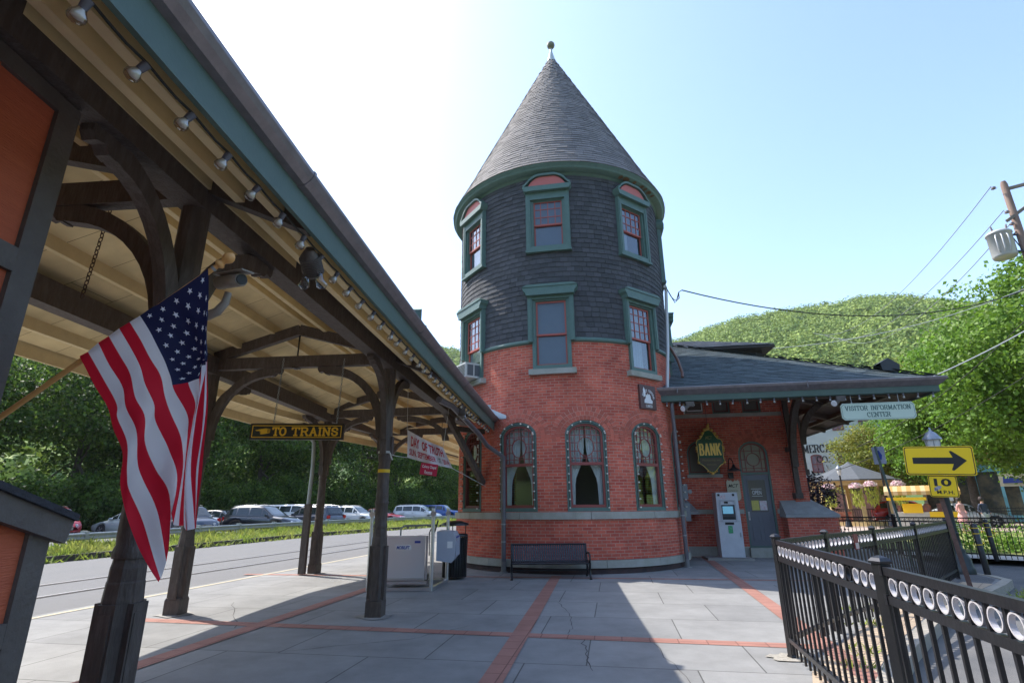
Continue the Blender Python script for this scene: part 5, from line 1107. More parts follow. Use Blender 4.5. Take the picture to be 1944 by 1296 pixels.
TS = TMx @ Matrix.Rotation(.012, 4, 'Y'); ro = [(.03, 2.475), (1.37, 2.475), (1.37, 2.655), (.03, 2.655)]; ri = [(.04, 2.485), (1.36, 2.485), (1.36, 2.645), (.04, 2.645)]
YG = mat('sign_yellow_gold', (.72, .42, .02), .5); mb = MB(); mb.strip(ro, ri, TS @ Matrix.Translation((0, -.004, 0)), .004); mk('border', mb, YG, t)
serif('lettering', 'TO', lambda q: TS @ q, .345, .535, 2.508, 2.620, YG, t, .24, .8); serif('lettering', 'TRAINS', lambda q: TS @ q, .635, 1.315, 2.508, 2.620, YG, t, .24, .8)
mb = MB(); mb.prism([(.08, 2.585), (.16, 2.60), (.23, 2.61), (.30, 2.60), (.30, 2.545), (.24, 2.53), (.17, 2.52), (.15, 2.535), (.17, 2.548), (.14, 2.56), (.16, 2.57), (.09, 2.572)], TS @ Matrix.Translation((0, -.0035, 0)), .003)
for k in range(3): mb.box(.262+.013*k, .267+.013*k, -.006, -.0036, 2.548, 2.598, 1, TS)
mk('pointing_hand', mb, [YG, BLK], t)
for x in (.33, 1.28):
    mb = chain('', TS @ Vector((x, .025, 2.68)), TS @ Vector((x+.02, .025, 3.70)), .04, .004); mk('chain', mb, GALV, t)
# banner with its little red board and rope
def quadpt(u, v, P00, P10, P11, P01): return P00*(1-u)*(1-v)+P10*u*(1-v)+P11*u*v+P01*(1-u)*v
P00, P10, P11, P01 = Vector((-2.05, 10.5, 2.383)), Vector((-1.177, 10.62, 2.176)), Vector((-1.372, 10.6, 2.578)), Vector((-2.077, 10.5, 2.921))
def ban(u, v):
    p = quadpt(u, v, P00, P10, P11, P01); p.y += .035*math.sin(u*9+v*2)+.02*math.sin(u*21); p.z -= .03*math.sin(u*PI)*(1-v)*.4+.02*math.sin(PI*u)*v; return p
t = thing('banner', 'white cloth banner with red DAY OF TRUTH lettering tied under the canopy end', 'banner', (-1.7, 10.5, 2.5))
mb = MB(); nu, nv = 24, 10; vs = [ban(i/nu, j/nv) for j in range(nv+1) for i in range(nu+1)]; mb.add(vs, [(j*(nu+1)+i, j*(nu+1)+i+1, (j+1)*(nu+1)+i+1, (j+1)*(nu+1)+i) for j in range(nv) for i in range(nu)], 0, True); mk('cloth', mb, mat('banner_cloth', (.66, .64, .68), .8, trans=.2), t)
def bannertext(s, u0, u1, v0, v1, m, shear=0, bold=.02):
    c = bpy.data.curves.new('t', 'FONT'); c.body = s; c.size = 1; c.shear = shear; c.offset = bold; c.resolution_u = 2
    o = bpy.data.objects.new('t', c); S.collection.objects.link(o); bpy.context.view_layer.update(); me = bpy.data.meshes.new_from_object(o.evaluated_get(bpy.context.evaluated_depsgraph_get())); bpy.data.objects.remove(o)
    bm = bmesh.new(); bm.from_mesh(me); bmesh.ops.triangulate(bm, faces=bm.faces[:]); bmesh.ops.subdivide_edges(bm, edges=[e for e in bm.edges if e.calc_length() > .15], cuts=2); bmesh.ops.triangulate(bm, faces=bm.faces[:])
    vs = [v.co.copy() for v in bm.verts]; bm.verts.index_update(); fs = [tuple(v.index for v in f.verts) for f in bm.faces]; bm.free()
    ax, bx = min(v.x for v in vs), max(v.x for v in vs); az, bz = min(v.y for v in vs), max(v.y for v in vs); mb = MB()
    mb.add([ban(u0+(v.x-ax)/(bx-ax)*(u1-u0), v0+(v.y-az)/(bz-az)*(v1-v0))+Vector((0, -.006, 0)) for v in vs], fs); mk('lettering', mb, m, t)
BR_ = mat('banner_red', (.45, .02, .04), .6); bannertext('DAY  OF TRUTH', .08, .93, .46, .86, BR_, .25, .03); bannertext('SUN. SEPTEMBER', .04, .66, .12, .36, BR_, .1, .02); bannertext('1 ST.', .70, .79, .14, .36, mat('banner_green', (.03, .12, .10), .6)); bannertext('2014', .83, .96, .12, .36, BR_)
t2 = thing('small_sign', 'small red board reading Calvary Chapel Poconos hanging below the white banner', 'sign', (-1.56, 10.5, 2.2)); SM_ = frame((-1.738, 10.47, 0), (.99, .05, -.16), (-.05, 1, 0), (.16, 0, .99)); SM_ = frame((-1.738, 10.47, 2.26), (.985, .05, -.14), (-.05, 1, 0), (.14, 0, .985))
mb = MB(); mb.box(-.03, .30, 0, .01, -.20, .02, 0, SM_); mk('board', mb, mat('board_red', (.50, .015, .06), .5), t2); text('lettering', 'Calvary Chapel', SM_, .0, .27, -.085, -.015, WHITE, t2, .003, bold=.02); text('lettering', 'Poconos', SM_, .06, .21, -.18, -.11, WHITE, t2, .003, bold=.02)
mb = MB(); mb.tube([(-1.955, 8.15, 2.26), (-2.0, 9.3, 2.30), (-2.05, 10.5, 2.383)], .006, 5); mb.tube([P10, cylp(R(-44), TR+.1, 1.95)], .006, 5); mb.tube([P11, (-1.3, 10.8, 3.4)], .004, 4); mb.tube([P01, (-2.1, 10.5, 3.9)], .004, 4)
for k in range(4): mb.lathe((-1.955, 8.26, 2.245+.008*k), [(.100, 0), (.106, .004), (.100, .008)], 16, cap=False)
mb.tube([(-1.86, 8.17, 2.25), (-1.83, 8.14, 2.18), (-1.81, 8.14, 2.14)], .01, 5); tag(mk('rope', mb, mat('rope_white', (.55, .55, .52), .8), None, (-2, 9.5, 2.3)), 'thin white rope tying the banner to the taped canopy post', 'rope')
# floodlight + speaker on the canopy
def disc_flood(y, label):
    t = thing('floodlight', label, 'floodlight', tuple(CP(.25, y, 3.25)), 'canopy floodlights'); c = CP(.25, y, 3.27)
    mb = MB(); mb.tube([c+Vector((.02, -.12, .04)), c+Vector((.0, -.06, .0)), c+Vector((-.02, .05, -.05)), c+Vector((-.03, .1, -.07))], [.03, .07, .075, .06], 16); 
    for k in range(10): mb.cyl(c+Vector((.0, -.06+.012*k, .0-.008*k)), c+Vector((0, -.054+.012*k, -.004-.008*k)), .079, n=16, smooth=False)
    mk('housing', mb, DARKTRIM, t); mb = MB()
    for dx in (-.05, .06): mb.tube([c+Vector((dx, .02, -.1)), c+Vector((dx, .03, -.15)), c+Vector((dx*1.3, .05, -.19)), c+Vector((dx*1.3, .06, -.21))], [.02, .03, .045, .02], 10)
    mk('lamp', mb, BULB, t)
disc_flood(3.72, 'dark finned floodlight on the near canopy fascia above the flag'); disc_flood(10.2, 'dark finned floodlight on the far canopy fascia near the tower')
# security camera on the near post
t = thing('security_camera', 'beige bullet security camera bracketed to the near post beside the flag finial', 'security camera', (-1.95, 3.3, 2.85)); CB = mat('camera_beige', (.26, .235, .20), .45)
mb = MB(); mb.tube([(-2.22, 3.42, 2.69), (-2.02, 3.32, 2.68), (-1.95, 3.30, 2.70), (-1.90, 3.29, 2.76), (-1.89, 3.29, 2.83)], [.036, .032, .03, .026, .022], 12); mb.cyl((-2.24, 3.43, 2.69), (-2.19, 3.40, 2.69), .06); mk('arm', mb, CB, t)
mb = MB(); mb.tube([(-1.99, 3.33, 2.92), (-1.985, 3.33, 2.92), (-1.76, 3.18, 2.875), (-1.755, 3.177, 2.874)], [.035, .045, .045, .042], 16)
mb.beam((-2.0, 3.335, 2.975), (-1.70, 3.14, 2.917), .085, .008); mk('body', mb, CB, t)
mb = MB(); mb.tube([(-1.755, 3.177, 2.874), (-1.745, 3.17, 2.872)], [.034, .034], 14); mk('lens', mb, BLK, t)
# gutter pipe on the second left post
t = thing('drain_pipe', 'pale galvanised drain pipe running down the far left canopy post', 'pipe', (-4.9, 13.3, 0)); mb = MB(); mb.tube([(-5.25, 13.0, 3.15), (-4.98, 13.2, 3.12), (-4.90, 13.25, 3.0), (-4.88, 13.27, 2.4), (-4.9, 13.28, 1.55)], .045, 10); mk('pipe', mb, GALV, t); mb = MB(); mb.box(-4.96, -4.82, 13.2, 13.34, .02, 1.56); mk('boot', mb, BROWN, t)

# ------------------------------------------------------------------ orange booth and low hutch on the left
t = thing('ticket_booth', 'tall orange booth wall with dark trim under the canopy', 'booth', (-3.4, 1, 0))
mb = MB(); mb.box(-4.6, -2.40, -1.5, 2.40, .0, 3.54); mk('wall', mb, ORANGE, t)
mb = MB(); mb.box(-2.41, -2.375, 2.31, 2.435, 0, 3.552); mb.box(-2.50, -2.412, 2.40, 2.436, 0, 3.55); mb.box(-2.41, -2.372, -1.5, 2.31, 2.54, 2.66); mb.box(-2.41, -2.372, -1.5, 2.31, 3.46, 3.551); mb.box(-2.41, -2.373, -1.5, 2.31, 1.2, 1.3); mk('trim', mb, DARKTRIM, t)
mb = MB(); mb.box(-2.405, -2.385, 1.93, 1.99, 2.66, 3.46); mb.box(-2.405, -2.385, .9, .96, 2.66, 3.46); mk('batten', mb, ORANGE, t)
t = thing('wooden_hutch', 'low orange and dark wooden hutch with sloping lid in the bottom left corner', 'hutch', (-1.9, 1.2, 0))
hz = lambda y: 1.40+.29*(1.9-y)
mb = MB(); mb.add([(-1.56, .4, 1.1), (-1.56, 1.87, 1.1), (-1.56, 1.87, hz(1.87)), (-1.56, .4, hz(.4)), (-2.3, .4, 1.1), (-2.3, 1.87, 1.1), (-2.3, 1.87, hz(1.87)), (-2.3, .4, hz(.4))], [(0, 1, 2, 3), (1, 5, 6, 2), (4, 7, 6, 5)]); mk('orange_panel', mb, ORANGE, t)
mb = MB(); mb.box(-2.3, -1.562, .4, 1.865, 0, 1.1)
for k in range(7): mb.box(-1.562, -1.556, .42+.21*k, .615+.21*k, .02, 1.08)
mk('lower_boards', mb, mat('grey_boards', (.085, .078, .08), .75, c2=(.06, .055, .055), ns=6, bump=.5, bs=14, stretch=(1, 12, 1)), t)
mb = MB(); mb.box(-1.62, -1.545, 1.80, 1.885, 0, hz(1.9)-.002); mb.box(-1.56, -1.545, .4, 1.799, 1.055, 1.125)
mb.add([(-1.562, .4, hz(.4)-.0), (-1.54, .4, hz(.4)-.0), (-1.54, 1.905, hz(1.905)), (-1.562, 1.905, hz(1.905)), (-1.562, .4, hz(.4)+.075), (-1.54, .4, hz(.4)+.075), (-1.54, 1.905, hz(1.905)+.02), (-1.562, 1.905, hz(1.905)+.02)], [(0, 3, 2, 1), (4, 5, 6, 7), (1, 2, 6, 5), (2, 3, 7, 6)])
mb.beam((-1.535, .4, hz(.4)+.0), (-1.535, 1.93, hz(1.93)-.01), .03, .075); mk('trim', mb, DARKTRIM, t)
mb = MB(); L0, L1 = hz(.3)+.05, hz(2.0)+.045
mb.add([(-1.505, .3, L0), (-1.505, 1.94, L1), (-2.4, 1.94, L1), (-2.4, .3, L0), (-1.505, .3, L0+.022), (-1.505, 1.94, L1+.022), (-2.4, 1.94, L1+.022), (-2.4, .3, L0+.03)], [(0, 1, 5, 4), (1, 2, 6, 5), (4, 5, 6, 7), (3, 2, 1, 0)]); mk('lid', mb, mat('lid_dark', (.025, .025, .03), .8, bump=.6, bs=30), t)

# ------------------------------------------------------------------ flag
FT = [[(-2200, 2200), (-2100, 2060), (-2009, 1941), (-1949, 1825), (-1875, 1700), (-1851, 1555), (-1796, 1438), (-1718, 1290), (-1601, 1141)], [(-2163, 2223), (-2060, 2086), (-1966, 1953), (-1937, 1876), (-1854, 1749), (-1832, 1615), (-1803, 1531), (-1710, 1368), (-1603, 1152)], [(-2121, 2271), (-2042, 2154), (-1944, 2032), (-1903, 1927), (-1831, 1824), (-1807, 1687), (-1757, 1578), (-1660, 1425), (-1589, 1223)], [(-2075, 2306), (-1991, 2194), (-1919, 2098), (-1878, 1992), (-1812, 1900), (-1790, 1774), (-1719, 1638), (-1629, 1518), (-1590, 1289)], [(-2030, 2348), (-1956, 2249), (-1884, 2152), (-1848, 2071), (-1789, 1965), (-1767, 1874), (-1682, 1735), (-1612, 1613), (-1599, 1436)], [(-1984, 2383), (-1902, 2276), (-1836, 2179), (-1781, 2097), (-1757, 2004), (-1699, 1899), (-1625, 1772), (-1593, 1649), (-1586, 1384)], [(-1937, 2418), (-1863, 2318), (-1795, 2206), (-1754, 2124), (-1730, 2050), (-1640, 1925), (-1609, 1822), (-1595, 1673), (-1567, 1379)], [(-1897, 2454), (-1808, 2346), (-1745, 2219), (-1697, 2137), (-1663, 2073), (-1610, 1976), (-1595, 1873), (-1593, 1698), (-1555, 1379)], [(-1854, 2483), (-1764, 2359), (-1694, 2233), (-1640, 2150), (-1609, 2096), (-1595, 2002), (-1594, 1847), (-1591, 1613), (-1554, 1356)], [(-1813, 2519), (-1706, 2373), (-1630, 2246), (-1614, 2191), (-1610, 2163), (-1597, 1976), (-1600, 1772), (-1597, 1577), (-1554, 1356)], [(-1765, 2556), (-1670, 2401), (-1606, 2260), (-1574, 2190), (-1568, 2156), (-1567, 2029), (-1577, 1860), (-1560, 1612), (-1505, 1364)], [(-1717, 2595), (-1637, 2444), (-1586, 2301), (-1572, 2218), (-1563, 2160), (-1545, 2002), (-1535, 1771), (-1531, 1588), (-1493, 1367)], [(-1669, 2637), (-1610, 2488), (-1585, 2358), (-1570, 2245), (-1558, 2160), (-1536, 1989), (-1525, 1746), (-1517, 1564), (-1488, 1367)], [(-1625, 2682), (-1602, 2547), (-1586, 2401), (-1573, 2287), (-1555, 2163), (-1529, 1976), (-1510, 1722), (-1500, 1552), (-1481, 1369)]]
FD = [0, .004, .010, .016, .026, .05, .075, .10, .115, .125, .075, .055, .05, .045]
def cr1(p0, p1, p2, p3, t): return .5*((2*p1)+(-p0+p2)*t+(2*p0-5*p1+4*p2-p3)*t*t+(-p0+3*p1-3*p2+p3)*t**3)
def flag_pt(u, v):
    """u along the fly 0..1, v across the stripes 0 (bottom) .. 1 (top)"""
    U = min(u*8, 7.9999); i = int(U); fu = U-i; V = min(v*13, 12.9999); j = int(V); fv = V-j
    def row(k):
        r = FT[k]; g = lambda m: r[max(0, min(8, m))]; return [cr1(g(i-1)[c], g(i)[c], g(i+1)[c], g(i+2)[c], fu)/1000 for c in (0, 1)]
    a, b = row(j), row(j+1); d = (FD[j]*(1-fv)+FD[j+1]*fv)*min(1, u*2.2+.05)
    return Vector((a[0]*(1-fv)+b[0]*fv+d*-.25, 2.6+d+(.012*math.sin(u*7+v*9)+.0035*math.sin(u*31+v*13)+.003*math.sin(v*47-u*9))*min(1, u*3), a[1]*(1-fv)+b[1]*fv))
t = thing('american_flag', 'stars and stripes flag hanging from a wooden pole over the near post', 'flag', (-1.9, 2.6, 2.2))
mb = MB(); NU, SV = 48, 4; nv = 13*SV
vs = [flag_pt(i/NU, j/nv) for j in range(nv+1) for i in range(NU+1)]; b0 = len(mb.v)
mb.v.extend([tuple(p) for p in vs])
for j in range(nv):
    for i in range(NU):
        st_ = j//SV; mi = 2 if (st_ >= 6 and (i+.5)/NU < .47) else (0 if st_ % 2 == 0 else 1)
        mb.sm.add(len(mb.f)); mb.f.append([j*(NU+1)+i, j*(NU+1)+i+1, (j+1)*(NU+1)+i+1, (j+1)*(NU+1)+i]); mb.m.append(mi)
mk('cloth', mb, [mat('flag_red', (.72, .014, .04), .7, trans=.5, bump=.15, bs=500), mat('flag_white', (.90, .90, .95), .7, trans=.5, bump=.15, bs=500), mat('flag_blue', (.012, .016, .07), .7, trans=.25, bump=.15, bs=500)], t)
mb = MB()
for r_ in range(9):
    for c_ in range(6 if r_ % 2 == 0 else 5):
        u = (.47/12)*(1+2*c_+(0 if r_ % 2 == 0 else 1)); v = (6+7*(r_+1)/10)/13; cpt = flag_pt(u, v)
        e = .01; du = (flag_pt(u+e, v)-flag_pt(u-e, v)); du.normalize(); dv = (flag_pt(u, v+e)-flag_pt(u, v-e)); nrm = du.cross(dv)
        if nrm.length < 1e-6: continue
        nrm.normalize(); nrm = nrm if nrm.y < 0 else -nrm; w1 = (flag_pt(u+.012, v)-flag_pt(u-.012, v)).length/.024*.016; w2 = (flag_pt(u, v+.012)-flag_pt(u, v-.012)).length/.024*.031
        dv.normalize(); a_ = du; b_ = dv; pts = []
        for k in range(10):
            rr = (1 if k % 2 == 0 else .42); an = PI+2*PI*k/10; pts.append(cpt+a_*(math.cos(an)*rr*w1*.88)+b_*(math.sin(an)*rr*w2*.66)+Vector((.001, -.004, 0)))
        mb = MB(); mb.add(pts+[cpt+Vector((.001, -.004, 0))], [(k, (k+1) % 10, 10) for k in range(10)]); mk('star', mb, mat('star_white', (.80, .80, .85), .7), t)
WOODP = mat('pole_wood', (.72, .38, .12), .45, c2=(.62, .30, .09), ns=10, stretch=(1, 1, 1)); p0 = Vector((-1.592, 2.625, 2.708)); p1 = Vector((-2.68, 2.625, 1.778)); dd = (p0-p1).normalized()
t2 = thing('flag_pole', 'varnished wooden flag pole with round finial slanting up from the left', 'flag pole', tuple(p1))
mb = MB(); mb.tube([p1, p0], .0135, 12); mk('shaft', mb, WOODP, t2)
mb = MB(); mb.tube([p0, p0+dd*.01, p0+dd*.02, p0+dd*.03, p0+dd*.04, p0+dd*.055, p0+dd*.07, p0+dd*.085, p0+dd*.10, p0+dd*.108], [.014, .026, .028, .018, .016, .026, .031, .029, .018, .004], 16); mk('finial', mb, WOODP, t2)
mb = MB(); mb.tube([p0-dd*.03, p0-dd*.015], .0165, 12); mk('collar', mb, GALV, t2)
mb = MB(); mb.tube([p1-dd*.01, p1+dd*.12], .02, 10); mb.tube([p1+dd*.05, p1+dd*.05+Vector((0, -.15, -.02))], .015, 8); mb.cyl(p1+dd*.05+Vector((0, -.14, -.02)), p1+dd*.05+Vector((0, -.17, -.02)), .05); mk('bracket', mb, GALV, t2)
# ------------------------------------------------------------------ wheelchair lift, bench, bin
t = thing('wheelchair_lift', 'folded aluminium wheelchair lift with grey motor box parked behind the middle post', 'wheelchair lift', (-2.0, 11.0, 0))
DP = bpy.data.materials.new('tread_plate'); DP.use_nodes = True; n_ = DP.node_tree; b_ = n_.nodes['Principled BSDF']; b_.inputs['Base Color'].default_value = (.70, .71, .73, 1); b_.inputs['Metallic'].default_value = .55; b_.inputs['Roughness'].default_value = .3
tc_ = n_.nodes.new('ShaderNodeTexCoord'); vo_ = n_.nodes.new('ShaderNodeTexVoronoi'); vo_.inputs['Scale'].default_value = 45; bp_ = n_.nodes.new('ShaderNodeBump'); bp_.inputs['Strength'].default_value = .12; bp_.inputs['Distance'].default_value = .004
lk(n_, tc_.outputs['Object'], vo_.inputs['Vector']); lk(n_, vo_.outputs['Distance'], bp_.inputs['Height']); lk(n_, bp_.outputs[0], b_.inputs['Normal'])
PL1, PL2, PL3, PL0 = Vector((-2.68, 10.62, 0)), Vector((-1.52, 10.62, 0)), Vector((-1.37, 11.75, 0)), Vector((-2.75, 11.8, 0)); Zv = Vector((0, 0, 1))
mb = MB(); mb.box(-2.58, -1.66, 10.66, 10.69, .21, .95); mb.box(-2.62, -2.59, 10.7, 11.6, .21, .93); mk('platform_plate', mb, DP, t)
for p in (PL1, PL2, PL3):
    mb = MB(); mb.tube([p, p+Zv*1.44], .034, 12); mb.tube([p+Zv*1.34+Vector((-.0, .05, 0)), p+Zv*1.34+Vector((0, -.05, 0))], .05, 10); mk('mast', mb, ALU, t)
mb = MB()
for a, b in ((PL1, PL2), (PL2, PL3), (PL3, PL0), (PL0, PL1)): mb.beam(a+Zv*.035, b+Zv*.035, .06, .06)
mb.beam(PL1+Zv*.14+Vector((.1, .05, 0)), PL2+Zv*.14+Vector((-.1, .05, 0)), .05, .05); mb.beam((-2.58, 10.67, .19), (-1.66, 10.67, .19), .04, .03); mb.beam((-1.63, 10.67, .19), (-1.63, 10.67, .95), .03, .04, upv=(1, 0, 0)); mk('base_frame', mb, ALU, t)
mb = MB(); mb.tube([(-2.2, 11.0, .94), (-2.2, 11.0, 1.06), (-2.14, 11.0, 1.12), (-1.62, 11.0, 1.13), (-1.56, 11.0, 1.08), (-1.56, 11.0, .9)], .016, 8); mk('hoop_rail', mb, GALV, t)
mb = MB(); mb.tube([(-1.58, 10.66, .6), (-1.60, 10.72, 1.0), (-1.56, 10.8, 1.10), (-1.5, 10.85, 1.14)], .012, 6); mb.cyl((-1.52, 10.86, 1.0), (-1.46, 10.86, 1.22), .014); mk('crank', mb, BLACK, t)
MBX = mat('motor_box', (.40, .43, .50), .45, c2=(.36, .39, .46), ns=5)
mb = MB(); bxp = [(0, .50), (.28, .46), (.34, .54), (.36, .88), (.30, 1.0), (0, 1.02)]; XM = frame((-1.46, 10.74, 0), (1, .1, 0), (0, 1, 0), (0, 0, 1)); mb.prism(bxp, XM, .82)
mk('motor_box', mb, MBX, t)
mb = MB()
for k in range(4): mb.box(.352, .368, .12+.17*k, .2+.17*k, .56, .84, 0, XM)
mk('box_ribs', mb, MBX, t); mb = MB(); mb.box(.357, .362, .1, .75, .89, .92, 0, XM); mb.box(-.2, .0, 0, .01, 0, .01) if False else None; mk('blue_stripe', mb, mat('stripe_blue', (.03, .06, .3), .5), t)
mb = MB(); mb.box(.2, .3, -.004, 0, .72, .84, 0, XM); mk('box_label', mb, WHITE, t)
XF = frame((-2.58, 10.657, 0), (1, 0, 0), (0, 1, 0), (0, 0, 1)); mb = MB(); mb.box(.36, .66, -.006, 0, .70, .79, 0, XF); lab = mk('maker_label', mb, WHITE, t); text('lettering', 'MOBILIFT', XF, .385, .635, .715, .775, MATS['stripe_blue'], lab, .009, shear=.3, bold=.03)
mb = MB(); mb.box(.72, .83, -.006, 0, .82, .86, 0, XF); mk('small_label', mb, MATS['stripe_blue'], t)
mb = MB(); mb.box(-2.5, -1.7, 10.75, 11.5, .10, .2); mb.box(-2.2, -1.95, 10.7, 10.76, .1, .18); mk('underframe', mb, DARKTRIM, t)
mb = MB()
for p in (PL0, PL1+Vector((.0, .3, 0))): mb.cyl(p+Vector((-.06, 0, .06)), p+Vector((-.02, 0, .06)), .06, n=14)
mk('wheel', mb, BLK, t)
# bench
t = thing('bench', 'black metal slatted bench against the foot of the round tower', 'bench', (.78, 12.25, 0)); BX0, BX1, BY = -.05, 1.60, 12.10
prof = [(a, b*.77-.01) for a, b in [(-.02, .40), (.03, .435), (.12, .44), (.28, .425), (.40, .415), (.455, .44), (.49, .50), (.53, .64), (.57, .78), (.585, .83), (.60, .85)]]
def bp3(x, p): return Vector((x, BY+p[0], p[1]))
n = 33; mb = MB()
for k in range(n):
    x = BX0+.04+(BX1-BX0-.08)*k/(n-1)
    for i in range(len(prof)-1):
        a, b = prof[i], prof[i+1]; vs = [bp3(x-.0185, a), bp3(x+.0185, a), bp3(x+.0185, b), bp3(x-.0185, b)]; nn = Vector((0, -(b[1]-a[1]), b[0]-a[0])).normalized()*-.006
        mb.add(vs+[v+nn for v in vs], [(0, 1, 2, 3), (7, 6, 5, 4), (0, 4, 5, 1), (1, 5, 6, 2), (3, 7, 4, 0)])
mk('slats', mb, mat('slat_black', (.018, .019, .024), .3), t)
mb = MB(); mb.tube([(BX0, BY-.02, 0.308), (BX1, BY-.02, 0.308)], .018, 8); mb.tube([(BX0, BY+.60, 0.654), (BX1, BY+.60, 0.654)], .018, 8); mb.tube([(BX0, BY+.43, 0.308), (BX1, BY+.43, 0.308)], .018, 8); mb.tube([(BX0, BY+.22, 0.154), (BX1, BY+.22, 0.154)], .014, 8); mk('rail', mb, BLACK, t)
for x in (BX0, BX1):
    mb = MB(); mb.tube([(x, BY-.04, 0.308), (x, BY+.02, 0.185), (x, BY+.0, 0.077), (x, BY-.06, 0.015), (x, BY-.09, 0.000)], [.024, .022, .022, .026, .03], 8); mb.tube([(x, BY+.44, 0.316), (x, BY+.42, 0.185), (x, BY+.46, 0.077), (x, BY+.53, 0.015), (x, BY+.56, 0.000)], [.024, .022, .022, .026, .03], 8)
    mb.tube([(x, BY-.03, 0.316), (x, BY+.2, 0.331), (x, BY+.43, 0.316)], .02, 8); mb.tube([(x, BY+.43, 0.316), (x, BY+.52, 0.477), (x, BY+.60, 0.662)], .02, 8); mb.tube([(x, BY+.02, 0.185), (x, BY+.22, 0.146), (x, BY+.42, 0.185)], .014, 6)
    mk('leg_frame', mb, BLACK, t)
    mb = MB(); mb.tube([(x, BY-.03, 0.323), (x, BY-.07, 0.400), (x, BY-.04, 0.477), (x, BY+.1, 0.504), (x, BY+.35, 0.493), (x, BY+.52, 0.462)], .018, 8); mk('armrest', mb, BLACK, t)
t = thing('litter_bin', 'black slatted litter bin with open lid between lift and tower', 'bin', (-1.30, 12.4, 0)); mb = MB()
for k in range(30):
    a = 2*PI*k/30; c = Vector((-1.28+.25*math.cos(a), 12.35+.25*math.sin(a), 0)); mb.tube([c+Zv*.04, c*1+Zv*.4, c+Vector((math.cos(a), math.sin(a), 0))*.02+Zv*.86], .014, 5)
mk('slats', mb, BLACK, t); mb = MB(); mb.lathe((-1.28, 12.35, 0), [(.22, .05), (.23, .82), (.20, .82)], 20, cap=False); mb.lathe((-1.28, 12.35, 0), [(.28, .85), (.285, .88), (.27, .9)], 24, cap=False); mk('drum', mb, BLACK, t)
mb = MB(); mb.lathe((-1.28, 12.35, 0), [(.30, 1.08), (.29, 1.12), (.15, 1.17), (.01, 1.18)], 24, cap=False); mb.lathe((-1.28, 12.35, 0), [(.01, 1.075), (.30, 1.08)], 24, cap=False)
for k in range(3): a = 2*PI*k/3+.4; mb.cyl((-1.28+.24*math.cos(a), 12.35+.24*math.sin(a), .85), (-1.28+.24*math.cos(a), 12.35+.24*math.sin(a), 1.09), .012, n=6)
mk('lid', mb, BLACK, t)

# ------------------------------------------------------------------ ring fence
def fence_panel(parent, a, b, n, zt=1.10, rings=True, ringparts=True, r=.049):
    a = Vector((*a, 0)); b = Vector((*b, 0)); L = (b-a).length; d = (b-a).normalized(); nn = Vector((-d.y, d.x, 0)); M = frame(a, d, nn, (0, 0, 1))
    mb = MB()
    for z0, z1 in ((zt-.045, zt), (zt-.20, zt-.155), (.15, .19)): mb.box(.03, L-.03, -.019, .019, z0, z1, 0, M)
    for k in range(n+1):
        x = .07+(L-.14)*k/n
        mb.box(x-.0095, x+.0095, -.0095, .0095, .05, zt-.02, 0, M)
    for z in (zt-.022, zt-.178):
        for k in range(n*2): x = .07+(L-.14)*(k+.5)/(n*2); mb.box(x-.004, x+.004, -.0225, -.019, z-.004, z+.004, 0, M)
    for x in (.0, L-.06):
        for z in (zt-.05, zt-.205): mb.box(x+.0, x+.06, -.026, .026, z, z+.056, 0, M)
    pn = mk('panel', mb, BLACK, parent)
    if rings:
        rb = MB()
        for k in range(n):
            x = .07+(L-.14)*(k+.5)/n; zc = zt-.10; m = 20
            blk = ringparts and abs(a.x-2.177) < .02 and k == 3+0
            A = [(x+r*math.cos(2*PI*i/m), zc+r*math.sin(2*PI*i/m)) for i in range(m)]; C = [(x+(r-.007)*math.cos(2*PI*i/m), zc+(r-.007)*math.sin(2*PI*i/m)) for i in range(m)]
            q = MB() if ringparts else rb
            q.strip(A, C, M @ Matrix.Translation((0, -.012, 0)), .024)
            if ringparts: mk('ring', q, BLACK if blk else RING, pn)
        if not ringparts: mk('ring_row', rb, RING, pn)
    return pn
def fence_post(parent, p, h=1.12, w_=.032, cap=True, ang=.3):
    mb = MB(); k = math.sqrt(2); mb.lathe((*p, 0), [(w_*k*1.15, 0), (w_*k*1.15, .02), (w_*k, .03), (w_*k, h)], 4, smooth=False, rot=PI/4+ang); po = mk('post', mb, BLACK, parent)
    mb = MB(); mb.lathe((*p, 0), [(w_*k*1.25, h), (w_*k*1.3, h+.012), (w_*k*.9, h+.03), (w_*k*.3, h+.042)], 4, smooth=False, rot=PI/4+ang); mk('cap', mb, mat('cap_metal', (.05, .05, .055), .3, metal=.6), po)
F = thing('ring_fence', 'black metal fence with white rings under its top rail in the right foreground', 'fence', (2.75, 5.96, 0))
FP = [(1.50, -.2), (1.66, 1.0), (2.177, 3.414), (2.75, 5.96), (3.84, 7.0), (5.09, 8.02), (6.68, 9.42), (8.9, 11.6)]
for i, p in enumerate(FP):
    if i: fence_post(F, p, 1.115 if i != 3 else 1.12, .034 if i in (1, 2) else .03, ang=.2 if i < 4 else .75)
for i, n in ((0, 9), (1, 18), (2, 18)): fence_panel(F, FP[i], FP[i+1], n)
for i, n in ((3, 12), (4, 12), (5, 15), (6, 20)): fence_panel(F, FP[i], FP[i+1], n, ringparts=(i < 5))
mb = MB(); M = frame((5.65, 8.49, 0), Vector((.75, .66, 0)).normalized(), Vector((-.66, .75, 0)).normalized(), (0, 0, 1)); 
t = thing('small_sign', 'small red and white notice fixed to the top rail of the ring fence', 'sign', (4.55, 7.6, 1.0)); M = frame((4.52, 7.555, 0), Vector((.775, .632, 0)), Vector((-.632, .775, 0)), (0, 0, 1))
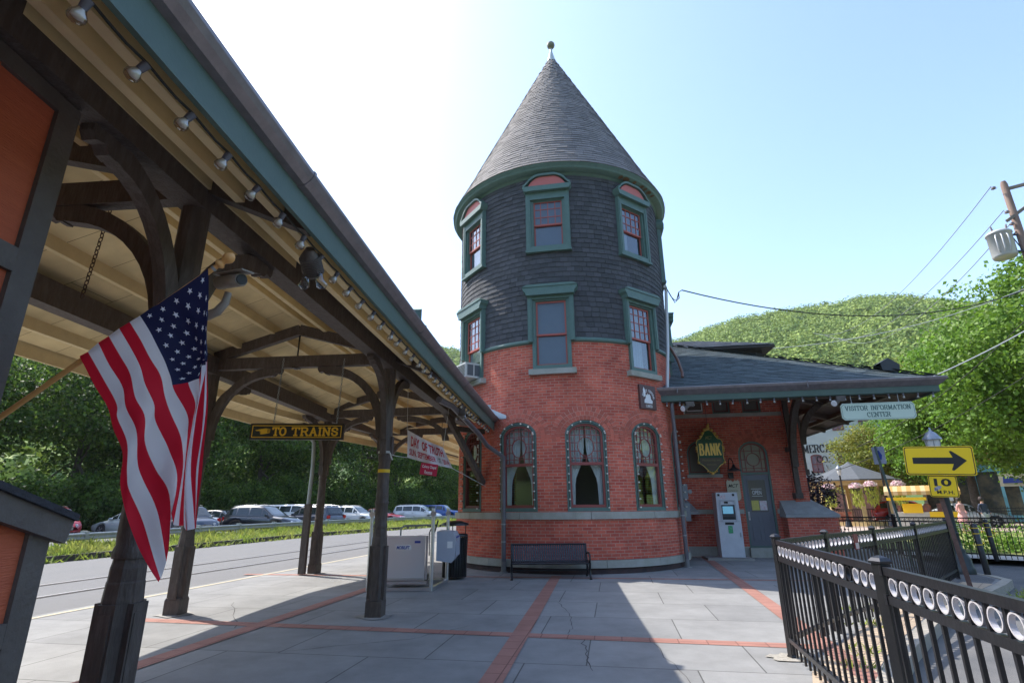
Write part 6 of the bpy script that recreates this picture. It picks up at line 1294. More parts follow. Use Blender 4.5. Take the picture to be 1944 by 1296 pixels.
mb = MB(); mb.box(-.07, .07, -.034, -.024, .88, 1.07, 0, M); mk('board', mb, mat('notice_red', (.22, .05, .04), .6), t); mb = MB(); mb.box(-.055, .055, -.037, -.034, .89, .96, 0, M); mk('panel', mb, mat('notice_pale', (.5, .42, .38), .6), t)
mb = MB(); n = 16
for p, s_ in (((2.75, 5.96), .2), ):
    mb.add([(p[0]-.03+(s_+.05*math.sin(i*2.1))*math.cos(2*PI*i/n), p[1]+(.15+.04*math.cos(i*3))*math.sin(2*PI*i/n), .010) for i in range(n)], [tuple(range(n))])
tag(mk('concrete_patch', mb, mat('patch_concrete', (.42, .38, .32), .95, c2=(.3, .28, .24), ns=14, bump=.8), None, (0, 0, 0)), kind='structure')
# park fence behind
PFc = thing('park_fence', 'black iron picket fence round the sunny flower garden on the right', 'fence', (12, 16, 0))
PP = [(7.6, 21.5), (9.6, 19.2), (11.5, 17.0), (13.35, 14.6), (15.3, 12.2)]
for p in PP: fence_post(PFc, p, 1.12, .035)
for a, b in zip(PP[:-1], PP[1:]):
    fence_panel(PFc, a, b, 19, 1.06, rings=True, ringparts=False, r=.03) if False else None
    A = Vector((*a, 0)); C = Vector((*b, 0)); L = (C-A).length; d = (C-A).normalized(); M = frame(A, d, (-d.y, d.x, 0), (0, 0, 1)); mb = MB()
    for z in (.12, .93, 1.04): mb.box(0, L, -.018, .018, z, z+.035, 0, M)
    for k in range(26): x = .05+(L-.1)*k/25; mb.box(x-.008, x+.008, -.008, .008, .03, 1.06, 0, M)
    for k in range(25):
        x = .05+(L-.1)*(k+.5)/25; mb.strip([(x+.036*math.cos(2*PI*i/10), 1.0+.036*math.sin(2*PI*i/10)) for i in range(10)], [(x+.028*math.cos(2*PI*i/10), 1.0+.028*math.sin(2*PI*i/10)) for i in range(10)], M, .01)
    mk('panel', mb, BLACK, PFc)
PF2 = thing('park_fence', 'distant low black iron fence in front of the shops', 'fence', (27, 33, 0)); mb = MB()
A = Vector((23.5, 33.5, 0)); C = Vector((33, 26, 0)); L = (C-A).length; d = (C-A).normalized(); M = frame(A, d, (-d.y, d.x, 0), (0, 0, 1))
for z in (.15, 1.0, 1.15): mb.box(0, L, -.02, .02, z, z+.04, 0, M)
for k in range(80): x = L*k/79; mb.box(x-.012, x+.012, -.012, .012, 0, 1.25, 0, M)
mk('panel', mb, BLACK, PF2)

# ------------------------------------------------------------------ signs, bollards, lamps on the corner
SX = Vector((.80, -.60, 0)).normalized(); SXN = Vector((SX.y*-1, SX.x, 0))
def sign_frame(o, roll=0):
    x = SX*math.cos(roll)+Vector((0, 0, -1))*math.sin(roll); z = Vector((0, 0, 1))*math.cos(roll)+SX*math.sin(roll); return frame(o, x, SXN, z)
t = thing('arrow_sign', 'yellow rectangular road sign with a black arrow pointing right on a rusty post', 'road sign', (7.45, 9.75, 0)); M = sign_frame((7.52, 9.62, 2.17), .055)
def rrect(w_, h_, r): 
    o = []
    for cx_, cz_, a0 in ((w_/2-r, -h_/2+r, -90), (w_/2-r, h_/2-r, 0), (-w_/2+r, h_/2-r, 90), (-w_/2+r, -h_/2+r, 180)): o += [(cx_+r*math.cos(R(a0+a)), cz_+r*math.sin(R(a0+a))) for a in (0, 30, 60, 90)]
    return o
mb = MB(); mb.prism(rrect(.98, .50, .04), M, .004); mk('plate', mb, YEL, t)
mb = MB(); mb.strip(rrect(.955, .475, .035), rrect(.93, .45, .03), M @ Matrix.Translation((0, -.002, 0)), .0015)
mb.prism([(-.37, -.055), (.20, -.055), (.16, -.16), (.19, -.17), (.385, 0), (.19, .17), (.16, .16), (.20, .055), (-.37, .055)], M @ Matrix.Translation((0, -.0025, 0)), .0015); mk('arrow', mb, BLK, t)
mb = MB()
for z in (-.19, .2): q = M @ Vector((-.02, -.004, z)); mb.cyl(q, q+M.to_3x3() @ Vector((0, -.006, 0)), .008, n=6)
mk('bolt', mb, GALV, t)
mb = MB(); mb.beam((7.60, 9.68, 0), (7.47, 9.80, 2.35), .07, .03, upv=(-.6, -.8, 0)); mk('post', mb, mat('rusty_post', (.09, .045, .035), .7, c2=(.14, .085, .065), ns=14), t)
t = thing('speed_sign', 'small square yellow sign reading 10 M.P.H. below the arrow sign', 'road sign', (7.5, 9.7, 1.74)); M = sign_frame((7.52, 9.655, 1.735), .055)
mb = MB(); mb.prism(rrect(.40, .37, .035), M, .004); mk('plate', mb, YEL, t)
mb = MB(); mb.strip(rrect(.385, .355, .03), rrect(.365, .335, .025), M @ Matrix.Translation((0, -.002, 0)), .0015); mk('border', mb, BLK, t); text('lettering', '10', M, -.12, .12, -.0, .13, BLK, t, .003, bold=.03); text('lettering', 'M.P.H.', M, -.10, .14, -.13, -.07, BLK, t, .003, bold=.02)
mb = MB(); q = [(-.13, -.09), (-.05, -.05), (-.02, -.0), (-.07, .005), (-.13, -.03)]; mb.prism(q, M @ Matrix.Translation((0, -.005, 0)), .002); mk('sticker', mb, mat('sticker_grey', (.5, .5, .55), .5, c2=(.02, .02, .05), ns=30), t)
t = thing('parking_sign', 'small grey sign on a leaning green post in front of the gazebo', 'road sign', (9.2, 13.4, 0)); M = frame((9.10, 13.50, 2.6), Vector((.42, -.91, 0)).normalized(), Vector((.91, .42, 0)).normalized(), (0, 0, 1))
mb = MB(); mb.prism(rrect(.30, .42, .02), M, .003); mk('plate', mb, mat('sign_silver', (.4, .42, .48), .4, c2=(.25, .28, .38), ns=8), t); mb = MB(); mb.prism([(-.05, -.1), (.05, -.1), (.08, .0), (.02, .12), (-.06, .1)], M @ Matrix.Translation((0, -.003, 0)), .002); mk('symbol', mb, MATS['stripe_blue'], t)
mb = MB(); mb.beam((9.33, 13.42, 0), (9.04, 13.50, 2.83), .05, .03, upv=(-.5, -.8, 0)); mk('post', mb, mat('post_green', (.07, .10, .08), .6), t)
def bollard(x, y, lx, label):
    t = thing('bollard', label, 'bollard', (x, y, 0), 'black bollards with yellow bands'); mb = MB(); tp_ = Vector((x+lx, y, 1.0)); b_ = Vector((x, y, -.02)); mb.tube([b_, tp_, tp_+Zv*.03], [.058, .058, .03], 14); mk('tube', mb, BLACK, t)
    for f_ in (.60, .82, .93): mb = MB(); mb.tube([b_.lerp(tp_, f_), b_.lerp(tp_, f_+.018)], .0595, 14, cap=False); mk('band', mb, MATS['tape_yellow'], t)
bollard(9.98, 12.18, -.04, 'black bollard with yellow bands at the foot of the lamp post'); bollard(12.75, 15.15, -.05, 'black bollard with yellow bands beside the park fence'); bollard(9.55, 12.75, 0, 'black bollard with yellow bands half hidden behind the lamp post base')
LAMPW = mat('lamp_globe', (.62, .62, .58), .3); LGREEN = mat('lamp_green', (.025, .035, .035), .4)
def street_lamp(x, y, h, label, big=False, basket=None, col=None):
    t = thing('street_lamp', label, 'street lamp', (x, y, 0), 'old style street lamps'); c = (x, y, 0); k = h/3.1; col = col or BLACK
    mb = MB(); mb.lathe(c, [(.22, 0), (.22, .10), (.20, .13), (.19, .30), (.16, .36), (.12, .42), (.13, .46), (.09, .52), (.075, .8), (.085, .82), (.07, .85)], 16, mi=0); mk('base', mb, col, t)
    mb = MB(); mb.lathe(c, [(.068, .8), (.055, h-.75), (.07, h-.72), (.05, h-.68), (.05, h-.60)], 12); mk('pole', mb, col, t)
    mb = MB(); mb.lathe(c, [(.06, h-.62), (.09, h-.58), (.125, h-.50), (.15, h-.20), (.15, h-.18)], 12); gl = mk('globe', mb, LAMPW, t)
    mb = MB()
    for j in range(6): a = j*PI/3; mb.tube([(x+.092*math.cos(a), y+.092*math.sin(a), h-.58), (x+.13*math.cos(a), y+.13*math.sin(a), h-.50), (x+.156*math.cos(a), y+.156*math.sin(a), h-.19)], .008, 4)
    mb.lathe(c, [(.19, h-.20), (.19, h-.17), (.15, h-.12), (.10, h-.04), (.04, h), (.02, h+.03), (.025, h+.06), (.005, h+.09)], 16); mk('cap', mb, mat('lamp_cap_pale', (.30, .32, .36), .3, metal=.3), t)
    return t
street_lamp(9.70, 12.46, 3.05, 'dark street lamp close behind the yellow arrow sign', col=LGREEN)
street_lamp(22.2, 37.3, 3.95, 'street lamp with flower baskets in front of the gazebo'); street_lamp(24.4, 36.3, 4.7, 'street lamp with flower baskets between gazebo and yellow stall'); street_lamp(-6.3, 66, 6.2, 'distant lamp post with white globe at the left edge of the tower')
FLW = mat('basket_flowers', (.70, .42, .52), .8, c2=(.78, .72, .55), ns=3, isl=.3, trans=.3); FLG = mat('basket_trails', (.42, .45, .08), .8, isl=.3, trans=.4)
rb = random.Random(5)
def basket(x, y, z, label):
    t = thing('flower_basket', label, 'flower basket', (x, y, z), 'hanging flower baskets on the street lamps'); mb = MB(); mg = MB()
    for k in range(420):
        v = Vector((rb.gauss(0, 1), rb.gauss(0, 1), abs(rb.gauss(0, .6)))).normalized(); p = Vector((x, y, z))+Vector((v.x*.40, v.y*.40, v.z*.32))*rb.uniform(.7, 1.05); a = Vector((rb.gauss(0, 1), rb.gauss(0, 1), rb.gauss(0, 1))).normalized()*.05; b = a.cross(v)*1.2; mb.add([p-a-b, p+a-b, p+a+b, p-a+b], [(0, 1, 2, 3)])
    for k in range(260):
        an = rb.random()*2*PI; r_ = .36*rb.random()**.5; l = rb.uniform(.0, 1.3)*(1-r_*.5); p = Vector((x+r_*math.cos(an), y+r_*math.sin(an), z-l)); a = Vector((rb.gauss(0, 1), rb.gauss(0, 1), 0)).normalized()*.035; mg.add([p-a, p+a, p+a*.5-Zv*.16, p-a*.5-Zv*.16], [(0, 1, 2, 3)])
    mk('flowers', mb, FLW, t); mk('trailing_leaves', mg, FLG, t); mb = MB(); mb.lathe((x, y, z), [(.05, -.35), (.2, -.2), (.27, 0)], 12, cap=False); mk('bowl', mb, mat('basket_moss', (.06, .07, .03), .95), t)
basket(21.55, 37.75, 2.5, 'pink hanging flower basket left of the lamp before the gazebo'); basket(22.85, 36.85, 2.5, 'white hanging flower basket right of the lamp before the gazebo')
basket(23.75, 36.7, 2.6, 'pink hanging flower basket left of the lamp beside the yellow stall'); basket(25.0, 35.85, 2.6, 'lilac hanging flower basket right of the lamp beside the yellow stall')
mb = MB(); mb.beam((21.5, 37.78, 2.9), (22.9, 36.8, 2.9), .03, .03); mb.beam((23.7, 36.74, 3.0), (25.05, 35.8, 3.0), .03, .03)
# ------------------------------------------------------------------ gazebo, stall, table, shops
GT = mat('gazebo_tan', (.55, .42, .20), .7, c2=(.48, .36, .17), ns=3); gc = Vector((24.95, 40.6, 0)); t = thing('gazebo', 'tan wooden gazebo with grey pointed roof on the sunny plaza', 'gazebo', tuple(gc))
mb = MB(); mb.lathe(gc, [(2.75, -.1), (2.75, .26), (.01, .26)], 8, smooth=False, rot=PI/8, cap=False); mk('floor', mb, GT, t)
mb = MB(); mb.lathe(gc, [(3.15, 3.02), (3.15, 3.10), (1.6, 3.72), (.25, 4.3), (.05, 4.45)], 8, smooth=False, rot=PI/8, cap=False); mk('roof', mb, mat('gazebo_roof', (.10, .105, .112), .7, c2=(.075, .08, .085), ns=6), t)
mb = MB(); mb.lathe(gc, [(.01, 3.0), (3.1, 3.0), (3.1, 3.08)], 8, smooth=False, rot=PI/8, cap=False); mk('ceiling', mb, GT, t)
for j in range(8):
    a = PI/8+j*PI/4; b = a+PI/4; p = gc+Vector((math.cos(a), math.sin(a), 0))*2.6; q = gc+Vector((math.cos(b), math.sin(b), 0))*2.6
    mb = MB(); mb.box(-.12, .12, -.12, .12, .25, 3.02, 0, Matrix.Translation(p) @ Matrix.Rotation(a, 4, 'Z')); mk('post', mb, GT, t)
    mb = MB(); d = (q-p).normalized(); M = frame(p, d, (-d.y, d.x, 0), (0, 0, 1)); L = (q-p).length; mb.box(.1, L-.1, -.03, .03, 2.72, 2.98, 0, M)
    mb.prism([(.1, 2.72), (.3, 2.72), (.14, 2.5), (.1, 2.35)], M, .04); mb.prism([(L-.1, 2.72), (L-.3, 2.72), (L-.14, 2.5), (L-.1, 2.35)], M, .04); mk('frieze', mb, GT, t)
    if j not in (5, ):
        mb = MB(); mb.box(.1, L-.1, -.03, .03, 1.05, 1.12, 0, M); mb.box(.1, L-.1, -.03, .03, .4, .46, 0, M)
        for k in range(13): x = .15+(L-.3)*k/12; mb.box(x-.025, x+.025, -.02, .02, .46, 1.05, 0, M)
        mk('railing', mb, mat('railing_dark', (.10, .06, .045), .7), t)
mb = MB(); mb.box(-3.2, -1.9, -2.5, -2.4, .3, .95, 0, Matrix.Translation(gc)); mk('red_panel', mb, mat('panel_red', (.42, .08, .05), .7, c2=(.55, .45, .3), ns=2, fac=.6), t)
t = thing('food_stall', 'bright yellow food stall with striped tan awning', 'stall', (22.4, 30.8, 0)); d = Vector((.81, -.59, 0)); M = frame((21.4, 31.5, 0), d, Vector((.59, .81, 0)), (0, 0, 1))
mb = MB(); mb.box(0, 2.9, 0, 1.4, .15, 1.0, 0, M); mk('counter', mb, mat('stall_pale', (.48, .46, .40), .6, c2=(.4, .38, .3), ns=4), t)
mb = MB(); mb.box(.45, 1.35, -.03, .0, .95, 1.45, 0, M); mb.box(1.6, 2.9, -.03, 0, .72, 1.02, 0, M); mb.box(-.2, 1.6, -.5, -.47, 1.62, 1.78, 0, M); mk('yellow_board', mb, mat('stall_yellow', (.85, .52, .01), .5), t)
mb = MB(); mb.tube([M @ Vector((1.55, .2, .9)), M @ Vector((1.55, .2, 1.3)), M @ Vector((1.55, .2, 1.45))], [.16, .2, .09], 8); mb.box(2.0, 2.2, .3, .5, 1.0, 1.45, 0, M); mb.box(.2, .35, .3, .5, 1.0, 1.35, 0, M); mk('wares', mb, mat('wares_dark', (.08, .07, .09), .6, c2=(.3, .1, .05), ns=5), t)
for x in (.0, 2.85): mb = MB(); mb.box(x, x+.06, 0, .06, .1, 2.0, 0, M); mk('pole', mb, GALV, t)
mb = MB()
AWN = [mat('awning_tan', (.68, .50, .26), .8, trans=.3), mat('awning_brown', (.55, .33, .10), .8, trans=.3)]
for k in range(16):
    x0, x1 = -.25+.21*k, -.25+.21*(k+1); z = lambda y: 2.42-.34*(abs(y-.7)/1.3)**1.4
    for y0, y1 in ((-.55, .1), (.1, .7), (.7, 1.3), (1.3, 1.9)): mb.add([M @ Vector((x0, y0, z(y0))), M @ Vector((x1, y0, z(y0))), M @ Vector((x1, y1, z(y1))), M @ Vector((x0, y1, z(y1)))], [(0, 1, 2, 3)], k % 2)
    mb.add([M @ Vector((x0, -.55, z(-.55)-.2)), M @ Vector((x1, -.55, z(-.55)-.2)), M @ Vector((x1, -.55, z(-.55))), M @ Vector((x0, -.55, z(-.55)))], [(0, 1, 2, 3)], k % 2)
mk('awning', mb, AWN, t)
t = thing('picnic_table', 'dark picnic table on the plaza behind the ring fence', 'picnic table', (17.0, 25.3, 0)); M = frame((16.6, 25.6, 0), d, Vector((.59, .81, 0)), (0, 0, 1)); 
mb = MB(); mb.box(0, 1.8, 0, .7, .68, .73, 0, M); mk('table_top', mb, BROWN, t)
for y in (-.55, 1.05): mb = MB(); mb.box(0, 1.8, y, y+.22, .42, .46, 0, M); mk('seat', mb, BROWN, t)
for x in (.25, 1.5): mb = MB(); mb.beam(M @ Vector((x, -.4, 0)), M @ Vector((x, .4, .7)), .05, .08); mb.beam(M @ Vector((x, 1.1, 0)), M @ Vector((x, .3, .7)), .05, .08); mb.beam(M @ Vector((x, -.5, .4)), M @ Vector((x, 1.2, .4)), .05, .06); mk('leg', mb, BROWN, t)
def facade(name, label, x, y, dirv, W, H, D, wallm, cat='building'):
    t = thing(name, label, cat, (x, y, 0)); d = Vector(dirv).normalized(); n = Vector((-d.y, d.x, 0)); M = frame((x, y, 0), d, n, (0, 0, 1)); mb = MB(); mb.box(0, W, 0, D, -.3, H, 0, M); mk('wall', mb, wallm, t); return t, M
t, M = facade('store_building', 'pale painted three storey store with black MERCANTILE lettering behind the gazebo', 26.3, 54.2, (.86, -.51, 0), 9.5, 12.5, 8, mat('painted_wall', (.42, .46, .44), .8, c2=(.36, .40, .38), ns=1, bump=.3, bs=6))
serif('lettering', 'MERCANTILE', lambda q: M @ (q+Vector((0, -.05, 0))), 2.45, 6.75, 6.25, 6.95, BLK, t, .17, .5); serif('lettering', 'CO.', lambda q: M @ (q+Vector((0, -.05, 0))), 3.5, 4.5, 5.3, 5.85, BLK, t, .17, .5)
for x in (3.35, 5.6, 7.8):
    for z0 in (4.35, 8.2):
        mb = MB(); mb.strip(outline(.48, z0, z0+1.5, .2), outline(.48, z0, z0+1.5, .2, inset=.09), M @ Matrix.Translation((x+.1, -.06, 0)), .12); wn = mk('window', mb, MAROON, t)
        mb = MB(); mb.box(x-.34, x+.54, -.01, .02, z0+.05, z0+1.6, 0, M); mk('pane', mb, mat('far_pane', (.25, .12, .13), .2, c2=(.12, .12, .15), ns=2), wn); mb = MB(); mb.box(x-.38, x+.58, -.05, -.02, z0+.75, z0+.82, 0, M); mb.box(x+.07, x+.12, -.05, -.02, z0+.05, z0+1.6, 0, M); mk('sash_bar', mb, MAROON, wn)
mb = MB(); mb.box(-.2, 9.6, -1.1, 0, 3.3, 3.45, 0, M); mb.add([M @ Vector(q) for q in ((-.2, -1.1, 3.35), (9.6, -1.1, 3.35), (9.6, 0, 3.9), (-.2, 0, 3.9))], [(0, 1, 2, 3)]); mk('porch_roof', mb, mat('porch_brown', (.16, .09, .06), .8), t)
mb = MB(); mb.box(.0, 9.5, -.04, 0, 0, 3.3, 0, M); mk('shopfront', mb, mat('shopfront_pink', (.42, .22, .18), .7, c2=(.15, .09, .08), ns=.9), t)
for x in (1.6, 4.2, 6.6): mb = MB(); mb.tube([M @ Vector((x, 0, 5.0)), M @ Vector((x+.2, -1.0, 4.2)), M @ Vector((x+.25, -1.3, 3.5))], .04, 5); mk('awning_bracket', mb, BLACK, t)
BRF = mat('far_brick_red', (.33, .07, .06), .9, c2=(.26, .05, .05), ns=2)
t, M = facade('shop_building', 'red brick shop with light blue painted shopfront at the far right', 35.6, 48.2, (.75, -.66, 0), 15, 8, 8, BRF)
LB = mat('shop_blue', (.16, .42, .55), .5); mb = MB(); mb.box(3.6, 8.4, -.18, 0, 3.9, 4.5, 0, M)
for x in (3.6, 5.2, 6.3, 8.2): mb.box(x, x+.2, -.15, 0, 0, 3.9, 0, M)
mb.box(3.6, 8.4, -.14, 0, 0, .5, 0, M); mb.box(6.4, 8.3, -.14, 0, 2.6, 2.75, 0, M); mk('shopfront_frame', mb, LB, t)
mb = MB(); mb.box(3.8, 8.2, -.06, -.02, .5, 3.9, 0, M); mk('shop_window', mb, mat('shop_glass', (.06, .07, .07), .1, c2=(.22, .18, .12), ns=1.2, fac=.6), t)
mb = MB(); mb.box(0, 3.4, -.06, -.02, .4, 3.6, 0, M); mk('shop_window', mb, MATS['shop_glass'], t); mb = MB(); mb.box(8.8, 12, -.06, -.02, .4, 3.6, 0, M); mk('shop_window', mb, MATS['shop_glass'], t)
for x in (0, 1.7, 3.3, 8.7, 12): mb = MB(); mb.box(x, x+.25, -.2, 0, 0, 4.2, 0, M); mk('pilaster', mb, mat('pilaster_cream', (.5, .42, .36), .7), t)
mb = MB(); mb.box(0, 15, -.35, 0, 4.5, 4.75, 0, M); mk('cornice', mb, mat('cornice_pink', (.55, .20, .20), .6), t)
for x in (1.2, 3.4, 5.6, 7.8, 10): mb = MB(); mb.box(x, x+1, -.05, 0, 5.3, 7.0, 0, M); mk('window', mb, MATS['far_pane'], t)
t2 = thing('shop_sign', 'small blue and cream sign board on the light blue shopfront', 'sign', tuple(M @ Vector((5.8, -.5, 3.3)))); mb = MB(); mb.box(5.2, 6.9, -.6, -.5, 2.7, 3.7, 0, M); mk('board', mb, mat('shop_cream', (.5, .48, .38), .6), t2); mb = MB(); mb.prism([(5.4, 2.95), (6.7, 2.95), (6.5, 3.3), (5.5, 3.5)], M @ Matrix.Translation((0, -.62, 0)), .02); mk('emblem', mb, MATS['stripe_blue'], t2)
t2 = thing('vertical_sign', 'white vertical SHUTTLE sign on a tan post by the shops', 'sign', (28.8, 36.6, 0)); SMv = frame((28.6, 36.8, 0), (.79, -.61, 0), (.61, .79, 0), (0, 0, 1)); mb = MB(); mb.box(0, .42, 0, .06, 1.6, 4.0, 0, SMv); mk('board', mb, WHITE, t2)
for k, ch in enumerate('SHUTTLE'): text('lettering', ch, SMv, .12, .32, 3.62-.3*k, 3.84-.3*k, mat('red_letter', (.45, .05, .03), .6), t2, .006)
mb = MB(); mb.box(.12, .3, .01, .05, 0, 1.6, 0, SMv); mk('post', mb, GT, t2)
poly_sheet('asphalt_patch', [(6.4, 8.9), (8.1, 10.2), (9.0, 10.95), (9.55, 11.5), (9.75, 12.1), (9.7, 12.9), (9.9, 13.8), (9.0, 13.6), (6.6, 9.9)], .004, ASPH)
for i, (x, W, H, c, lab) in enumerate([(-3, 11, 9, (.30, .09, .06), 'red brick store across the street behind the viewer'), (9, 11.6, 11, (.42, .40, .33), 'cream store across the street behind the viewer'), (21, 11.4, 8, (.22, .20, .19), 'grey store across the street behind the viewer'), (-15, 10, 7, (.35, .27, .18), 'tan freight house behind the viewer')]):
    t, M = facade('store_building', lab, x, -29, (-1, 0, 0), W, H, 9, mat('far_wall_%d' % i, c, .85, c2=tuple(v*.8 for v in c), ns=1.5)); t['group'] = 'buildings behind the viewer'
    for k in range(4):
        for z in (1.0, 4.4): mb = MB(); mb.box(.8+k*2.6, 2.2+k*2.6, -.04, 0, z, z+1.9, 0, M); mk('window', mb, MATS['window_dark'], t)
poly_sheet('plaza', [(13.2, 23), (60, 23), (70, 62), (13.2, 62)], .005, PLAZA)
poly_sheet('park_lawn', [(12.2, 17.6), (14.2, 15.2), (30, 8), (40, 22), (24, 30), (13.5, 24)], .012, GRASSG)
poly_sheet('garden_path', [(11.2, 17.3), (13.1, 14.9), (15.5, 12), (16.5, 12.8), (14.1, 15.9), (12.2, 18.2)], .02, mat('path_pale', (.45, .41, .36), .9))
# ------------------------------------------------------------------ people
def person(label, path, shirt, lower, skin, hair, dress=False, loc=(0, 0), face=0):
    t = thing('person', label, 'person', (*loc, 0), None); c, s_ = math.cos(face), math.sin(face)
    def L(x, y, z): return (loc[0]+x*c-y*s_, loc[1]+x*s_+y*c, z)
    body = {'pel': ((0, 0, .92), .15), 'wai': ((0, 0, 1.08), .125), 'che': ((0, 0, 1.28), .16), 'nec': ((0, 0, 1.46), .06), 'hd0': ((0, -.01, 1.53), .075), 'hd1': ((0, -.01, 1.62), .095), 'hd2': ((0, 0, 1.70), .075),
            'sl': ((-.18, 0, 1.40), .06), 'el': ((-.25, .05, 1.14), .042), 'hl': ((-.22, -.08, .92), .035), 'sr': ((.18, 0, 1.40), .06), 'er': ((.26, .04, 1.14), .042), 'hr': ((.24, -.1, .93), .035),
            'tl': ((-.09, 0, .86), .10), 'kl': ((-.10, -.05, .48), .065), 'al': ((-.10, .06, .09), .042), 'fl': ((-.10, -.08, .04), .038), 'tr': ((.09, 0, .86), .10), 'kr': ((.10, .02, .48), .065), 'ar': ((.11, -.02, .09), .042), 'fr': ((.11, -.16, .04), .038)}
    ks = list(body); E_ = [('pel', 'wai'), ('wai', 'che'), ('che', 'nec'), ('nec', 'hd0'), ('hd0', 'hd1'), ('hd1', 'hd2'), ('che', 'sl'), ('sl', 'el'), ('el', 'hl'), ('che', 'sr'), ('sr', 'er'), ('er', 'hr'), ('pel', 'tl'), ('tl', 'kl'), ('kl', 'al'), ('al', 'fl'), ('pel', 'tr'), ('tr', 'kr'), ('kr', 'ar'), ('ar', 'fr')]
    me = bpy.data.meshes.new('body'); me.from_pydata([tuple(Vector(L(*body[k][0]))-Vector((*loc, 0))) for k in ks], [(ks.index(a), ks.index(b)) for a, b in E_], [])
    o = bpy.data.objects.new('body', me); S.collection.objects.link(o); o.parent = t; sk = o.modifiers.new('s', 'SKIN'); sk.use_smooth_shade = True
    for i, k in enumerate(ks): v = me.skin_vertices[0].data[i]; v.radius = (body[k][1], body[k][1]*.8); v.use_root = (i == 0)
    o.modifiers.new('b', 'SUBSURF').levels = 1
    bpy.context.view_layer.update(); m2 = bpy.data.meshes.new_from_object(o.evaluated_get(bpy.context.evaluated_depsgraph_get())); bpy.data.objects.remove(o); m2.materials.clear()
    for m_ in (skin, shirt, lower): m2.materials.append(m_)
    for p in m2.polygons:
        z = p.center.z; p.material_index = 1 if .98 < z < 1.44 and (abs(p.center.x)+abs(p.center.y) < .32 or z > 1.2) else (2 if z <= .98 and not (z > .80 and math.hypot(p.center.x, p.center.y) > .2) and not dress else (1 if dress and .5 < z <= .98 and math.hypot(p.center.x, p.center.y) < .2 else 0)); p.use_smooth = True
    b_ = bpy.data.objects.new('body', m2); S.collection.objects.link(b_); b_.parent = t
    mb = MB(); mb.lathe(L(0, .015, 1.64), [(.02, -.12), (.09, -.08), (.112, 0), (.09, .09), (.03, .125)], 14); mk('hair', mb, hair, t)
    if dress: mb = MB(); mb.lathe((*loc, 0), [(.14, 1.02), (.2, .85), (.28, .5)], 14, cap=False); mk('skirt', mb, shirt, t)
SKIN = mat('skin', (.48, .27, .19), .6); HAIR = mat('hair_dark', (.04, .025, .02), .7)
person('person in a pink patterned dress walking past the shops with arm bent', None, mat('cloth_pink', (.62, .20, .18), .8, c2=(.7, .45, .4), ns=20), SKIN, SKIN, HAIR, True, (22.5, 28.1), .3)
person('person in a dark navy shirt and shorts walking past the shops', None, mat('cloth_navy', (.03, .04, .07), .8), mat('shorts_grey', (.4, .4, .4), .8), SKIN, HAIR, False, (23.3, 27.7), .1)
# ------------------------------------------------------------------ cars
TYRE = mat('tyre', (.02, .02, .02), .85); RIM = mat('rim', (.45, .46, .48), .3, metal=.8); CARGL = mat('car_glass', (.02, .028, .03), .05, spec=.8); HEADL = mat('headlamp', (.6, .62, .65), .15); TAIL = mat('tail_lamp', (.5, .02, .02), .2); TRIMB = mat('car_trim', (.02, .02, .022), .5)
def paint(name, c): 
    m = mat(name, c, .28, spec=.6); b = m.node_tree.nodes['Principled BSDF']; b.inputs['Coat Weight'].default_value = .8; b.inputs['Coat Roughness'].default_value = .05; return m
CARS = {
 # station: x, half width low, z belt/hood, z bottom ; roof line: x, half width roof, z
 'suv': dict(L=4.5, W=.92, hood=[(0, .62, .60), (.06, .80, .78), (.5, .86, .95), (1.15, .90, 1.04), (3.9, .92, 1.10), (4.4, .88, 1.06), (4.5, .84, .75)], roof=[(1.15, 1.05), (1.95, 1.60), (2.4, 1.66), (3.7, 1.64), (4.1, 1.56), (4.42, 1.08)], wh=(.85, 3.55), wr=.36, pill=(1.9, 2.75, 3.6)),
 'sedan': dict(L=4.6, W=.90, hood=[(0, .60, .52), (.06, .78, .66), (.6, .85, .80), (1.35, .88, .92), (3.7, .90, .98), (4.5, .84, .96), (4.6, .8, .7)], roof=[(1.3, .93), (2.1, 1.38), (2.6, 1.44), (3.3, 1.40), (4.0, 1.0)], wh=(.9, 3.65), wr=.33, pill=(2.05, 2.75, 3.4)),
 'pickup': dict(L=5.3, W=.95, hood=[(0, .75, .75), (.06, .88, .95), (.5, .92, 1.10), (1.4, .94, 1.16), (3.6, .95, 1.18), (5.2, .93, 1.18), (5.3, .9, .8)], roof=[(1.4, 1.16), (2.0, 1.72), (2.4, 1.78), (4.9, 1.76), (5.15, 1.2)], wh=(.95, 4.2), wr=.40, pill=(2.0, 2.9, 3.9)),
 'van': dict(L=5.0, W=.96, hood=[(0, .62, .58), (.06, .82, .74), (.4, .88, .92), (.95, .92, 1.04), (4.6, .95, 1.12), (4.95, .92, 1.05), (5.0, .9, .7)], roof=[(.95, 1.04), (1.9, 1.66), (2.4, 1.74), (4.4, 1.72), (4.75, 1.64), (4.95, 1.1)], wh=(.9, 4.0), wr=.34, pill=(1.9, 2.8, 3.9))}
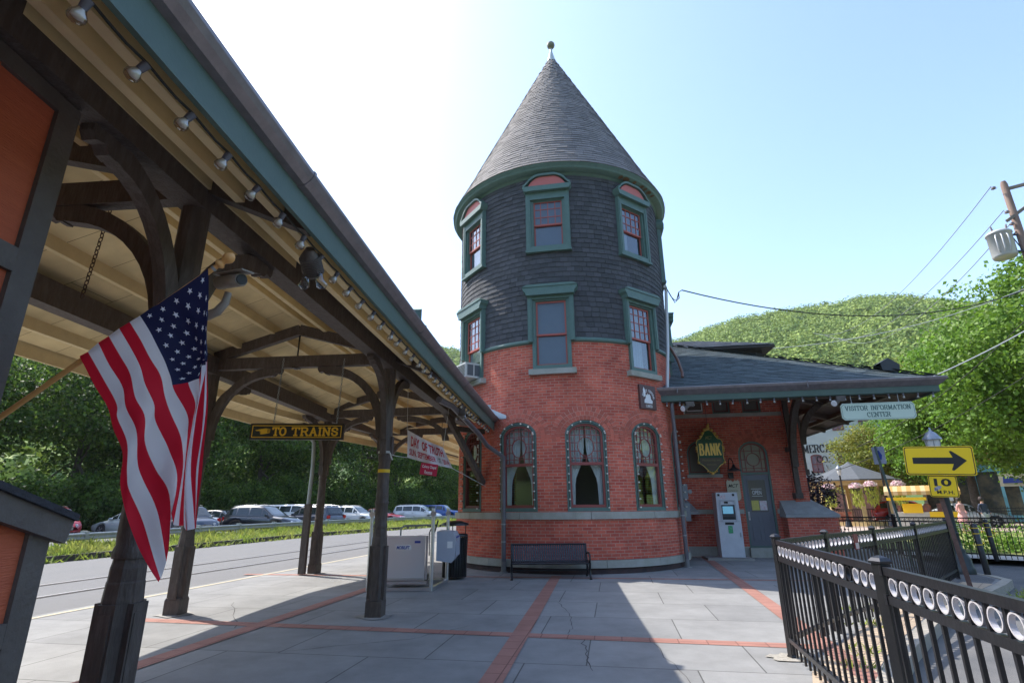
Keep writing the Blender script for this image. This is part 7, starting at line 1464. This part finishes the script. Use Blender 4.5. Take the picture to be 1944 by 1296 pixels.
def car(kind, label, x, y, ang, pm, group=None):
    """x forward = nose at 0 going to -x ... built with nose at x=0, tail at x=L, then centred and turned"""
    C = CARS[kind]; L, W = C['L'], C['W']; t = thing('parked_car', label, 'pickup' if kind == 'pickup' else 'minivan' if kind == 'van' else 'car', (0, 0, 0), group); cx_ = L/2
    def P(a, b, c): return (cx_-a, b, c)
    zb = .22; hood = C['hood']
    # wheel arches: refine stations
    st = sorted(set([h[0] for h in hood]+[w+dx*C['wr']*1.18 for w in C['wh'] for dx in (-1, -.8, -.5, 0, .5, .8, 1)]))
    def ip(lst, x, k):
        for p, q in zip(lst[:-1], lst[1:]):
            if x <= q[0]: f_ = (x-p[0])/max(1e-6, q[0]-p[0]); return p[k]+(q[k]-p[k])*f_
        return lst[-1][k]
    def low(x):
        z = zb+(.12 if x < .1 or x > L-.1 else 0); r = C['wr']*1.18
        for w in C['wh']:
            if abs(x-w) < r: z = max(z, C['wr']+math.sqrt(r*r-(x-w)**2))
        return z
    mb = MB(); rows = []
    for x_ in st:
        hw = ip(hood, x_, 1); hz_ = ip(hood, x_, 2); lz = min(low(x_), hz_-.1); rows.append([P(x_, 0, hz_+.015), P(x_, hw*.6, hz_+.01), P(x_, hw*.9, hz_-.015), P(x_, hw*.99, hz_-.08), P(x_, hw*1.02, (hz_*.55+lz*.45)), P(x_, hw*.98, lz), P(x_, hw*.7, lz)])
    n = 7; vs = []
    for r in rows: vs += r
    for r in rows: vs += [(a, -b, c) for a, b, c in r]
    o2 = len(rows)*n; fs = []
    for i in range(len(rows)-1):
        for j in range(n-1): fs += [(i*n+j, i*n+j+1, (i+1)*n+j+1, (i+1)*n+j), (o2+i*n+j, o2+(i+1)*n+j, o2+(i+1)*n+j+1, o2+i*n+j+1)]
    for i in (0, len(rows)-1): fs.append([i*n+j for j in range(n)]+[o2+i*n+j for j in range(n-1, 0, -1)])
    mb.add(vs, fs, 0, True)
    # cabin
    rf = C['roof']; tum = .17; xs = sorted(set([r[0] for r in rf]+list(np.linspace(rf[0][0], rf[-1][0], 14)))); ro = []
    for x_ in xs:
        z = ip(rf, x_, 1); hw = ip(hood, x_, 1); zb_ = ip(hood, x_, 2)-.03; f_ = max(0, (z-zb_))/.6; ro.append([P(x_, 0, z+.02), P(x_, (hw-tum*f_)*.72, z+.01), P(x_, hw*.95-tum*f_, z-.05*min(1, f_)), P(x_, hw*.96, zb_)])
    vs = []; n2 = 4
    for r in ro: vs += r
    for r in ro: vs += [(a, -b, c) for a, b, c in r]
    o2 = len(ro)*n2; fs = []
    for i in range(len(ro)-1):
        for j in range(n2-1): fs += [(i*n2+j, i*n2+j+1, (i+1)*n2+j+1, (i+1)*n2+j), (o2+i*n2+j, o2+(i+1)*n2+j, o2+(i+1)*n2+j+1, o2+i*n2+j+1)]
    mb.add(vs, fs, 0, True); bo = mk('body', mb, pm, t)
    # side glass, windscreen, rear window
    def gp(x_, f2, sgn, out=.006):
        z = ip(rf, x_, 1); hw = ip(hood, x_, 1); zb_ = ip(hood, x_, 2)-.03; f_ = max(0, (z-zb_))/.6; a = Vector(P(x_, hw*.95-tum*f_, z-.05*min(1, f_))); b = Vector(P(x_, hw*.96, zb_)); p = b.lerp(a, f2); return Vector((p.x, sgn*(p.y+out), p.z))
    for sgn in (-1, 1):
        mb = MB(); pil = [rf[0][0]+.28]+list(C['pill'])+[rf[-1][0]-.28]
        for a, b in zip(pil[:-1], pil[1:]):
            a += .04; b -= .04; xs2 = np.linspace(a, b, 5); bt = [gp(x_, .16, sgn) for x_ in xs2]; tp_ = [gp(x_, .90, sgn) for x_ in xs2]
            for i in range(4): mb.add([bt[i], bt[i+1], tp_[i+1], tp_[i]], [(0, 1, 2, 3)])
        mk('side_window', mb, CARGL, t)
    for nm, (ra, rb_) in (('windscreen', (rf[0], rf[1])), ('rear_window', (rf[-1], rf[-2]))):
        mb = MB(); f0, f1 = .10, .90; sg = -1 if nm == 'windscreen' else 1
        q = []
        for f_ in (f0, f1):
            xx = ra[0]+(rb_[0]-ra[0])*f_; zz = ra[1]+(rb_[1]-ra[1])*f_+.028; hw = (ip(hood, xx, 1)*.95-tum*max(0, zz-ip(hood, xx, 2))/.6)*.93
            q.append([Vector(P(xx+sg*.01, -hw, zz-.02)), Vector(P(xx+sg*.01, -hw*.7, zz)), Vector(P(xx+sg*.01, hw*.7, zz)), Vector(P(xx+sg*.01, hw, zz-.02))])
        mb.add(q[0]+q[1], [(0, 1, 5, 4), (1, 2, 6, 5), (2, 3, 7, 6)]); mk(nm, mb, CARGL, t)
    for wx in C['wh']:
        for sgn in (-1, 1):
            mb = MB(); a = Vector(P(wx, sgn*(W-.20), C['wr'])); b = Vector(P(wx, sgn*(W+.005), C['wr'])); r = C['wr']; mb.tube([a, a.lerp(b, .1), a.lerp(b, .9), b], [r*.93, r, r, r*.93], 24); wh = mk('wheel', mb, TYRE, t)
            mb = MB(); mb.tube([b-Vector((0, sgn*.03, 0)), b+Vector((0, sgn*.004, 0))], [r*.66, r*.64], 20, cap=False)
            for k in range(5):
                an = 2*PI*k/5; mb.beam(b+Vector((0, sgn*.003, 0)), b+Vector((math.cos(an)*r*.62, sgn*.003, math.sin(an)*r*.62)), .07, .012, upv=(0, 1, 0))
            mk('rim', mb, RIM, wh)
    for sgn in (-1, 1):
        mb = MB(); a = Vector(P(.03, sgn*.52, ip(hood, .1, 2)-.13)); mb.tube([a+Vector((.02, 0, 0)), a+Vector((-.25, sgn*.22, .05))], [.085, .06], 8); mk('headlight', mb, HEADL, t)
        mb = MB(); zz = ip(hood, L-.15, 2)-.14; mb.box(-.05, .04, -.12, .12, -.1, .1, 0, Matrix.Translation(Vector(P(L-.07, sgn*(ip(hood, L-.1, 1)-.08), zz)))); mk('tail_light', mb, TAIL, t)
        mb = MB(); q = gp(rf[0][0]+.35, .25, sgn, .02); mb.tube([q, q+Vector((.0, sgn*.12, .02)), q+Vector((0, sgn*.2, .03))], [.03, .075, .06], 8); mk('mirror', mb, pm if kind != 'pickup' else TRIMB, t)
        mb = MB()
        for wx in (C['pill'][1]-.1, C['pill'][2]-.15): q = Vector(P(wx, sgn*(W*.99+.01), ip(hood, wx, 2)-.14)); mb.box(-.09, .09, -.012, .012, -.015, .015, 0, Matrix.Translation(q))
        mk('door_handle', mb, RIM, t)
    mb = MB(); mb.box(-.02, .035, -.42, .42, .42, ip(hood, .05, 2)-.14, 0, Matrix.Translation(Vector(P(0, 0, 0))))
    for k in range(3): mb.box(.035, .045, -.40, .40, .46+.07*k, .49+.07*k, 1, Matrix.Translation(Vector(P(0, 0, 0))))
    mk('grille', mb, [TRIMB, RIM], t)
    mb = MB(); mb.box(-.05, .02, -.24, .24, .45, .57, 0, Matrix.Translation(Vector(P(L, 0, 0)))); mk('number_plate', mb, WHITE, t)
    if kind in ('suv', 'van'):
        mb = MB()
        for sgn in (-1, 1): q = [(P(x_, sgn*.56, ip(rf, x_, 1)+.055)) for x_ in np.linspace(2.1, rf[-2][0]-.1, 5)]; mb.tube(q, .016, 5)
        mk('roof_rail', mb, RIM, t)
    t.location = (x, y, .0); t.rotation_euler = (0, 0, ang); return t
GC = 'cars parked in the lot beyond the guardrail'
RED, WHT, BLKP, NAVY, SILV, BLUEP = paint('car_red', (.38, .01, .02)), paint('car_white', (.70, .70, .68)), paint('car_black', (.012, .014, .02)), paint('car_navy', (.02, .035, .06)), paint('car_silver', (.42, .45, .45)), paint('car_blue', (.02, .10, .38))
car('suv', 'bright red crossover showing its grille over the hutch lid at far left', -26.4, 32.0, R(-35), RED, GC)
car('sedan', 'pale silver saloon half hidden behind the flag', -23.2, 34.2, R(165), SILV, GC)
car('suv', 'navy blue crossover with a bright chrome grille right of the flag', -18.9, 32.6, R(-40), NAVY, GC)
car('sedan', 'white car showing its tail light just right of the flag', -21.6, 36.6, R(160), WHT, GC)
car('suv', 'glossy black crossover seen from the side between the left canopy posts', -15.5, 34.8, R(-10), BLKP, GC)
car('pickup', 'tall white sport utility truck behind the black crossover', -16.2, 42.4, R(-14), WHT, GC)
car('sedan', 'black car with roof glinting behind the black crossover', -20.3, 39.3, R(-10), BLKP, GC)
car('suv', 'dark grey hatchback showing a red tail light beside the far left post', -14.1, 39.0, R(158), paint('car_charcoal', (.035, .04, .06)), GC)
car('suv', 'white crossover right of the far left post', -14.0, 49.2, R(-18), WHT, GC)
car('sedan', 'red saloon partly behind the middle post', -13.0, 55.2, R(-15), RED, GC)
car('van', 'white minivan right of the middle post', -10.2, 59.5, R(-12), WHT, GC)
car('pickup', 'blue pickup truck beyond the white minivan', -9.0, 68.5, R(-15), BLUEP, GC)
car('sedan', 'small blue grey car at the far right end of the parking row', -5.4, 72.5, R(-15), SILV, GC)
G2 = 'cars parked by the shops'
car('sedan', 'silver saloon parked in front of the blue shopfront', 29.3, 36.4, R(-35), SILV, G2)
car('suv', 'red car parked behind the yellow stall', 29.0, 41.0, R(-25), RED, G2)
car('sedan', 'silver saloon parked in the street behind the viewer', 9, -9, R(4), SILV, 'cars parked behind the viewer'); car('suv', 'blue crossover parked in the street behind the viewer', 15, -9.6, R(184), BLUEP, 'cars parked behind the viewer'); car('suv', 'black crossover parked in the street behind the viewer', 3.5, -10.5, R(-4), BLKP, 'cars parked behind the viewer')
# guardrail
t = thing('guardrail', 'long galvanised steel guardrail between the grass and the parked cars', 'guardrail', (-14, 20, 0)); mb = MB()
pr = [(0, .50), (.03, .53), (.03, .57), (-.01, .60), (-.01, .64), (.03, .67), (.03, .71), (0, .74)]
ra = []
for i in range(61): ra.append(along_poly(rail, i/60))
for i in range(60):
    a, b = Vector((*ra[i], 0)), Vector((*ra[i+1], 0)); d = (b-a).normalized(); n = Vector((d.y, -d.x, 0))
    A = [a+n*(.12+o)+Zv*z for o, z in pr]; C = [b+n*(.12+o)+Zv*z for o, z in pr]; mb.add(A+C, [(k, k+1, 8+k+1, 8+k) for k in range(7)])
mk('rail', mb, GALV, t)
tot = sum(math.dist(a, b) for a, b in zip(rail[:-1], rail[1:]))
for i in range(int(tot/2.9)):
    x, y = along_poly(rail, (i+.5)*2.9/tot)
    if y < 8: continue
    mb = MB(); mb.box(-.07, .07, -.07, .07, 0, .80, 0, Matrix.Translation((x, y, 0))); mb.box(.05, .14, -.08, .08, .5, .78, 0, Matrix.Translation((x, y, 0))); mk('post', mb, GALV, t)

# ------------------------------------------------------------------ utility pole and cables
t = thing('utility_pole', 'weathered wooden utility pole with crossarms at the top right', 'utility pole', (19.0, 17.75, 0)); pb = Vector((19.0, 17.75, 0)); mb = MB(); mb.tube([pb-Zv*.3, pb+Vector((-.03, .05, 13.1)), pb+Vector((-.03, .05, 13.25))], [.18, .115, .08], 12); mk('pole', mb, mat('pole_wood_old', (.20, .12, .09), .9, c2=(.30, .22, .18), ns=6, bump=.7, bs=20, stretch=(1, 1, .15)), t)
for z, a, l0, l1 in ((12.9, (.8, -.6, 0), .1, 1.5), (11.8, (.83, .1, .55), .55, 1.3)):
    mb = MB(); a = Vector(a).normalized(); mb.beam(pb+Zv*z-a*l0, pb+Zv*z+a*l1, .09, .11); mk('crossarm', mb, mat('arm_grey', (.20, .17, .14), .9), t)
mb = MB()
for p in ((-.42, .1, 13.0), (-.3, .0, 11.9), (.5, -.3, 13.05), (-.25, 0, 11.4)): q = pb+Vector(p); mb.lathe(q, [(.03, -.06), (.09, -.03), (.04, 0), (.08, .03), (.03, .06)], 10)
mk('insulator', mb, mat('porcelain', (.25, .2, .2), .3), t)
mb = MB(); mb.tube([pb+Vector((.05, .05, 11.3)), pb+Vector((-.35, .05, 10.9)), pb+Vector((-.2, -.1, 10.1))], .02, 6); mb.beam(pb+Vector((.0, .0, 10.95)), pb+Vector((-.5, .1, 11.0)), .05, .06); mb.beam(pb+Vector((0, 0, 10.3)), pb+Vector((-.5, .1, 10.3)), .05, .06); mk('bracket', mb, BLACK, t)
t = thing('transformer', 'pale grey cylindrical transformer can hanging on the utility pole', 'transformer', (18.45, 18.0, 10.6)); tc0 = Vector((18.42, 18.05, 0)); mb = MB(); mb.lathe(tc0, [(.02, 10.15), (.34, 10.16), (.37, 10.22), (.37, 11.08), (.40, 11.09), (.40, 11.14), (.35, 11.2), (.02, 11.24)], 24); mk('can', mb, mat('transformer_grey', (.50, .50, .48), .4, metal=.2), t)
mb = MB()
for a in (-2.6, -2.2, -1.8): mb.tube([tc0+Vector((.37*math.cos(a), .37*math.sin(a), 11.0)), tc0+Vector((.45*math.cos(a), .45*math.sin(a), 10.9)), tc0+Vector((.45*math.cos(a), .45*math.sin(a), 10.4)), tc0+Vector((.37*math.cos(a), .37*math.sin(a), 10.3))], .025, 6)
mk('fins', mb, MATS['transformer_grey'], t); mb = MB()
for a in (-2.9, -1.2): mb.tube([tc0+Vector((.25*math.cos(a), .25*math.sin(a), 11.15)), tc0+Vector((.3*math.cos(a), .3*math.sin(a), 11.4))], [.04, .025], 8)
mk('bushing', mb, MATS['porcelain'], t)
def cable(label, a, b, sag, r, m=None, grp='overhead cables'):
    a, b = Vector(a), Vector(b); n = 24; mb = MB(); mb.tube([a.lerp(b, i/n)-Zv*(sag*4*(i/n)*(1-i/n)) for i in range(n+1)], r, 5); o = mk('overhead_cable', mb, m or CORD, None, tuple(a)); tag(o, label, 'cable', grp)
WIRE = mat('bare_wire', (.20, .20, .22), .5); WIRL = mat('pale_wire', (.5, .5, .5), .5)
cable('topmost thin wire running left from the pole top down towards the hill', (18.55, 17.9, 13.1), (36.9, 62.0, 21.5), 2.2, .016, WIRE)
cable('second thin wire running left from the pole towards the hill', (18.65, 17.8, 12.0), (38, 61.5, 21.0), 2.2, .016, WIRE)
cable('third thin wire running left from the pole to the hill', (18.7, 17.8, 11.4), (39.2, 61.0, 20.5), 2.2, .016, WIRE)
cable('thick black service cable sagging from the tower mast to the utility pole', (4.80, 13.9, 7.24), (18.9, 17.8, 8.9), .95, .018)
cable('black cable crossing in front of the trees below the service cable', (19.0, 17.75, 8.3), (17.5, 27.5, 4.2), .5, .016)
cable('lowest black cable crossing the trees behind the arrow sign', (19.0, 17.75, 6.4), (14.5, 24.5, 2.9), .35, .014)
cable('pale thick cable rising from behind the right eave across the trees', tuple(B(RE-1.9, 6.0, 4.0)), (19.0, 17.75, 7.7), .35, .022, WIRL)
cable('thin pale cable high across the trees above the right eave', tuple(B(2.0, 6.8, 7.4)), (19.0, 17.75, 9.0), .8, .012, WIRL)
cable('thin dark wire running level above the station roof in front of the hill', (7, 30, 10.2), (30, 34, 10.6), .3, .016)
cable('lower dark wire running level above the station roof in front of the hill', (7, 30, 9.6), (30, 34, 10.0), .3, .016)

# ------------------------------------------------------------------ vegetation
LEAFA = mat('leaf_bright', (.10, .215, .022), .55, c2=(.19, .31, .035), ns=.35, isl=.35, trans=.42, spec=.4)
LEAFD = mat('leaf_dark_lightflecks', (.036, .084, .016), .5, c2=(.18, .28, .035), ns=.8, fac=.56, isl=.5, trans=.55, spec=.35)  # bright mix colour paints sun shining through the leaves, over a darkened base
LEAFY = mat('leaf_yellow', (.28, .24, .03), .6, c2=(.15, .21, .03), ns=.4, isl=.35, trans=.45)
LEAFP = mat('leaf_purple', (.035, .02, .03), .5, c2=(.06, .04, .05), ns=2, isl=.4, trans=.2, spec=.6)
def crown_arrays(seed, lobes, n, size):
    g = np.random.default_rng(seed); lob = np.array(lobes, float); vol = lob[:, 3]*lob[:, 4]*lob[:, 5]; vol = vol**.67; k = g.choice(len(lob), n, p=vol/vol.sum()); d = g.normal(size=(n, 3)); d /= np.linalg.norm(d, axis=1)[:, None]
    rr = g.random(n)**.33; rr = np.where(g.random(n) < .7, .78+.27*g.random(n), rr)
    bump = 1+.16*np.sin(d[:, 0]*7+lob[k, 0])*np.sin(d[:, 1]*6+k)*np.cos(d[:, 2]*8)
    P = lob[k, :3]+d*lob[k, 3:6]*(rr*bump)[:, None]
    # clumping into twigs
    m = n//20; cidx = g.integers(0, m, n); cen = P[:m]; P = cen[cidx]+g.normal(size=(n, 3))*np.array([1, 1, .6])*size*2.1
    nr = (P-lob[k, :3]); nr = cen[cidx]-lob[k[:m]][cidx, :3]; nr /= np.linalg.norm(nr, axis=1)[:, None]+1e-6; nr = nr*.6+g.normal(size=(n, 3))*.6+np.array([0, 0, .35]); nr /= np.linalg.norm(nr, axis=1)[:, None]
    a = np.cross(nr, g.normal(size=(n, 3))); a /= np.linalg.norm(a, axis=1)[:, None]; b = np.cross(nr, a); s = size*(.6+.8*g.random(n))[:, None]
    V = np.stack([P-a*s*.55, P-b*s*.42+nr*s*.1, P+a*s*.6, P+b*s*.42+nr*s*.1], 1).reshape(-1, 3)
    return V
def leaf_obj(name, V, m, parent):
    n = len(V)//4; me = bpy.data.meshes.new(name); me.vertices.add(len(V)); me.vertices.foreach_set('co', V.astype(np.float32).ravel()); me.loops.add(4*n); me.loops.foreach_set('vertex_index', np.arange(4*n, dtype=np.int32)); me.polygons.add(n); me.polygons.foreach_set('loop_start', np.arange(n, dtype=np.int32)*4)
    try: me.polygons.foreach_set('loop_total', np.full(n, 4, dtype=np.int32))
    except Exception: pass
    me.materials.append(m); me.update(calc_edges=True); me.validate(); o = bpy.data.objects.new(name, me); S.collection.objects.link(o); o.parent = parent; ORG[o.name] = Vector((0, 0, 0)); return o
def tree_proto(seed, h, r, m, n, size, trunk_r=.28, low=.3, label='', cat='tree', group=None, trunk=True):
    g = random.Random(seed); t = thing('tree', label, cat, (0, 0, 0), group); lobes = [(0, 0, h*.66, r*.72, r*.72, h*.30)]
    for k in range(11):
        a = g.random()*2*PI; rr = r*g.uniform(.35, .72); z = h*g.uniform(low+.12, .88); q = g.uniform(.28, .48)*r; lobes.append((rr*math.cos(a)*(1.1-z/h*.5), rr*math.sin(a)*(1.1-z/h*.5), z, q, q, q*g.uniform(.6, .85)))
    lobes.append((g.gauss(0, .4), g.gauss(0, .4), h*.9, r*.35, r*.35, h*.1))
    leaf_obj('crown', crown_arrays(seed, lobes, n, size*.7), m, t)
    if trunk:
        mb = MB(); mb.tube([(0, 0, -.4), (.0, .0, .3), (.08, .05, h*.25), (.0, .1, h*.5), (.05, 0, h*.8)], [trunk_r*1.3, trunk_r, trunk_r*.8, trunk_r*.5, .04], 10)
        for k in range(7): l = lobes[1+k]; z0 = h*(.2+.05*k); mb.tube([(.04, .05, z0), (l[0]*.5, l[1]*.5, (z0+l[2])*.52), (l[0], l[1], l[2])], [trunk_r*.45, trunk_r*.28, .03], 6)
        mk('trunk', mb, BARK, t)
    return t
def inst(proto, loc, rz, sc, label, group=None):
    c = copy_tree(proto); c.location = loc; c.rotation_euler = (0, 0, rz); c.scale = (sc[0], sc[0], sc[1]) if hasattr(sc, '__len__') else (sc,)*3; c['label'] = label
    if group: c['group'] = group
    return c
GD = 'dark trees behind the parking lot'
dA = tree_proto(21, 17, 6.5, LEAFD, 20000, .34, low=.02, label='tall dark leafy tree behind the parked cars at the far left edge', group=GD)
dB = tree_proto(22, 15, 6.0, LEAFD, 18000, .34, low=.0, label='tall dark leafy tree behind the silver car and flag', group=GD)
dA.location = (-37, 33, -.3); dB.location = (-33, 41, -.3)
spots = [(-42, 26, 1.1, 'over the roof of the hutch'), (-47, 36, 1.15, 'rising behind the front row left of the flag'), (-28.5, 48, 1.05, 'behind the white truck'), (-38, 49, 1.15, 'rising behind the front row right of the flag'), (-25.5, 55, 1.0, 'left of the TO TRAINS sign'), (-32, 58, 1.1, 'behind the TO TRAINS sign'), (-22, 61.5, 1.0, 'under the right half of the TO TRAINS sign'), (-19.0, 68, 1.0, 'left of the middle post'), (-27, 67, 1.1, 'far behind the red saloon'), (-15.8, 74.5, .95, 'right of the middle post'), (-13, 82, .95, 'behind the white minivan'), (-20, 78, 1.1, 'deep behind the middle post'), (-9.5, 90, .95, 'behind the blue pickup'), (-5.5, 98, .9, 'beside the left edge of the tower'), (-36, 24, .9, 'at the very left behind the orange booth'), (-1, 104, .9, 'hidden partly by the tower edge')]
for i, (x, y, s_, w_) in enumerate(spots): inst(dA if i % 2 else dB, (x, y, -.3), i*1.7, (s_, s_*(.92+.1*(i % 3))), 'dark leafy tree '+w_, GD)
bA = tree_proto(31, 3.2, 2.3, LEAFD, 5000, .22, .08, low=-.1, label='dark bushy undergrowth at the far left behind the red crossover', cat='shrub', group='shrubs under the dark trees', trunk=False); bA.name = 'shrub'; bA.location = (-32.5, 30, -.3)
for i, (x, y) in enumerate([(-30.5, 34), (-29, 38), (-27.3, 42), (-25.2, 46), (-23, 50), (-21.5, 54), (-19.5, 58), (-17.8, 62), (-16.3, 66), (-14.7, 70), (-13, 74), (-11.3, 79), (-9, 84), (-34.5, 26)]):
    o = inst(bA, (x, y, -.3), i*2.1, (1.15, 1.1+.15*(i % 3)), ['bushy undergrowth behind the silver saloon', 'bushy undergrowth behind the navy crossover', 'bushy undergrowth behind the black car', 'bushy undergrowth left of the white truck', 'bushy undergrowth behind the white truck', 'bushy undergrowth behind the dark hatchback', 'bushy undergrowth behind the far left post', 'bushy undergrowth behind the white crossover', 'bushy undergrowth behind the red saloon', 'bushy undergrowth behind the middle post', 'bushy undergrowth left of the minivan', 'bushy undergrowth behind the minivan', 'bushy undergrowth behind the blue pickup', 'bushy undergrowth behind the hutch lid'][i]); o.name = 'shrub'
GB = 'bright maples on the right'
m1 = tree_proto(41, 14.5, 6.6, LEAFA, 52000, .27, .42, low=.22, label='tall bright green maple with dark trunk at the right edge', group=GB); m1.location = (28.5, 27.0, 0)
m2 = tree_proto(42, 12.0, 5.6, LEAFA, 42000, .26, .3, low=.24, label='broad bright green maple behind the arrow sign', group=GB); m2.location = (29.5, 35.5, 0)
inst(m2, (32.5, 47.5, 0), 2.2, (.75, .72), 'low rounded green tree right of the gazebo roof', GB); inst(m1, (38, 36, 0), 1.1, (.95, 1.0), 'large green tree between the two nearer maples', GB)
inst(m1, (22, 61, 0), 3.1, (1.0, .85), 'green tree rising behind the end of the station eave', GB); inst(m2, (33.5, 30, 0), 4.1, (1.0, 1.05), 'green tree leaning in at the far right edge', GB); inst(m1, (51, 55, 2), .4, (1.1, 1.15), 'tall green tree behind the shops', GB)
my = tree_proto(43, 13.5, 4.5, LEAFY, 14000, .30, .25, low=.2, label='yellow and orange tinted tree above the station roof end', group=GB); my.location = (48, 61.5, 5)
y2 = inst(my, (29, 44.5, 0), 1.9, (.72, .58), 'yellowing tree behind the gazebo roof', GB)
ps = tree_proto(51, 2.7, .8, LEAFP, 4200, .11, .08, low=0, label='dark purple leaved shrub between the brick pier and the gazebo', cat='shrub'); ps.name = 'shrub'; ps.location = (12.3, 22.4, 0)
inst(m2, (-9, -26, 0), 1.0, (.9, .8), 'leafy tree on the platform side behind the viewer', 'trees behind the viewer'); inst(m2, (3, -30, 0), 2.0, (1, .9), 'leafy tree across the street behind the viewer', 'trees behind the viewer'); inst(m1, (14, -30, 0), 3.0, (1, .8), 'tall tree across the street behind the viewer', 'trees behind the viewer')
for i, (x, y, w_) in enumerate([(-16, -16, 'nearest the track'), (-7, -19, 'second from the track'), (1, -17, 'in the middle of the row'), (9, -19, 'fourth from the track'), (17, -15, 'beyond the street'), (25, -10, 'farthest along the street')]): inst(dB, (x, y, 0), i*1.3, (.85, .62), 'dark street tree behind the viewer '+w_, 'trees behind the viewer')
# garden plants behind the park fence
V = crown_arrays(61, [(14.5+1.7*i, 18.2-1.35*i+.5*math.sin(i*2), .25, 1.3, .7, .55) for i in range(9)], 14000, .09); g = leaf_obj('garden_plants', V, LEAFA, None); tag(g, 'low green garden plants behind the iron park fence', 'plants', kind='stuff')
V = crown_arrays(62, [(15+1.5*i, 17.9-1.2*i, .5, 1.0, .6, .4) for i in range(9)], 1100, .06); g = leaf_obj('garden_flowers', V, mat('flower_yellow', (.75, .50, .03), .7), None); tag(g, 'yellow garden flowers scattered among the plants by the park fence', 'flowers', kind='stuff')

# ------------------------------------------------------------------ wooded hills
CR = [(-100, .30), (-60, .33), (-30, .34), (-9, .316), (-6, .304), (5, .285), (12, .292), (16.9, .303), (20.5, .3187), (24.3, .336), (28.3, .339), (32, .336), (35.5, .337), (37.9, .328), (40, .314), (43, .2925), (46, .27), (60, .20), (90, .16), (130, .2), (180, .25), (230, .25), (260, .30)]
def crest(az):
    for (a, p), (b, q) in zip(CR[:-1], CR[1:]):
        if az <= b: return p+(q-p)*(az-a)/(b-a)
    return CR[-1][1]
def hill_z(az, d, dc=430.):
    t_ = (d-115)/(dc-115); t_ = max(0, min(1.5, t_)); c = (crest(az)-.030)*dc
    if t_ <= 1: return -1+(crest(az)-.030)*d*math.sin(max(.02, t_)*PI/2)**.75*(1-.04*(1-t_)*(1+math.sin(az*.5+t_*7)))
    return -1+c*(1-.35*(t_-1)**2)
mb = MB(); NA, ND = 120, 20; vs = []
for i in range(NA+1):
    az = -100+360*i/NA; a = R(az)
    for j in range(ND+1): d = 105+(640-105)*j/ND; vs.append((d*math.sin(a), d*math.cos(a), hill_z(az, d)))
mb.add(vs, [(i*(ND+1)+j, (i+1)*(ND+1)+j, (i+1)*(ND+1)+j+1, i*(ND+1)+j+1) for i in range(NA) for j in range(ND)], 0, True)
h = mk('hills', mb, mat('hill_ground', (.10, .16, .03), .95, c2=(.06, .11, .025), ns=.05), None, (0, 0, 0)); tag(h, kind='structure')
HLM = mat('hill_leaves', (.085, .155, .025), .8, c2=(.32, .40, .075), ns=.11, isl=.15, trans=.2, fac=.5)
g = np.random.default_rng(77)
def forest(az0, az1, ntree, d0, d1, name, label, k=64, lf=.95):
    cs = []
    for i in range(ntree):
        az = g.uniform(az0, az1); d = d0+(d1-d0)*g.random()**.8; a = R(az); cs.append((d*math.sin(a), d*math.cos(a), hill_z(az, d), g.choice([2.4, 3.2, 4.2, 5.6, 7.0])*g.uniform(.8, 1.1)*(.8+.4*(d/430))))
    cs = np.array(cs); n = len(cs)*k; c = np.repeat(cs, k, 0); d = g.normal(size=(n, 3)); d[:, 2] = np.abs(d[:, 2])*1.1-.1; d /= np.linalg.norm(d, axis=1)[:, None]; r = c[:, 3:4]; P = c[:, :3]+d*r*np.array([1, 1, 1.15])*(.9+.14*g.random((n, 1)))+np.array([0, 0, 2.5])
    nr = d+g.normal(size=(n, 3))*.28; nr /= np.linalg.norm(nr, axis=1)[:, None]; a = np.cross(nr, g.normal(size=(n, 3))); a /= np.linalg.norm(a, axis=1)[:, None]; b = np.cross(nr, a); s = lf*(.5+.8*g.random((n, 1)))
    V = np.stack([P-a*s, P-b*s*.8, P+a*s, P+b*s*.8], 1).reshape(-1, 3); o = leaf_obj(name, V, HLM, None); tag(o, label, 'woodland', kind='stuff')
forest(15, 50, 6500, 120, 445, 'hillside_woods', 'sunlit green woodland covering the hill behind the station roof', 84, .72)
forest(-62, -22, 1800, 110, 300, 'hillside_woods', 'green woodland glimpsed through the trees at the far left', 30, 1.4)
forest(62, 258, 3500, 150, 420, 'hillside_woods', 'green woodland on the hills behind the viewer', 22, 2.4)
forest(-12, -2, 1300, 120, 445, 'hillside_woods', 'hazy green woodland on the hill seen left of the tower')

# ------------------------------------------------------------------ haze
mb = MB(); mb.box(-900, 900, -700, 900, -1.5, 300)
hz_o = mk('haze', mb, [], None, (0, 0, 0)); tag(hz_o, 'thin summer haze filling the valley air', 'haze', kind='stuff')
hm = bpy.data.materials.new('haze_air'); hm.use_nodes = True; t_ = hm.node_tree; t_.nodes.remove(t_.nodes['Principled BSDF'])
pv = t_.nodes.new('ShaderNodeVolumePrincipled'); pv.inputs['Color'].default_value = (.93, .96, 1, 1); pv.inputs['Density'].default_value = .00013; pv.inputs['Anisotropy'].default_value = .3
lk(t_, pv.outputs[0], t_.nodes['Material Output'].inputs['Volume']); hz_o.data.materials.append(hm)
